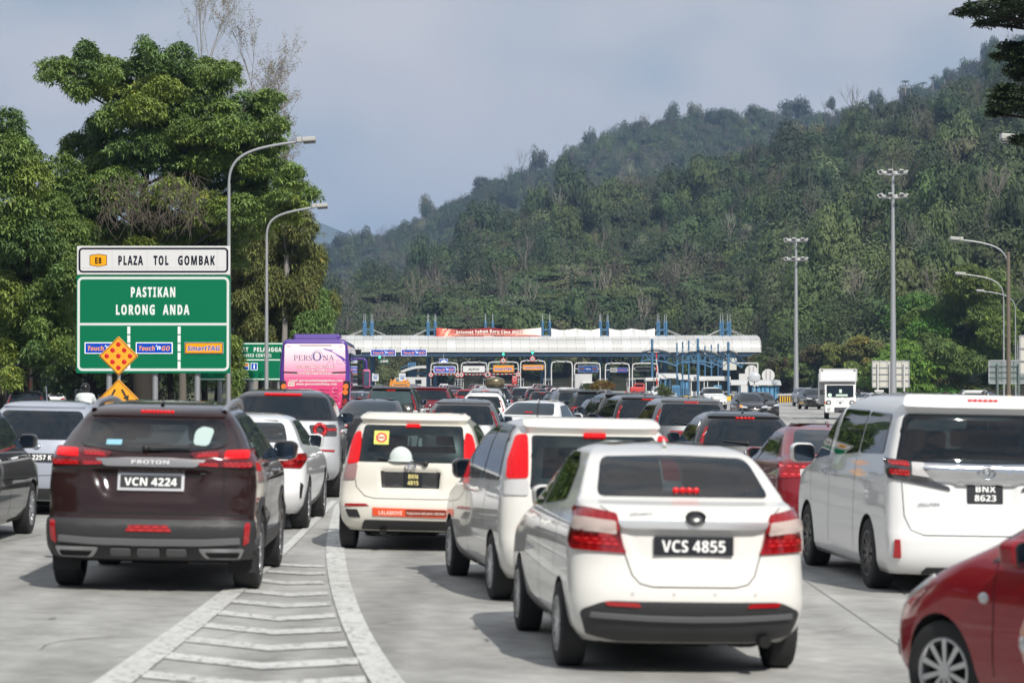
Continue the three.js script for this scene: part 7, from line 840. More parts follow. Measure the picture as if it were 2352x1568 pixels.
{ // orange recovery truck in the queue
  const d = 268, t = thing('recovery_truck', 'orange recovery truck with a white cab in the queue left of the white people carrier', 'truck', [xAt(917, d), groundY(xAt(917, d), d), -d], 0.02), M = std(0.62, 0.24, 0.03, 0.5);
  part('deck', [rbox(2.0, 0.25, 4.8, 0.05, 0, 1.0, -2.5)], M, t); part('cab', [rbox(1.8, 1.3, 1.6, 0.15, 0, 1.25, -5.6)], PM.white, t); part('cab_window', [rbox(1.4, 0.45, 0.06, 0.03, 0, 1.6, -4.78)], CM.glass, t); for (const s of [-1, 1]) { part('side_frame', [box(0.14, 1.1, 0.14, s * 0.93, 1.55, -0.1), box(0.14, 1.1, 0.14, s * 0.93, 1.55, -4.6), rod(V3(s * 0.93, 2.1, 0), V3(s * 0.93, 2.1, -4.6), 0.08), rod(V3(s * 0.93, 2.4, -0.1), V3(s * 0.6, 2.0, -0.1), 0.07)], M, t); part('tail_lamp', [box(0.3, 0.12, 0.04, s * 0.75, 0.85, 0)], CM.lensRed, t); } part('head_board', [rbox(1.9, 0.3, 0.12, 0.03, 0, 2.0, -0.1)], M, t); part('head_board', [rbox(1.9, 0.3, 0.12, 0.03, 0, 1.6, -4.5)], M, t); part('beacon_lamp', [cyl(0.12, 0.1, 0.2, 12, 0.5, 2.2, -0.1), cyl(0.12, 0.1, 0.2, 12, -0.5, 2.2, -0.1)], CM.amberGlow, t);
  for (const s of [-1, 1]) for (const z of [-0.9, -1.9, -5.4]) { const w = sub('wheel', t); w.position.set(s * 0.8, 0.42, z); w.scale.set(0.26, 0.42, 0.42); part('tyre', tyreLow, CM.rubber, w); part('rim', discLow, CM.satin, w); }
  const v = thing('box_lorry', 'white box lorry standing beyond the flowering bush', 'lorry', [xAt(1346, 330), groundY(xAt(1346, 330), 330), -330]); part('cargo_box', [rbox(2.2, 2.4, 4.5, 0.06, -0.3, 1.9, -3.2)], std(0.5, 0.5, 0.5, 0.6), v); part('cab', [rbox(1.9, 1.7, 1.7, 0.2, 0.35, 1.25, -0.2)], PM.white, v); part('windscreen', [rbox(1.5, 0.6, 0.06, 0.04, 0.35, 1.6, 0.66)], CM.glass, v); part('bumper', [rbox(1.9, 0.35, 0.2, 0.05, 0.35, 0.5, 0.65)], PM.black, v); for (const s of [-1, 1]) { const w = sub('wheel', v); w.position.set(0.35 + s * 0.75, 0.38, -0.2); w.scale.set(0.24, 0.38, 0.38); part('tyre', tyreLow, CM.rubber, w); part('headlamp', [rbox(0.3, 0.2, 0.06, 0.03, 0.35 + s * 0.65, 0.85, 0.66)], CM.headlamp, v); }
  const c = thing('flatbed_stall', 'red and white vehicle under a white canopy at the far right lanes', 'vehicle', [xAt(1482, 380), groundY(30, 380), -380]); part('vehicle_body', [rbox(3.4, 0.9, 1.7, 0.25, -0.6, 0.85, 0), rbox(1.6, 0.6, 1.5, 0.2, -0.9, 1.5, 0)], std(0.5, 0.05, 0.04, 0.45), c); part('window_band', [rbox(1.2, 0.36, 1.54, 0.08, -0.9, 1.5, 0)], CM.glass, c); for (const s of [-1.7, 0.5]) { part('tyre', [T(new THREE.CylinderGeometry(0.34, 0.34, 0.2, 16).rotateX(Math.PI / 2), s, 0.36, 0.8)], CM.rubber, c); } part('canopy_sheet', [rbox(5.2, 0.14, 3, 0.04, 0.5, 2.5, -0.4)], PM.white, c); part('canopy_post', [rod(V3(-2, 0, -1.6), V3(-2, 2.5, -1.6), 0.06), rod(V3(3, 0, 0.8), V3(3, 2.5, 0.8), 0.06), rod(V3(3, 0, -1.6), V3(3, 2.5, -1.6), 0.06)], PM.bluePanel, c);
}
{ // pink and purple coach
  const d = 91, t = thing('coach', 'pink and purple coach with printed rear standing left in the queue', 'bus', [0, 0, 0]), W = 2.5, H = 3.45, L = 11.8, purple = phys(0.085, 0.035, 0.26, 0.35, { clearcoat: 0.8 }), g0 = groundY(-7, d);
  const sh = new THREE.Shape(); const o = rounded([[-1.16, 0.42], [1.16, 0.42], [1.25, 0.8], [1.25, 2.3], [1.13, 3.3], [-1.13, 3.3], [-1.25, 2.3], [-1.25, 0.8]], 0.22, 5); o.forEach((p, i) => sh[i ? 'lineTo' : 'moveTo'](...p)); const eg = new THREE.ExtrudeGeometry(sh, { depth: L - 0.3, bevelEnabled: true, bevelThickness: 0.15, bevelSize: 0.12, bevelOffset: -0.12, bevelSegments: 3 }); part('coach_body', eg.translate(0, 0, -L + 0.15), purple, t);
  part('roof_unit', [rbox(1.7, 0.3, 2.6, 0.1, 0, 3.36, -3.2), rbox(1.5, 0.14, 0.8, 0.06, 0, 3.33, -0.9)], purple, t);
  const face = canvasTex(704, 880, (x, w, h) => {
    const g = x.createLinearGradient(0, 0, 0, h); g.addColorStop(0, '#fdeef0'); g.addColorStop(0.22, '#f8c9d6'); g.addColorStop(0.42, '#f08aae'); g.addColorStop(0.55, '#e0487e'); g.addColorStop(1, '#c42a62'); x.fillStyle = g; x.fillRect(0, 0, w, h);
    x.strokeStyle = '#5a3aa0'; x.lineWidth = 9; x.beginPath(); x.moveTo(450, 60); x.bezierCurveTo(560, 90, 640, 130, 700, 240); x.stroke(); x.lineWidth = 4; const curl = (cx, cy, r, col, a0 = 0, n = 5.5) => { x.strokeStyle = col; x.beginPath(); for (let i = 0; i <= 60; i++) { const t2 = i / 60, a = a0 + t2 * n, q = r * (1 - t2 * 0.82); x[i ? 'lineTo' : 'moveTo'](cx + Math.cos(a) * q, cy + Math.sin(a) * q); } x.stroke(); }; curl(545, 260, 62, '#8a3a8a', 2.2); curl(630, 215, 42, '#7a3a90', 0.6); curl(460, 190, 50, '#7a4aa0', 3.5, 4); x.fillStyle = '#5a3aa0'; x.beginPath(); x.moveTo(460, 50); x.quadraticCurveTo(520, 78, 570, 70); x.quadraticCurveTo(520, 112, 460, 50); x.fill(); x.beginPath(); x.moveTo(590, 130); x.quadraticCurveTo(660, 140, 704, 190); x.lineTo(704, 215); x.quadraticCurveTo(650, 180, 590, 130); x.fill();
    x.lineWidth = 6; for (const [cx, cy, r, a] of [[470, 720, 150, 2.6], [560, 690, 90, 0.4], [400, 760, 80, 4], [520, 780, 70, 1.5], [600, 560, 80, 0.2], [450, 660, 60, 3]]) curl(cx, cy, r, '#f0b4c8', a, 5);
    x.textBaseline = 'middle'; x.textAlign = 'left'; x.fillStyle = '#3a4478'; x.font = '92px serif'; x.fillText('PERS', 105, 172, 220); x.font = '150px serif'; x.fillText('O', 322, 152, 115); x.font = '92px serif'; x.fillText('NA', 440, 172, 155); x.strokeStyle = '#5a7ac0'; x.lineWidth = 5; x.beginPath(); x.ellipse(380, 142, 58, 66, 0.2, 0, 6.3); x.stroke();
    const white = (s, px2, py, sz, mw, al = 'center') => { x.font = 'bold ' + sz + 'px sans-serif'; x.textAlign = al; x.lineWidth = 6; x.strokeStyle = '#8a2a4e'; x.strokeText(s, px2, py, mw); x.fillStyle = '#fdf2ee'; x.fillText(s, px2, py, mw); };
    white('Tel: 04-733 8487 / 04-734 8487', 360, 282, 32, 480); white('Fax: 04-733 8087', 365, 326, 32, 270); white('H/P: 019-502 7444  016-434 4458', 360, 366, 35, 630); white('email: personaholiday@yahoo.com', 365, 454, 38, 620); white('www.personaholiday.com', 372, 496, 38, 470); white('PERSONA HOLIDAY', 245, 562, 18, 150);
    x.fillStyle = '#e8d2c4'; x.fillRect(44, 474, 76, 48); x.fillStyle = '#3a3030'; x.font = 'bold 26px sans-serif'; x.textAlign = 'center'; x.fillText('80 91', 82, 498, 60); x.fillStyle = '#3a1420'; x.fillRect(175, 12, 370, 10); x.fillRect(28, 26, 50, 6); x.fillRect(626, 26, 50, 6);
    x.strokeStyle = '#7a1a40'; x.lineWidth = 3; x.beginPath(); x.moveTo(20, 430); x.quadraticCurveTo(60, 418, 120, 418); x.lineTo(600, 418); x.moveTo(0, 536); x.lineTo(w, 536); x.stroke();
  });
  const rp = rounded([[-0.98, 0.95], [-0.7, 0.62], [0.7, 0.62], [0.98, 0.95], [1.08, 2.0], [1.06, 3.12], [-1.06, 3.12], [-1.08, 2.0]], 0.1, 4), rs = new THREE.Shape(); rp.forEach((p, i) => rs[i ? 'lineTo' : 'moveTo'](...p)); const rg = new THREE.ExtrudeGeometry(rs, { depth: 0.03, bevelEnabled: true, bevelThickness: 0.01, bevelSize: 0.01, bevelSegments: 2 }); { const p = rg.attributes.position, uv = rg.attributes.uv; for (let i = 0; i < p.count; i++) uv.setXY(i, (p.getX(i) + 1.08) / 2.16, (p.getY(i) - 0.62) / 2.5); } part('rear_panel', rg.translate(0, 0, 0.005), new THREE.MeshPhysicalMaterial({ map: face, roughness: 0.35, clearcoat: 0.6 }), t);
  for (let i = 0; i < 5; i++) for (const [x0, x1] of [[-0.78, -0.62], [-0.52, 0.1], [0.15, 0.55], [0.62, 0.84]]) part('vent_slat', [T(rbox(x1 - x0, 0.028, 0.03, 0.008), (x0 + x1) / 2, 1.5 - i * 0.13, 0.05, 0.3, 0, -0.06)], std(0.28, 0.03, 0.08, 0.5), t);
  for (const s of [-1, 1]) { part('lamp_cluster', [T(rbox(0.26, 1.25, 0.06, 0.03), s * 1.08, 1.2, 0.02, 0, 0, s * -0.08)], CM.black, t); for (const [y, m] of [[1.62, CM.lensAmber], [1.42, CM.lensAmber], [1.1, CM.lensRed], [0.9, CM.lensRed], [0.7, CM.lensClear]]) part('round_lamp', [T(new THREE.CylinderGeometry(0.085, 0.085, 0.04, 20).rotateX(Math.PI / 2), s * (1.06 + (y - 1.2) * 0.08), y, 0.06), T(new THREE.TorusGeometry(0.09, 0.012, 6, 20), s * (1.06 + (y - 1.2) * 0.08), y, 0.07)], m, t); part('corner_fin', [T(rbox(0.5, 0.05, 0.05, 0.02), s * 0.86, 2.12, 0.045, 0, 0, s * 0.04)], CM.black, t); part('side_glass', [rbox(0.04, 0.95, L - 1.2, 0.02, s * 1.235, 2.35, -L / 2)], CM.glass, t); part('side_lower', [rbox(0.03, 0.9, L - 1.0, 0.01, s * 1.245, 1.3, -L / 2)], phys(0.4, 0.06, 0.16, 0.3, { clearcoat: 1 }), t); for (const z of [-3.2, -9.2]) { const w = sub('wheel', t); w.position.set(s * 1.08, 0.48, z); w.scale.set(0.3, 0.48, 0.48); if (s < 0) w.rotation.y = Math.PI; part('tyre', tyreFine, CM.rubber, w); part('rim', RIM.ten, CM.satin, w); } }
  part('lower_skirt', [rbox(2.2, 0.34, 0.16, 0.06, 0, 0.5, 0.0)], std(0.16, 0.5, 0.06, 0.45), t); { const m = sub('side_mirror', t); m.position.set(1.55, 2.1, -L - 0.1); part('mirror_arm', [tube([V3(-0.3, 0.6, 0), V3(0, 0.55, 0.05), V3(0.06, 0.1, 0)], 0.05, 12, 6)], purple, m); part('mirror_housing', [rbox(0.3, 0.75, 0.2, 0.08, 0.06, -0.2, 0)], std(0.55, 0.12, 0.25, 0.4), m); part('mirror_glass', [rbox(0.22, 0.6, 0.02, 0.01, 0.06, -0.2, 0.11)], CM.mirror, m); }
  t.position.set(xAt(723, d), g0, -d); t.rotation.y = 0.038;
}
{ // white lorry coming towards the camera (local +z is its front)
  const d = 148, x = xAt(1930, d), t = thing('lorry', 'white box lorry with black windscreen coming towards the camera', 'lorry', [x, groundY(x, d), -d], -0.1), wh = phys(0.78, 0.78, 0.77, 0.4, { clearcoat: 0.6 }); t.scale.setScalar(1.08);
  const sd = new THREE.Shape(); rounded([[0, 0.42], [0.02, 0.9], [-0.06, 1.15], [-0.32, 1.82], [-0.42, 1.95], [-1.5, 1.97], [-1.5, 0.42]], 0.08, 4).forEach((p, i) => sd[i ? 'lineTo' : 'moveTo'](...p)); const cg = new THREE.ExtrudeGeometry(sd, { depth: 1.48, bevelEnabled: true, bevelThickness: 0.09, bevelSize: 0.07, bevelOffset: -0.07, bevelSegments: 4 }).rotateY(-Math.PI / 2).translate(0.74, 0, 0); part('cab', cg, wh, t);
  part('windscreen', [T(rbox(1.42, 0.66, 0.03, 0.012), 0, 1.5, -0.165, -0.365)], CM.glass, t); part('screen_sticker', [T(new THREE.CylinderGeometry(0.11, 0.11, 0.01, 24).rotateX(Math.PI / 2), -0.55, 1.28, -0.06, -0.365), T(box(0.62, 0.1, 0.01), 0.08, 1.28, -0.06, -0.365), T(box(0.14, 0.2, 0.01), 0.02, 1.5, -0.145, -0.365)], std(0.5, 0.66, 0.56, 0.6), t); part('wiper_blade', [rod(V3(-0.4, 1.18, 0.0), V3(0.1, 1.2, -0.005), 0.012), rod(V3(0.2, 1.18, 0.0), V3(0.65, 1.22, -0.01), 0.012)], CM.trim, t);
  part('bumper', [rbox(1.66, 0.42, 0.16, 0.07, 0, 0.55, 0.04)], wh, t); part('air_intake', [rbox(0.8, 0.26, 0.06, 0.04, 0.08, 0.5, 0.11)], CM.black, t); for (const y of [0.43, 0.5, 0.57]) part('intake_bar', [rbox(0.78, 0.02, 0.02, 0.006, 0.08, y, 0.15)], CM.satin, t); part('number_plate', [rbox(0.42, 0.1, 0.02, 0.006, 0.1, 0.4, 0.16)], CM.plateBlack, t); part('lettering', [...'xxxxxxx'].map((_, i) => box(0.035, 0.05, 0.012, -0.18 + i * 0.062, 0.97, 0.03)), std(0.6, 0.6, 0.6, 0.3, 0.4), t); part('emblem', [T(new THREE.SphereGeometry(0.06, 12, 8), 0, 0.87, 0.035, 0, 0, 0, [1.2, 0.6, 0.2])], CM.trim, t);
  for (const s of [-1, 1]) { const h = sub('headlamp', t); h.position.set(s * 0.62, 0.88, 0.02); part('lamp_ring', [new THREE.TorusGeometry(0.115, 0.03, 10, 28)], CM.trim, h); part('lamp_glass', [T(new THREE.SphereGeometry(0.105, 20, 12), 0, 0, 0, 0, 0, 0, [1, 1, 0.35])], CM.headlamp, h); part('fog_lamp', [T(new THREE.CylinderGeometry(0.065, 0.065, 0.04, 18).rotateX(Math.PI / 2), s * 0.6, 0.55, 0.13), T(new THREE.TorusGeometry(0.075, 0.012, 6, 20), s * 0.6, 0.55, 0.145)], CM.headlamp, t); part('turn_lamp', [rbox(0.06, 0.14, 0.08, 0.02, s * 0.80, 0.88, -0.02)], CM.lensAmber, t); part('side_window', [box(0.02, 0.5, 0.7, s * 0.83, 1.5, -0.75)], CM.glass, t); const m = sub('side_mirror', t); m.position.set(s * 0.98, 1.45, -0.02); part('mirror_housing', [rbox(0.17, 0.28, 0.08, 0.03)], CM.trim, m); part('mirror_arm', [rod(V3(-s * 0.18, 0.1, -0.1), V3(0, 0.08, 0), 0.015), rod(V3(-s * 0.18, -0.1, -0.1), V3(0, -0.08, 0), 0.015)], CM.trim, m); for (const z of [-0.75, -3.4]) { const w = sub('wheel', t); w.position.set(s * 0.68, 0.33, z); w.scale.set(0.2, 0.33, 0.33); if (s < 0) w.rotation.y = Math.PI; part('tyre', tyreFine, CM.rubber, w); part('rim', discLow, CM.satin, w); } part('mud_guard', [rbox(0.2, 0.5, 0.6, 0.04, s * 0.72, 0.5, -1.4)], CM.trim, t); }
  part('cargo_box', [rbox(1.98, 1.65, 3.0, 0.03, -0.1, 1.6, -3.2), rbox(1.98, 0.68, 1.5, 0.03, -0.1, 2.35, -0.96)], std(0.66, 0.66, 0.66, 0.6), t); part('box_front_panel', [rbox(1.88, 0.58, 0.03, 0.01, -0.1, 2.35, -0.2)], std(0.76, 0.77, 0.8, 0.55), t); part('box_frame', [box(1.99, 0.05, 0.04, -0.1, 2.67, -0.19), box(1.99, 0.05, 0.04, -0.1, 2.03, -0.19), box(0.05, 0.68, 0.04, -1.08, 2.35, -0.19), box(0.05, 0.68, 0.04, 0.88, 2.35, -0.19)], PM.pale, t); part('chassis', [box(0.9, 0.2, 4.6, 0, 0.5, -2.4)], CM.under, t); part('marker_lamp', [T(new THREE.TorusGeometry(0.035, 0.012, 6, 14), -0.95, 2.6, -0.165), T(new THREE.TorusGeometry(0.035, 0.012, 6, 14), 0.76, 2.6, -0.165)], CM.trim, t);
}
// ---- motorcycles and riders (forward is -z)
function sdfMesh(bones, lo, size, res, k) { // tapered capsules joined smoothly, meshed
  const mc = new MarchingCubes(res, new THREE.MeshBasicMaterial(), false, false, 200000); mc.isolation = 0; const f = mc.field, p = V3(), ab = V3(), ap = V3();
  for (let z = 0; z < res; z++) for (let y = 0; y < res; y++) for (let x = 0; x < res; x++) { p.set(lo.x + x / res * size, lo.y + y / res * size, lo.z + z / res * size); let s = 0; for (const [a, b, ra, rb, sx] of bones) { ab.subVectors(b, a); ap.subVectors(p, a); const t = clamp(ap.dot(ab) / ab.lengthSq(), 0, 1), r = lerp(ra, rb, t); ap.addScaledVector(ab, -t); if (sx) ap.x *= sx; s += Math.exp(-(ap.length() - r) / k); } f[x + y * res + z * res * res] = s > 0 ? k * Math.log(s) : -1; }
  mc.update(); const n = mc.count, P = new Float32Array(n * 3), N = new Float32Array(n * 3); for (let i = 0; i < n * 3; i += 3) { for (let c = 0; c < 3; c++) { P[i + c] = (mc.positionArray[i + c] + 1) / 2 * size + [lo.x, lo.y, lo.z][c]; N[i + c] = mc.normalArray[i + c]; } } const g = new THREE.BufferGeometry(); g.setAttribute('position', new THREE.BufferAttribute(P, 3)); let w = mergeVertices(g, 1e-4); w.computeVertexNormals(); const chk = w.attributes; return w;
}
function riderBones() {
  const B = [], b = (a, c, r0, r1, sx) => B.push([V3(...a), V3(...c), r0, r1, sx]);
  b([0, 0.82, 0.05], [0, 1.02, -0.02], 0.155, 0.145, 0.85); b([0, 1.02, -0.02], [0, 1.26, -0.12], 0.15, 0.15, 0.78); b([-0.14, 1.32, -0.14], [0.14, 1.32, -0.14], 0.085, 0.085); b([0, 1.34, -0.14], [0, 1.46, -0.17], 0.058, 0.055);
  for (const s of [-1, 1]) { b([s * 0.2, 1.31, -0.15], [s * 0.3, 1.08, -0.3], 0.062, 0.048); b([s * 0.3, 1.08, -0.3], [s * 0.33, 1.0, -0.55], 0.045, 0.032); b([s * 0.33, 1.0, -0.55], [s * 0.34, 0.99, -0.63], 0.032, 0.03); for (let i = 0; i < 4; i++) { b([s * (0.30 + i * 0.024), 0.99, -0.64], [s * (0.30 + i * 0.025), 1.0, -0.69], 0.011, 0.010); b([s * (0.30 + i * 0.025), 1.0, -0.69], [s * (0.30 + i * 0.025), 0.965, -0.70], 0.010, 0.009); } b([s * 0.30, 0.975, -0.62], [s * 0.275, 0.955, -0.66], 0.013, 0.011); b([s * 0.1, 0.82, 0.02], [s * 0.2, 0.78, -0.4], 0.095, 0.068); b([s * 0.2, 0.78, -0.4], [s * 0.2, 0.38, -0.22], 0.062, 0.042); b([s * 0.2, 0.35, -0.2], [s * 0.21, 0.32, -0.4], 0.045, 0.035); }
  return B;
}
let riderGeo = null;
function rider(label, shirt, helmetM, pos, turn, o = {}) {
  const t = thing('person', label, 'person', pos, turn); riderGeo ||= sdfMesh(riderBones(), V3(-0.7, 0.2, -1.0), 1.4, 84, 0.018); part('body', riderGeo, std(...(o.body || [0.05, 0.055, 0.07]), 0.85), t);
  const jb = riderBones().filter(([a, c]) => a.y > 0.8 && (Math.abs(a.x) < 0.31) && c.z > -0.5 && !(a.y === 1.34) && Math.abs(c.x) < 0.32 && !(a.y < 0.83 && c.z < -0.3)).map(([a, c, r0, r1, sx]) => [a, c, r0 + 0.016, r1 + 0.016, sx]); part('jacket', sdfMesh(jb, V3(-0.6, 0.6, -0.75), 1.2, 64, 0.02), std(...shirt, 0.85), t);
  const h = sub('helmet', t); h.position.set(0, 1.56, -0.18); part('helmet_shell', [T(new THREE.SphereGeometry(0.142, 28, 20), 0, 0.02, 0, 0, 0, 0, [0.92, 1.0, 1.1]), T(new THREE.SphereGeometry(0.13, 24, 14), 0, -0.07, -0.03, 0, 0, 0, [0.9, 0.75, 1.05])], helmetM, h); part('visor', [T(new THREE.SphereGeometry(0.146, 24, 12, Math.PI + 0.5, Math.PI - 1.0, 1.15, 0.75).rotateY(Math.PI / 2 * 0), 0, 0.015, -0.006, 0, Math.PI / 2, 0, [1.1, 1, 0.95])], CM.glass, h); return t;
}
function motorcycle(label, col, pos, turn) {
  const t = thing('motorcycle', label, 'motorcycle', pos, turn), c = phys(...col, 0.35, { clearcoat: 1 }); for (const z of [0.5, -0.78]) { const w = sub('wheel', t); w.position.set(0, 0.29, z); part('tyre', [new THREE.TorusGeometry(0.25, 0.045, 10, 32).rotateY(Math.PI / 2)], CM.rubber, w); part('rim', [new THREE.TorusGeometry(0.205, 0.014, 8, 28).rotateY(Math.PI / 2), ...[0, 1, 2, 3, 4].map((i) => T(box(0.02, 0.4, 0.03), 0, 0, 0, i * Math.PI / 5))], CM.alloy, w); }
  part('tail_cowl', [T(new THREE.SphereGeometry(0.5, 20, 12), 0, 0.66, 0.42, 0.25, 0, 0, [0.24, 0.2, 0.62])], c, t); part('front_cowl', [T(new THREE.SphereGeometry(0.5, 20, 12), 0, 0.78, -0.62, -0.4, 0, 0, [0.34, 0.5, 0.3]), T(new THREE.SphereGeometry(0.5, 20, 12), 0, 0.45, -0.5, 0.2, 0, 0, [0.34, 0.5, 0.16])], c, t); part('seat', [rbox(0.24, 0.1, 0.72, 0.05, 0, 0.75, 0.16)], CM.trim, t); part('frame', [rod(V3(0, 0.6, 0.3), V3(0, 0.35, -0.3), 0.05), rod(V3(0, 0.35, -0.3), V3(0, 0.8, -0.6), 0.045), rbox(0.22, 0.25, 0.4, 0.05, 0, 0.36, -0.1), rod(V3(0.09, 0.29, 0.5), V3(0.09, 0.4, -0.1), 0.025), rod(V3(-0.09, 0.29, 0.5), V3(-0.09, 0.4, -0.1), 0.025)], CM.under, t); part('fork', [rod(V3(0.08, 0.29, -0.78), V3(0.08, 0.85, -0.6), 0.022), rod(V3(-0.08, 0.29, -0.78), V3(-0.08, 0.85, -0.6), 0.022)], CM.satin, t); part('front_mudguard', [T(new THREE.TorusGeometry(0.31, 0.05, 8, 18, 2.4), 0, 0.29, -0.78, 0, Math.PI / 2, 0.4)], c, t); part('handlebar', [tube([V3(-0.36, 0.98, -0.52), V3(-0.2, 1.0, -0.6), V3(0, 0.97, -0.63), V3(0.2, 1.0, -0.6), V3(0.36, 0.98, -0.52)], 0.015, 20, 8)], CM.trim, t); part('tail_lamp', [rbox(0.16, 0.08, 0.05, 0.02, 0, 0.66, 0.72)], CM.lensRed, t); part('number_plate', [rbox(0.2, 0.14, 0.01, 0.004, 0, 0.5, 0.74)], CM.plateBlack, t); part('headlamp', [T(new THREE.SphereGeometry(0.09, 16, 10), 0, 0.85, -0.75, 0, 0, 0, [1, 0.7, 0.5])], CM.headlamp, t);
  for (const s of [-1, 1]) { const m = sub('side_mirror', t); m.position.set(s * 0.38, 1.18, -0.56); part('mirror_stem', [rod(V3(-s * 0.14, -0.18, 0), V3(0, 0, 0), 0.007)], CM.trim, m); part('mirror_head', [T(new THREE.SphereGeometry(0.065, 14, 10), 0, 0, 0, 0, 0, 0, [1, 0.7, 0.3])], CM.trim, m); } part('exhaust', [T(new THREE.CylinderGeometry(0.045, 0.04, 0.55, 14), 0.16, 0.36, 0.35, Math.PI / 2 - 0.15)], CM.satin, t); return t;
}
{ const d = 75, x = xAt(194, d), g = groundY(x, d); motorcycle('motorcycle under the rider in the white shirt at left', [0.02, 0.02, 0.025], [x, g - 0.02, -d], 0); rider('rider in a pale shirt and black helmet seen from behind at left', [0.6, 0.64, 0.64], phys(0.008, 0.008, 0.009, 0.35), [x, g - 0.02, -d], 0); }
{ const d = 108, x = xAt(2260, d), g = groundY(x, d); motorcycle('motorcycle under the rider in the white jacket at right', [0.5, 0.5, 0.5], [x, g, -d], Math.PI - 0.1); rider('rider in a white jacket and dark visor helmet facing the camera at right', [0.75, 0.75, 0.74], phys(0.05, 0.04, 0.05, 0.2, { clearcoat: 1 }), [x, g, -d], Math.PI - 0.1); }
{ const d = 11.3, x = xAt(2762, d), g = groundY(x, d); motorcycle('orange and white motorcycle entering at the lower right corner', [0.62, 0.17, 0.02], [x, g, -d], 1.42); }
// ------------------------------------------------------------------ hills, forest, roadside trees
const nearCrest = curve([[300, 800], [600, 780], [740, 735], [860, 712], [1000, 665], [1100, 600], [1200, 568], [1300, 520], [1400, 494], [1500, 474], [1620, 450], [1700, 412], [1800, 384], [2000, 332], [2150, 292], [2300, 225], [2450, 170], [2700, 110]]);
const farCrest = curve([[300, 740], [600, 690], [735, 645], [800, 600], [850, 592], [930, 556], [1000, 520], [1060, 495], [1100, 470], [1160, 446], [1260, 420], [1300, 385], [1400, 350], [1460, 326], [1560, 310], [1650, 302], [1850, 298], [1930, 298], [2000, 280], [2060, 258], [2130, 236], [2200, 206], [2260, 178], [2330, 130], [2500, 70], [2700, 20]]);
const baseD = curve([[300, 540], [1700, 540], [1850, 430], [2050, 370], [2350, 330], [2700, 320]]);
const DN = 900, DF = 1900;
function hillY(x, d) {
  const u = 1176 + FPX * x / d, b = baseD(u), g = -0.4 + 2.0 * sstep(d, b, b + 30), bump = (fbm(x * 0.012 + 5, d * 0.012, 2.5, 4) - 0.5) * 26 * sstep(d, b + 40, b + 260);
  const yN = at(1176, nearCrest(u), DN).y, yF = at(1176, farCrest(u), DF).y; let y;
  if (d < DN) { const t = clamp((d - b) / (DN - b), 0, 1); y = g + (yN - g) * Math.pow(t, 1.05) + bump * t * (1 - t) * 2; }
  else if (d < 1250) { const t = (d - DN) / 350; y = lerp(yN, Math.min(yN, yF) * 0.5, t * t * (3 - 2 * t)); }
  else if (d < DF) { const t = (d - 1250) / (DF - 1250); y = lerp(Math.min(yN, yF) * 0.5, yF, Math.pow(t, 1.02)) + bump * 2.4 * t * (1 - t); }
  else y = lerp(yF, yF * 0.4, sstep(d, DF, DF + 800));
  return y;
}
{
  const us = range(250, 2750, 50), ds = [300, 330, 370, 420, ...range(450, 900, 45), ...range(950, 1900, 80), 2100, 2400, 2800], P = [], U = [], I = [], n = us.length;
  for (const d of ds) for (const u of us) { const x = xAt(u, d); P.push(x, d < baseD(u) ? -1.2 : hillY(x, d), -d); U.push(x / 9, d / 9); }
  for (let j = 0; j < ds.length - 1; j++) for (let i = 0; i < n - 1; i++) { const a = j * n + i; I.push(a, a + 1, a + n, a + 1, a + n + 1, a + n); }
  const g = new THREE.BufferGeometry(); g.setAttribute('position', new THREE.Float32BufferAttribute(P, 3)); g.setAttribute('uv', new THREE.Float32BufferAttribute(U, 2)); g.setIndex(I); g.computeVertexNormals(); struct('hills', g, new THREE.MeshStandardMaterial({ map: grassTex, color: RGB(0.18, 0.19, 0.14), roughness: 1 }));
  // a far, faint range
  const us2 = range(-400, 1400, 60), P2 = [], I2 = [], cr = curve([[-400, 640], [300, 560], [600, 500], [690, 497], [760, 515], [850, 560], [1000, 640], [1400, 760]]); us2.forEach((u, i) => { const x = xAt(u, 6200); P2.push(x * 0.86, -20, -5300, x, at(1176, cr(u) + 8 * noise3(u * 0.03, 3, 1), 6200).y, -6200); if (i) { const a = i * 2; I2.push(a - 2, a, a - 1, a, a + 1, a - 1); } });
  const g2 = new THREE.BufferGeometry(); g2.setAttribute('position', new THREE.Float32BufferAttribute(P2, 3)); g2.setIndex(I2); g2.computeVertexNormals(); struct('hills', g2, std(0.05, 0.07, 0.04, 1));
}
const leafM = new THREE.MeshStandardMaterial({ color: RGB(1, 1, 1), roughness: 0.75, side: THREE.DoubleSide }), glossLeafM = new THREE.MeshPhysicalMaterial({ color: RGB(1, 1, 1), roughness: 0.55, specularIntensity: 0.8, transmission: 0.3, thickness: 0, side: THREE.DoubleSide }), barkPale = std(0.30, 0.27, 0.235, 0.95), barkGrey = std(0.135, 0.12, 0.10, 0.95), barkDark = std(0.03, 0.025, 0.02, 0.95);
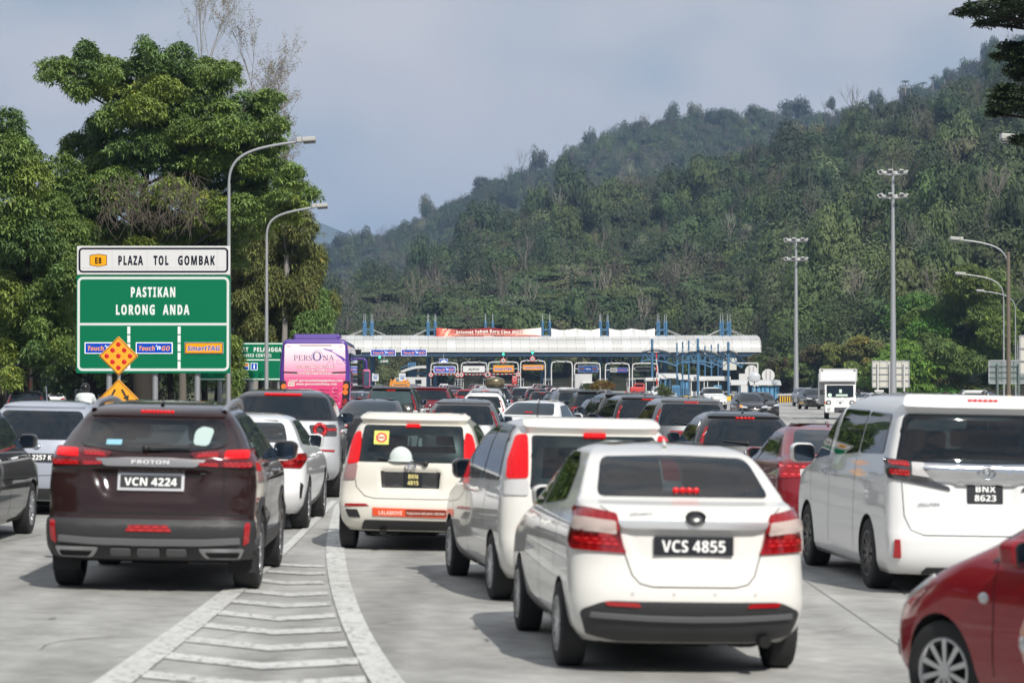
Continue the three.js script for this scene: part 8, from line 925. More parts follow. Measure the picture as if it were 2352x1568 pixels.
// a crown of leaf tufts over several lobes; radius about 1, standing on the origin
function crownGeo(seed, lobes, nLeaf, size, flat, core = true) {
  const R = rng(seed), pos = [], nor = [], push = (c, ax, ay, n) => { const q = [[-1, 0], [0, -0.5], [1, 0], [0, 0.5]].map(([a, b]) => c.clone().addScaledVector(ax, a).addScaledVector(ay, b)); for (const k of [0, 1, 2, 0, 2, 3]) { pos.push(q[k].x, q[k].y, q[k].z); nor.push(n.x, n.y, n.z); } };
  const L = []; for (let i = 0; i < lobes; i++) { const a = R() * 6.283, r = i === 0 ? 0 : 0.25 + 0.5 * Math.sqrt(R()), h = flat ? 1.0 + 0.25 * R() : 0.55 + R() * 0.9 - r * 0.45; L.push({ c: V3(Math.cos(a) * r, h, Math.sin(a) * r), s: V3(0.32 + R() * 0.26, (flat ? 0.1 : 0.3) + R() * (flat ? 0.09 : 0.2), 0.32 + R() * 0.26) }); }
  for (let i = 0; i < nLeaf; i++) { const l = L[Math.floor(R() * lobes)], a = R() * 6.283, z = flat ? 0.1 + 0.9 * R() : -0.55 + 1.55 * R(), k = Math.sqrt(Math.max(0, 1 - z * z)), d = V3(Math.cos(a) * k, z, Math.sin(a) * k), jit = 0.82 + 0.3 * R(), c = l.c.clone().add(d.clone().multiply(l.s).multiplyScalar(jit)); const n = d.clone().add(V3(R() - 0.5, R() * 0.9 - 0.2, R() - 0.5).multiplyScalar(1.0)).normalize(), ax = V3(R() - 0.5, R() - 0.5, R() - 0.5).cross(n).normalize(), ay = n.clone().cross(ax), s = size * (0.55 + 0.9 * R()); push(c, ax.multiplyScalar(s), ay.multiplyScalar(s * 1.2), n); }
  const g = new THREE.BufferGeometry(); g.setAttribute('position', new THREE.Float32BufferAttribute(pos, 3)); g.setAttribute('normal', new THREE.Float32BufferAttribute(nor, 3));
  if (!core) return merge([g]); return merge([g, ...L.map((l) => new THREE.IcosahedronGeometry(1, 1).scale(l.s.x * 0.5, l.s.y * 0.5, l.s.z * 0.5).translate(l.c.x, l.c.y, l.c.z))]);
}
function twigGeo(seed, h, spread, forks, r) { // trunk and bare limbs, height about h
  const R = rng(seed), list = []; const grow = (p, dir, len, rad, k) => { const q = p.clone().addScaledVector(dir, len); list.push(rod(p, q, rad, 5, rad * 0.62)); if (k <= 0) return; const n = k > 2 ? 3 : 2 + (R() > 0.6 ? 1 : 0); for (let i = 0; i < n; i++) { const d = dir.clone().add(V3(R() - 0.5, R() * 0.4, R() - 0.5).multiplyScalar(spread)).normalize(); grow(p.clone().lerp(q, 0.6 + 0.4 * R()), d, len * (0.6 + 0.25 * R()), rad * 0.62, k - 1); } };
  grow(V3(0, -0.05, 0), V3((R() - 0.5) * 0.2, 1, (R() - 0.5) * 0.2).normalize(), h * 0.5, r, forks); return merge(list);
}
const KIND = {
  round: [1, 2, 3].map((s) => crownGeo(s * 11, 12, 2300, 0.05, false)), tall: [4, 5].map((s) => crownGeo(s * 17, 9, 1800, 0.056, false).scale(0.8, 1.5, 0.8)), flat: [6, 7].map((s) => crownGeo(s * 13, 13, 2000, 0.046, true)), fine: [8, 9].map((s) => crownGeo(s * 19, 14, 5200, 0.036, false, false)), thin: [10, 11].map((s) => crownGeo(s * 23, 9, 800, 0.045, false, false)),
};
const TR = { straight: merge([rod(V3(0, -0.2, 0), V3(0.03, 0.75, 0.02), 0.03, 6, 0.02), rod(V3(0.03, 0.6, 0), V3(0.35, 1.0, 0.1), 0.014, 5), rod(V3(0.03, 0.62, 0), V3(-0.3, 1.02, -0.12), 0.013, 5), rod(V3(0.03, 0.55, 0), V3(0.1, 1.05, 0.3), 0.012, 5)]), bare: twigGeo(3, 1.9, 1.25, 4, 0.028), bare2: twigGeo(9, 1.8, 1.5, 4, 0.026) };
const TONE = [[0.020, 0.032, 0.018], [0.026, 0.042, 0.020], [0.034, 0.050, 0.022], [0.045, 0.062, 0.026], [0.050, 0.050, 0.033], [0.066, 0.058, 0.046], [0.058, 0.075, 0.032], [0.09, 0.09, 0.075]];
{
  const R = rng(77), items = {}; const put = (key, m, c) => { (items[key] ||= []).push([m, c]); };
  const place = (x, d, near) => {
    const u = 1176 + FPX * x / d, y = hillY(x, d), big = fbm(x * 0.006 + 3, d * 0.006, 9.1, 3), r = R(), rad = (near ? 5.0 : 6.2) * (0.6 + 1.0 * R() * R() + 0.25 * R()), tall = rad * (0.85 + 0.5 * R());
    let kind = r < 0.52 ? 'round' : r < 0.68 ? 'tall' : r < 0.82 ? 'fine' : 'thin'; if (big > 0.52 && r > 0.35 && near && u < 1750) kind = r > 0.72 ? 'thin' : 'flat';
    let t = TONE[Math.min(7, Math.floor((kind === 'thin' ? 4 + R() * 2.6 : kind === 'flat' ? 1.5 + R() * 2.4 : R() * 4.4)))]; if (R() < 0.025) t = TONE[7]; if (near && u > 1600 && d < 600 && R() < 0.55) t = TONE[R() < 0.5 ? 3 : 6]; const v = 0.62 + 0.85 * R() * (near ? 1 : 0.85); const c = RGB(t[0] * v * (1.1 + 0.35 * R()), t[1] * v * 1.42, t[2] * v * (0.8 + 0.3 * R()));
    const ps = KIND[kind], k = Math.floor(R() * ps.length), m = new THREE.Matrix4().compose(V3(x, y + (kind === 'flat' ? rad * 0.2 : kind === 'thin' ? 1.5 : 0), -d), new THREE.Quaternion().setFromEuler(new THREE.Euler((R() - 0.5) * 0.12, R() * 6.28, (R() - 0.5) * 0.12)), V3(rad, tall * (kind === 'flat' ? 0.9 : 1), rad)); put(kind + k, m, c);
    if (R() < (kind === 'thin' || kind === 'flat' ? 0.55 : 0.1)) { const key = kind === 'thin' ? (R() < 0.5 ? '_bare' : '_bare2') : '_straight'; const w = 0.25 + 0.6 * R() * R(); put(key, m.clone().multiply(new THREE.Matrix4().makeScale(0.9, kind === 'flat' ? 1.1 : 1.0, 0.9)), RGB(w, w * 0.98, w * 0.95)); }
  };
  for (let d = 340; d < 930; d += 6.6) { const w = (2520 - 600) / FPX * d, x0 = xAt(600, d); for (let x = 0; x < w; x += 6.6) { const X = x0 + x + (R() - 0.5) * 5, D = d + (R() - 0.5) * 5; if (D < baseD(1176 + FPX * X / D) + 6) continue; if (R() < 0.93) place(X, D, true); } }
  for (let d = 1200; d < 1960; d += 10) { const w = (2500 - 620) / FPX * d, x0 = xAt(620, d); for (let x = 0; x < w; x += 9) { const X = x0 + x + (R() - 0.5) * 7, D = d + (R() - 0.5) * 7; place(X, D, false); } }
  const f = new THREE.Group(); f.name = 'hill_forest'; f.userData.kind = 'stuff'; tag(f, 'dense mixed forest covering the hillside behind the toll plaza', 'forest'); scene.add(f);
  for (const k of Object.keys(items)) { const tr = k[0] === '_', geo = tr ? TR[k.slice(1)] : KIND[k.slice(0, -1)][+k.slice(-1)], im = new THREE.InstancedMesh(geo, tr ? barkPale : leafM, items[k].length); im.name = tr ? 'forest_trunks' : 'forest_crowns'; im.userData.kind = 'stuff'; items[k].forEach(([m, c], i) => { im.setMatrixAt(i, m); im.setColorAt(i, c); }); im.instanceColor.needsUpdate = true; f.add(im); }
}
const leafCol = new Map(); const leafTone = (r, g, b, gloss = false) => { const k = [r, g, b, gloss].join(); if (!leafCol.has(k)) { const m = (gloss ? glossLeafM : leafM).clone(); m.color.setRGB(r, g, b); leafCol.set(k, m); } return leafCol.get(k); };
const ORD = ['first', 'second', 'third', 'fourth', 'fifth', 'sixth', 'seventh', 'eighth', 'ninth', 'tenth', 'eleventh', 'twelfth', 'thirteenth', 'fourteenth', 'fifteenth', 'sixteenth', 'seventeenth', 'eighteenth', 'nineteenth', 'twentieth'];
function hillTree(name, label, kind, k, u, v, h, d, tone, group, trunk = true) { // a single tree whose top is seen at (u, v)
  const top = at(u, v, d), H = h, y = top.y - H, t = thing(name, label, 'tree', [top.x, y, -d], hash3(u | 0, v | 0, 3) * 6.28, group), s = H / (kind === 'tall' ? 2.2 : kind === 'flat' ? 1.35 : 1.55); part('crown', KIND[kind][k], leafTone(...tone), t).scale.set(s * (kind === 'tall' ? 0.75 : 0.85), s, s * 0.85); if (trunk) part('trunk', [rod(V3(0, -2, 0), V3(0, H * 0.72, 0), 0.4, 6, 0.2)], barkPale, t); return t;
}
// trees that stand up from the ridge line
const RG = 'single trees standing up from the ridge line';
[[792, 530, 'round', 0, 20], [835, 527, 'tall', 0, 24], [1232, 340, 'tall', 1, 30], [1333, 332, 'round', 1, 14], [1110, 405, 'round', 2, 13], [1460, 282, 'round', 0, 18], [1532, 263, 'round', 1, 16], [1627, 244, 'round', 0, 18], [1742, 235, 'round', 1, 20], [1838, 223, 'round', 2, 26], [1912, 226, 'tall', 0, 14], [2014, 205, 'tall', 1, 22], [2163, 174, 'round', 0, 16], [2215, 142, 'round', 1, 26], [2256, 138, 'round', 2, 20], [2330, 92, 'tall', 0, 28], [2296, 125, 'tall', 1, 18], [985, 468, 'round', 2, 12], [1662, 246, 'round', 0, 15], [760, 553, 'round', 1, 18]].sort((a, b) => a[0] - b[0]).forEach(([u, v, k, n, h], i) => hillTree('ridge_tree', `dark tree standing above the forest on the ridge line, ${ORD[i]} from the left`, k, n, u, v, h, 1890, [0.022 + (i % 3) * 0.006, 0.036 + (i % 4) * 0.005, 0.02], RG, true));
{ // palms on the ridge
  const frond = (() => { const list = []; for (let i = 0; i < 13; i++) { const a = i / 13 * 6.283, c = new THREE.QuadraticBezierCurve3(V3(0, 0, 0), V3(Math.cos(a) * 1.6, 1.5 + (i % 3) * 0.4, Math.sin(a) * 1.6), V3(Math.cos(a) * 3.4, -0.6 + (i % 3) * 0.7, Math.sin(a) * 3.4)); const P = [], I = []; for (let k = 0; k <= 6; k++) { const p = c.getPoint(k / 6), w = 0.55 * (1 - k / 7), n = V3(-Math.sin(a), 0, Math.cos(a)); P.push(p.x + n.x * w, p.y - 0.25, p.z + n.z * w, p.x, p.y, p.z, p.x - n.x * w, p.y - 0.25, p.z - n.z * w); if (k) { const b = k * 3; I.push(b - 3, b, b - 2, b, b + 1, b - 2, b - 2, b + 1, b - 1, b + 1, b + 2, b - 1); } } const g = new THREE.BufferGeometry(); g.setAttribute('position', new THREE.Float32BufferAttribute(P, 3)); g.setIndex(I); g.computeVertexNormals(); list.push(g); } return merge(list); })();
  [[2080, 186], [2092, 203], [2143, 178], [2120, 190], [2170, 176], [2184, 180]].sort((a, b) => a[0] - b[0]).forEach(([u, v], i) => { const p = at(u, v, 1850), t = thing('palm_tree', `palm tree with drooping fronds on the ridge at right, ${ORD[i]} from the left`, 'palm tree', [p.x, p.y - 18, -1850], u, 'palm trees on the ridge'); part('fronds', frond, leafTone(0.03, 0.045, 0.024), t).position.y = 17; part('trunk', [rod(V3(0, -4, 0), V3(0, 17, 0), 0.28, 6)], barkPale, t); });
  // the oil palm behind the right lamps
  const p = at(2378, 690, 335), t = thing('palm_tree', 'large palm whose fronds reach in at the right edge behind the lamp poles', 'palm tree', [p.x, groundY(p.x, 335), -335], 0.4); part('fronds', frond, leafTone(0.035, 0.05, 0.016), t).position.y = p.y - groundY(p.x, 335); t.children[0].scale.setScalar(1.15); part('trunk', [rod(V3(0, 0, 0), V3(0, p.y - groundY(p.x, 335), 0), 0.3, 8)], barkGrey, t);
}
// pale bare trees on the slope
[[1560, 640, 11, 640], [1395, 655, 12, 600], [1205, 675, 11, 620], [1050, 600, 9, 780], [1290, 460, 12, 860], [1010, 640, 9, 700], [1800, 430, 13, 780], [2200, 430, 13, 560], [2230, 470, 12, 520], [1925, 700, 10, 470], [1765, 470, 12, 760], [1680, 510, 12, 720], [1980, 520, 12, 560], [1470, 700, 10, 560]].sort((a, b) => a[0] - b[0]).forEach(([u, v, h, d], i) => { const p = at(u, v, d), t = thing('bare_tree', `pale leafless tree with forked limbs on the forest slope, ${ORD[i]} from the left`, 'tree', [p.x, p.y - h, -d], i * 1.3, 'pale bare trees on the slope'); part('trunk', i % 2 ? TR.bare : TR.bare2, barkPale, t).scale.set(h * 0.45, h * 0.62, h * 0.45); });
// trees at the foot of the slope, nearest behind the plaza and the exit road
const FT = [[2190, 610, 15, 232, 'fine', 0, [0.042, 0.066, 0.014], 'largest tree at right, leafy to the ground, between the sign backs'], [2270, 660, 13, 250, 'fine', 1, [0.06, 0.075, 0.018], 'olive tree right of the largest tree at right'], [2120, 720, 9, 262, 'round', 1, [0.045, 0.066, 0.016], 'lower bushy tree left of the largest tree at right'], [2250, 600, 17, 290, 'round', 0, [0.075, 0.085, 0.022], 'yellow green tree behind the street lamps at right'], [2330, 640, 17, 275, 'round', 2, [0.05, 0.062, 0.02], 'dark leafy tree at the right edge behind the lamp poles'],
  [1990, 770, 7.5, 350, 'fine', 0, [0.09, 0.105, 0.028], 'yellow green tree left of the cream sign back'], [1930, 785, 7, 352, 'fine', 1, [0.075, 0.09, 0.026], 'olive tree right of the shorter floodlight mast'], [1885, 792, 7, 356, 'round', 0, [0.03, 0.045, 0.016], 'dark rounded tree behind the white lorry'], [1790, 815, 5.5, 372, 'round', 1, [0.07, 0.07, 0.026], 'brownish round tree left of the shorter floodlight mast'], [1845, 800, 6.5, 365, 'round', 2, [0.055, 0.075, 0.022], 'green tree right behind the base of the shorter mast'], [1760, 800, 7, 392, 'fine', 0, [0.045, 0.062, 0.018], 'green tree at the right end of the toll roof'], [2060, 800, 7, 345, 'round', 0, [0.04, 0.055, 0.018], 'shady tree behind the cream sign back'],
  [1900, 610, 15, 470, 'fine', 1, [0.065, 0.08, 0.03], 'light olive tree high above the white lorry'], [1980, 600, 15, 465, 'round', 2, [0.05, 0.066, 0.024], 'round green tree between the two floodlight masts'], [1815, 640, 14, 500, 'fine', 0, [0.045, 0.055, 0.024], 'green tree just left of the shorter mast top'], [2100, 590, 15, 440, 'round', 1, [0.038, 0.055, 0.02], 'dark green tree right of the taller mast'], [2030, 560, 15, 480, 'fine', 1, [0.06, 0.072, 0.03], 'pale olive tree behind the taller mast'], [2165, 530, 16, 430, 'round', 0, [0.03, 0.046, 0.016], 'deep green tree above the street lamps at right'], [1700, 720, 11, 545, 'fine', 1, [0.05, 0.066, 0.022], 'bright green tree above the right end of the toll roof'], [1620, 700, 12, 560, 'round', 2, [0.03, 0.044, 0.018], 'dark tree above the right toll masts'], [880, 770, 9, 540, 'fine', 0, [0.05, 0.055, 0.02], 'low green tree above the left end of the toll roof'], [960, 765, 9, 545, 'fine', 1, [0.058, 0.062, 0.024], 'low olive tree between the left toll masts'], [890, 830, 6, 500, 'round', 1, [0.05, 0.06, 0.02], 'bush seen through the left toll lanes']];

function sprig(seed, n, len, wid, droop) { // whorl of folded leaves, each with a bend
  const R = rng(seed), P = [], I = []; for (let i = 0; i < n; i++) { const a = i / n * 6.283 + R() * 0.6, el = 0.55 - R() * droop, L = len * (0.7 + 0.5 * R()), w = wid * (0.8 + 0.4 * R()), d = V3(Math.cos(a) * Math.cos(el), Math.sin(el), Math.sin(a) * Math.cos(el)), s = V3(-Math.sin(a), 0, Math.cos(a)), up = V3().crossVectors(s, d), b = P.length / 3, o = d.clone().multiplyScalar(0.04).add(V3((R() - 0.5) * 0.15, (R() - 0.5) * 0.1, (R() - 0.5) * 0.15)); const mid = o.clone().addScaledVector(d, L * 0.45), tip = o.clone().addScaledVector(d, L * 0.85).add(V3(0, -L * 0.3 * (0.5 + droop * 0.6), 0)); const q = [o, mid.clone().addScaledVector(s, w).addScaledVector(up, w * 0.35), mid.clone().addScaledVector(up, 0), mid.clone().addScaledVector(s, -w).addScaledVector(up, w * 0.35), tip]; for (const p of q) P.push(p.x, p.y, p.z); I.push(b, b + 2, b + 1, b, b + 3, b + 2, b + 1, b + 2, b + 4, b + 2, b + 3, b + 4); }
  const g = new THREE.BufferGeometry(); g.setAttribute('position', new THREE.Float32BufferAttribute(P, 3)); g.setIndex(I); return merge([g.toNonIndexed()].map((x) => { x.computeVertexNormals(); return x; }));
}
const SPR = [sprig(1, 10, 0.34, 0.055, 1.0), sprig(2, 9, 0.36, 0.05, 1.25), sprig(3, 11, 0.30, 0.05, 0.8)], FEATHER = [sprig(4, 14, 0.26, 0.03, 1.3), sprig(5, 13, 0.30, 0.028, 1.5)];
function foliage(t, list, geos, mat, name = 'foliage') { geos.forEach((g, k) => { const l = list.filter((_, i) => i % geos.length === k), im = new THREE.InstancedMesh(g, mat, l.length); im.name = name; im.userData.kind = 'stuff'; l.forEach(([m, c], i) => { im.setMatrixAt(i, m); im.setColorAt(i, c); }); t.add(im); }); }
function padTree(label, d0, trunkU, pads, o = {}) { // limbs fan out from the trunk to flat pads of leaves
  const R = rng(o.seed || 1), g0 = groundY(px(trunkU, d0), d0), base = V3(px(trunkU, d0), g0, -d0), t = thing('broadleaf_tree', label, 'tree', [base.x, base.y, base.z]), list = [], limbs = [], k = d0 / FPX; let topY = 0;
  for (const p of pads) topY = Math.max(topY, hy(p[1], d0) - g0);
  const trunkAt = (y) => V3(Math.sin(y * 0.3 + (o.seed || 1)) * 0.25, y, Math.cos(y * 0.23) * 0.25);
  const th = topY * (o.trunk || 0.85); for (let i = 0; i < 6; i++) limbs.push(rod(trunkAt(th * i / 6), trunkAt(th * (i + 1) / 6), (o.r || 0.34) * (1 - i / 8), 10, (o.r || 0.34) * (1 - (i + 1) / 8)));
  part('trunk', limbs.splice(0), o.bark || barkDark, t);
  const sub3 = o.split === false ? pads : pads.flatMap(([u, v, ru, rv, tone]) => [[u, v, ru * 0.8, rv * 0.95, tone], [u + (R() - 0.5) * ru * 1.5, v + (R() - 0.2) * rv * 1.1, ru * (0.35 + 0.3 * R()), rv * (0.5 + 0.4 * R()), tone], [u + (R() - 0.5) * ru * 1.7, v + (R() - 0.1) * rv * 1.3, ru * (0.3 + 0.3 * R()), rv * (0.45 + 0.4 * R()), null], [u + (R() - 0.5) * ru * 1.2, v + rv * (0.9 + 0.8 * R()), ru * (0.45 + 0.3 * R()), rv * (0.6 + 0.4 * R()), tone]]);
  let padNo = 0;
  for (const [u, v, ru, rv, tone] of sub3) { const first = o.split === false || padNo++ % 4 === 0;
    const dd = d0 + (R() - 0.5) * (o.deep || 7), c = V3(px(u, dd) - base.x, hy(v, dd) - g0, -dd - base.z), rx = ru * k, ry = rv * k, rz = Math.max(rx * 0.75, 0.9); const a = trunkAt(clamp(c.y - Math.hypot(c.x, c.z) * 0.45 - 0.4, 1.5, th)), m = a.clone().lerp(c, 0.55).add(V3(0, -0.25, 0)); if (first) limbs.push(new THREE.TubeGeometry(new THREE.QuadraticBezierCurve3(a, m, c), 8, 0.03 + 0.007 * a.distanceTo(c), 6));
    const n = Math.round(1.5 * (o.density || 42) * (rx * rz * 1.6 + rx * ry * 2.6) + 10);
    for (let i = 0; i < n; i++) { const an = R() * 6.283, z = R() < 0.62 ? R() : -R() * 0.9, kk = Math.sqrt(1 - z * z) * (0.35 + 0.65 * Math.sqrt(R())) * (R() < 0.16 ? 1.0 + 0.4 * R() : 1); const p = V3(c.x + Math.cos(an) * kk * rx, c.y + z * ry * 1.15 * (0.6 + 0.4 * R()) - 0.12 * kk * rx * kk, c.z + Math.sin(an) * kk * rz); const s = (o.size || 1) * (o.leaf || 0.76) * (0.6 + 0.75 * R()), q = new THREE.Quaternion().setFromEuler(new THREE.Euler((R() - 0.5) * 0.9, R() * 6.28, (R() - 0.5) * 0.9)); const b = tone || o.tone || [0.185, 0.28, 0.06], v2 = 0.6 + 0.7 * R(), ye = R() < 0.03 ? 1.6 : 1; list.push([new THREE.Matrix4().compose(p, q, V3(s, s, s)), RGB(b[0] * v2 * ye, b[1] * v2 * (ye > 1 ? 1.25 : 1), b[2] * v2)]); }
  }
  part('limbs', limbs, o.bark || barkDark, t); foliage(t, list, o.geos || SPR, o.mat || glossLeafM); return t;
}
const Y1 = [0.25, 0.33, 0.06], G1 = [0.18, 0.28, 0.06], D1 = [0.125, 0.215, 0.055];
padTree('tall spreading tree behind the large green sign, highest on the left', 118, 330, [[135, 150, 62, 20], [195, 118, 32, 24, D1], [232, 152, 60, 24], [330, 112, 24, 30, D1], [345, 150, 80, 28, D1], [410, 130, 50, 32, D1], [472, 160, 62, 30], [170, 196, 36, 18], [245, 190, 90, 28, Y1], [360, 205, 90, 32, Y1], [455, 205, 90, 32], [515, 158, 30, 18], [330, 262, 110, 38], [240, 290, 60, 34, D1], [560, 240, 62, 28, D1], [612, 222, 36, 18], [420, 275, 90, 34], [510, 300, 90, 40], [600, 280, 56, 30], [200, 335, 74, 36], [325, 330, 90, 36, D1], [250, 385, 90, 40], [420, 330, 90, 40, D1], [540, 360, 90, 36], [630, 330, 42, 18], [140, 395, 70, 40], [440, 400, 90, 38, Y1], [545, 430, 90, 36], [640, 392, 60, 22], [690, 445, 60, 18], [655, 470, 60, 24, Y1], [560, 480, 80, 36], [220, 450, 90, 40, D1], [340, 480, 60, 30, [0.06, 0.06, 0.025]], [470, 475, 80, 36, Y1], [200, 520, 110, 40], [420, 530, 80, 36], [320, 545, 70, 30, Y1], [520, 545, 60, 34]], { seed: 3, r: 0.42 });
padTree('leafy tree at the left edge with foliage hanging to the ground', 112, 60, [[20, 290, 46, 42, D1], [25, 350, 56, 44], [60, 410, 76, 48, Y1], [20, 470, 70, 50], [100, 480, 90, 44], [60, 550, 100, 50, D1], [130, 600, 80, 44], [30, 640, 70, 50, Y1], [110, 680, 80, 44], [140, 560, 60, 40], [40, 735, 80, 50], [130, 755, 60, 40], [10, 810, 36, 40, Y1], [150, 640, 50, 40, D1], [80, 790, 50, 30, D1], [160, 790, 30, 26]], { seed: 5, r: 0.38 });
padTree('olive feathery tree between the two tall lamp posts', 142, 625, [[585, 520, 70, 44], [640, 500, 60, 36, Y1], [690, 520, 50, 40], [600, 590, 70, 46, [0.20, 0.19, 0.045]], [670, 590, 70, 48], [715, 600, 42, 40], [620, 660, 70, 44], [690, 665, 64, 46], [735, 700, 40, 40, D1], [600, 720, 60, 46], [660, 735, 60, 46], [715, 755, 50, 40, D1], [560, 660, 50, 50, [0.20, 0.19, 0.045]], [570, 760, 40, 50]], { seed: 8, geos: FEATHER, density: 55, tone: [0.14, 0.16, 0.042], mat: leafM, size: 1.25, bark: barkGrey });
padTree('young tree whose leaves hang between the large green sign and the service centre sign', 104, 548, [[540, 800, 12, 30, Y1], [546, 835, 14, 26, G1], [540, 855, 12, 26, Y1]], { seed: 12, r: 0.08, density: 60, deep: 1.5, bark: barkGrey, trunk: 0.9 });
// dark shade trees of the belt behind
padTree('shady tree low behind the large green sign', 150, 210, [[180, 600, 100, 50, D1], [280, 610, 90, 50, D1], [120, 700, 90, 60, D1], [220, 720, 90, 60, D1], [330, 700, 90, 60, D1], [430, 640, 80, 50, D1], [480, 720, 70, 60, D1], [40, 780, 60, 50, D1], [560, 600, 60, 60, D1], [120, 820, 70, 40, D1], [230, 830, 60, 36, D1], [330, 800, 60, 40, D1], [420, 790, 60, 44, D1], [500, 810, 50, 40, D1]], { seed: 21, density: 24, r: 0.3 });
{ // bare crown rising behind the tall tree, and thin twiggy tops to its right
  for (const [u, v, h, d, l, s, kk] of [[455, -30, 22, 150, 'nearly leafless tall tree rising above the crown at top left', 1, 0.8], [585, 130, 15, 140, 'thin twiggy tree top right of the tall spreading tree', 2, 0.7], [650, 285, 12, 140, 'sparse twiggy tree above the upper lamp head', 4, 0.7]]) {
    const R = rng(s * 31), p = at(u, v, d), g0 = groundY(p.x, d), H = p.y - g0, t = thing('bare_tree', l, 'tree', [p.x, g0, -d]), list = [], leaves = []; const grow = (a, dir, len, rad, n) => { const b = a.clone().addScaledVector(dir, len); list.push(rod(a, b, rad, 5, rad * 0.7)); if (n <= 0) { for (let i = 0; i < 4; i++) { const sc = 0.5 + R() * 0.4; leaves.push([new THREE.Matrix4().compose(a.clone().lerp(b, R()), new THREE.Quaternion().setFromEuler(new THREE.Euler(R() * 3, R() * 6, R() * 3)), V3(sc, sc, sc)), RGB(0.16 + R() * 0.06, 0.16, 0.09)]); } return; } for (let i = 0; i < 3; i++) grow(a.clone().lerp(b, 0.35 + 0.65 * R()), dir.clone().add(V3(R() - 0.5, R() * 0.35, R() - 0.5).multiplyScalar(0.95)).normalize(), len * (0.62 + 0.2 * R()), rad * 0.55, n - 1); };
    list.push(rod(V3(0, 0, 0), V3(0.2, H * 0.55, 0), 0.2, 8, 0.12)); for (let i = 0; i < 5; i++) grow(V3(0.2, H * (0.45 + 0.1 * i), 0), V3((R() - 0.5) * 0.8 * kk, 1, (R() - 0.5) * 0.8).normalize(), H * 0.21 * kk, 0.034, 4); part('branches', list, std(0.24, 0.225, 0.21, 0.95), t); const tiny = sprig(7, 3, 0.2, 0.025, 1.2); foliage(t, leaves, [tiny], leafM);
  }
  // tangle of dead creeper in the tall tree
  const R = rng(55), list = [], c = at(345, 455, 112.5); for (let i = 0; i < 300; i++) { const a = V3((R() - 0.5) * 4.4, (R() - 0.4) * 2.0, (R() - 0.5) * 1.0), b = a.clone().add(V3((R() - 0.5) * 1.4, -0.2 - R() * 1.0, (R() - 0.5) * 0.5)), m = a.clone().lerp(b, 0.5).add(V3((R() - 0.5) * 0.5, -0.3 * R(), 0.2)); list.push(new THREE.TubeGeometry(new THREE.QuadraticBezierCurve3(a, m, b), 5, 0.009, 4)); }
  const t = thing('dead_creeper', 'tangle of dry brown creeper hanging in the tall tree above the green sign', 'creeper', [c.x, c.y, c.z]); const m = part('creeper_stems', list, std(0.13, 0.105, 0.085, 0.95), t); m.userData.kind = 'stuff';
}
FT.forEach(([u, v, h, d, k, n, c, l], i) => {
  if (u === 2190) { h *= 300 / d; d = 300; } else if (u > 2100 && d < 320) { h *= (d + 115) / d; d += 115; if (u === 2120) u = 2150; } else if (d < 380) d += 22;
  const b = c.map((x) => x * (u === 2190 ? 3.2 : u > 1860 && u < 2010 ? 2.6 : 2.2)); if (d > 420) { hillTree('broadleaf_tree', l, k, n, u, v, h, d, b.map((x) => x * 0.8)); return; }
  const R = rng(900 + i), s = FPX / d, hp = h * s, pads = []; for (let j = 0; j < 16; j++) { const f = (j + 0.5) / 16, a = R() * 6.28, w = hp * 0.42 * Math.sin(Math.PI * (0.16 + 0.72 * f)); pads.push([u + Math.cos(a) * w * (0.35 + 0.65 * R()), v + hp * (0.07 + 0.8 * f), hp * (0.15 + 0.1 * R()), hp * (0.07 + 0.05 * R()), b.map((x) => x * (0.7 + 0.6 * R()))]); }
  padTree(l, d, u, pads, { seed: 40 + i, deep: h * 0.5, density: 20, size: 1.7, r: 0.25, bark: barkGrey, trunk: 0.7, tone: b, mat: leafM });
});
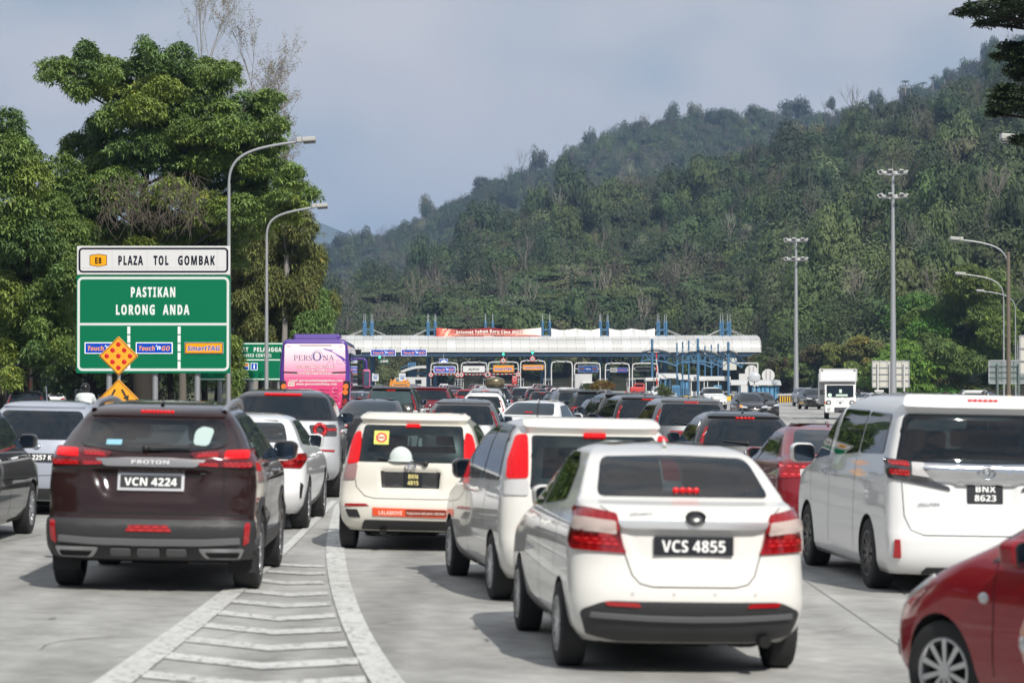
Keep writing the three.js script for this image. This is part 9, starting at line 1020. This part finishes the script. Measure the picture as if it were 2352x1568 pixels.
{ // trunks and shade under the left trees, and the dark wood behind
  const R = rng(91), spots = [[28, 150], [70, 146], [92, 160], [165, 165], [215, 150], [262, 158], [300, 145], [338, 140], [395, 150], [420, 142], [470, 155], [498, 150], [560, 158], [592, 150], [640, 165], [10, 140]];
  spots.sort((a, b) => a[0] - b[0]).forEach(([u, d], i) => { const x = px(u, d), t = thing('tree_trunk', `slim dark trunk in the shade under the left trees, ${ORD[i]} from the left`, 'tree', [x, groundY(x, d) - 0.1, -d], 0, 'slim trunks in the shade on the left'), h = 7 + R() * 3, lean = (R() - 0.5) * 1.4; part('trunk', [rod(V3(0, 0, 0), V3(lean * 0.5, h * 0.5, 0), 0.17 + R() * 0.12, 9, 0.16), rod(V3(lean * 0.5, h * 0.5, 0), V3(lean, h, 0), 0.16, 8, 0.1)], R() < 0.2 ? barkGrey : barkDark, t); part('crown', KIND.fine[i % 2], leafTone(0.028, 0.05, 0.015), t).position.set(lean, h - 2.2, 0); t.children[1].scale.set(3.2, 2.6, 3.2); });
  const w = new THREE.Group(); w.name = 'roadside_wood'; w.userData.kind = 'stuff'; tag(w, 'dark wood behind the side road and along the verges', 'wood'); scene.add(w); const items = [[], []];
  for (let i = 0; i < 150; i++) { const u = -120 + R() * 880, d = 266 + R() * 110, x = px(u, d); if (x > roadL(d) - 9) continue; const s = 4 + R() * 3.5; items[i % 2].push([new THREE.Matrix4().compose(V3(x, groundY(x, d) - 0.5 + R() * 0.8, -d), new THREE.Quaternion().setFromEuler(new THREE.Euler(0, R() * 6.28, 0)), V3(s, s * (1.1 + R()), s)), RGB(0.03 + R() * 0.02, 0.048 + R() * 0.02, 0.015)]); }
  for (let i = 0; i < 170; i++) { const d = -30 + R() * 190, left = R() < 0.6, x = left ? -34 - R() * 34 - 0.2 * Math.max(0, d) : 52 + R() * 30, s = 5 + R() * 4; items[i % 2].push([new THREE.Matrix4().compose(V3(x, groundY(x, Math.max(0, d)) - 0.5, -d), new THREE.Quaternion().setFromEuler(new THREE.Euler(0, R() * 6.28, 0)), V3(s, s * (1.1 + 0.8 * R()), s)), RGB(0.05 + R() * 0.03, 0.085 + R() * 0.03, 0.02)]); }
  items.forEach((l, k) => { const im = new THREE.InstancedMesh(KIND.fine[k], leafM, l.length); im.name = 'wood_crowns'; im.userData.kind = 'stuff'; l.forEach(([m, c], i) => { im.setMatrixAt(i, m); im.setColorAt(i, c); }); w.add(im); });
  const g = []; const R2 = rng(14); const tuft = sprig(31, 9, 0.5, 0.03, 0.2); for (let i = 0; i < 2600; i++) { const d = 92 + R2() * 130, x = R2() < 0.75 ? roadL(d) - 1 - R2() * 26 : roadR(d) + 4 + R2() * 20, s = 0.5 + R2() * 0.9; g.push([new THREE.Matrix4().compose(V3(x, groundY(x, d) - 0.12, -d), new THREE.Quaternion().setFromEuler(new THREE.Euler(0, R2() * 6, 0)), V3(s, s, s)), RGB(0.07 + R2() * 0.05, 0.10 + R2() * 0.03, 0.03)]); }
  const im = new THREE.InstancedMesh(tuft, leafM, g.length); im.name = 'grass_tufts'; im.userData.kind = 'stuff'; tag(im, 'rough green grass on the road verges', 'grass'); g.forEach(([m, c], i) => { im.setMatrixAt(i, m); im.setColorAt(i, c); }); scene.add(im);
}
{ // dark boughs reaching in from a tree just outside the upper right corner
  const d = 62, k = d / FPX, R = rng(66), base = V3(px(2960, d), groundY(18, d), -d), t = thing('overhanging_tree', 'dark boughs reaching in at the upper right corner from a tree beyond the edge', 'tree', [base.x, base.y, base.z]), list = [], limbs = [rod(V3(0, 0, 0), V3(-0.3, 9, 0), 0.4, 12, 0.3), rod(V3(-0.3, 9, 0), V3(0.4, 15, 0.5), 0.3, 10, 0.15)];
  const pads = [[2290, 20, 70, 16], [2230, 30, 36, 10], [2340, 45, 60, 18], [2270, 55, 26, 10], [2360, -5, 80, 22], [2440, 10, 90, 40], [2330, 110, 36, 14], [2310, 130, 30, 10], [2345, 165, 40, 18], [2320, 215, 46, 22], [2305, 245, 34, 12], [2350, 235, 56, 30], [2290, 262, 22, 8], [2400, 150, 70, 60], [2430, 240, 80, 50], [2345, 322, 24, 12], [2400, 320, 50, 30]];
  for (const [u, v, ru, rv] of pads) { const dd = d + (R() - 0.5) * 4, c = V3(px(u, dd) - base.x, hy(v, dd) - base.y, -dd - base.z), a = V3(-0.2, clamp(c.y - 2.5, 5, 14), 0); limbs.push(new THREE.TubeGeometry(new THREE.QuadraticBezierCurve3(a, a.clone().lerp(c, 0.5).add(V3(0, 0.9, 0)), c), 12, 0.035, 6)); const n = Math.round(ru * rv * 0.16) + 20; for (let i = 0; i < n; i++) { const an = R() * 6.283, q = Math.sqrt(R()), p = V3(c.x + Math.cos(an) * q * ru * k, c.y + (R() - 0.5) * 2 * rv * k * Math.sqrt(1 - q * q * 0.8), c.z + Math.sin(an) * q * ru * k), s = 0.28 + R() * 0.16, v2 = 0.7 + R() * 0.6; list.push([new THREE.Matrix4().compose(p, new THREE.Quaternion().setFromEuler(new THREE.Euler((R() - 0.5) * 0.8, R() * 6.28, (R() - 0.5) * 0.8)), V3(s, s, s)), RGB(0.022 * v2, 0.042 * v2, 0.013 * v2)]); } }
  part('trunk', limbs, barkDark, t); foliage(t, list, [sprig(41, 8, 0.42, 0.08, 0.7), sprig(42, 7, 0.45, 0.085, 0.5)], leafM);
}
{ // flowering bush and sapling beside the exit road
  const mk = (name, label, u, v, d, r, h, cols, n, geo, sc) => { const x = px(u, d), R = rng(u), g0 = groundY(x, d), y = hy(v, d), t = thing(name, label, 'bush', [x, g0, -d]), l = []; for (let i = 0; i < n; i++) { const a = R() * 6.283, z = R() * 1.4 - 0.4, k = Math.sqrt(Math.max(0, 1 - Math.min(1, z * z))), q = 0.6 + 0.4 * R(), c = cols[Math.floor(R() * cols.length)], s = sc * (0.7 + 0.6 * R()), v2 = 0.7 + 0.6 * R(); l.push([new THREE.Matrix4().compose(V3(Math.cos(a) * k * r * q, y - g0 + z * h * q, Math.sin(a) * k * r * q), new THREE.Quaternion().setFromEuler(new THREE.Euler(R() - 0.5, R() * 6, R() - 0.5)), V3(s, s, s)), RGB(c[0] * v2, c[1] * v2, c[2] * v2)]); } part('stems', [...Array(6)].map((_, i) => rod(V3(0, 0, 0), V3(Math.cos(i) * r * 0.5, y - g0, Math.sin(i) * r * 0.5), 0.04, 5)), barkGrey, t); foliage(t, l, geo, leafM); };
  mk('flowering_bush', 'yellow and red leaved bush beside the exit road', 1383, 888, 235, 1.15, 0.62, [[0.22, 0.15, 0.015], [0.17, 0.14, 0.02], [0.2, 0.06, 0.02], [0.06, 0.07, 0.015]], 520, SPR, 0.5); mk('green_bush', 'darker green bush left of the flowering bush', 1354, 892, 238, 0.8, 0.5, [[0.05, 0.07, 0.02], [0.08, 0.09, 0.025]], 260, SPR, 0.5); mk('sapling', 'thin green sapling in front of the left exit booth', 1526, 902, 190, 0.62, 0.6, [[0.06, 0.085, 0.025], [0.09, 0.11, 0.04]], 60, SPR, 0.8);
}
scene.traverse((o) => { if (o.isMesh) { o.castShadow = true; o.receiveShadow = true; } });
renderer.render(scene, camera);
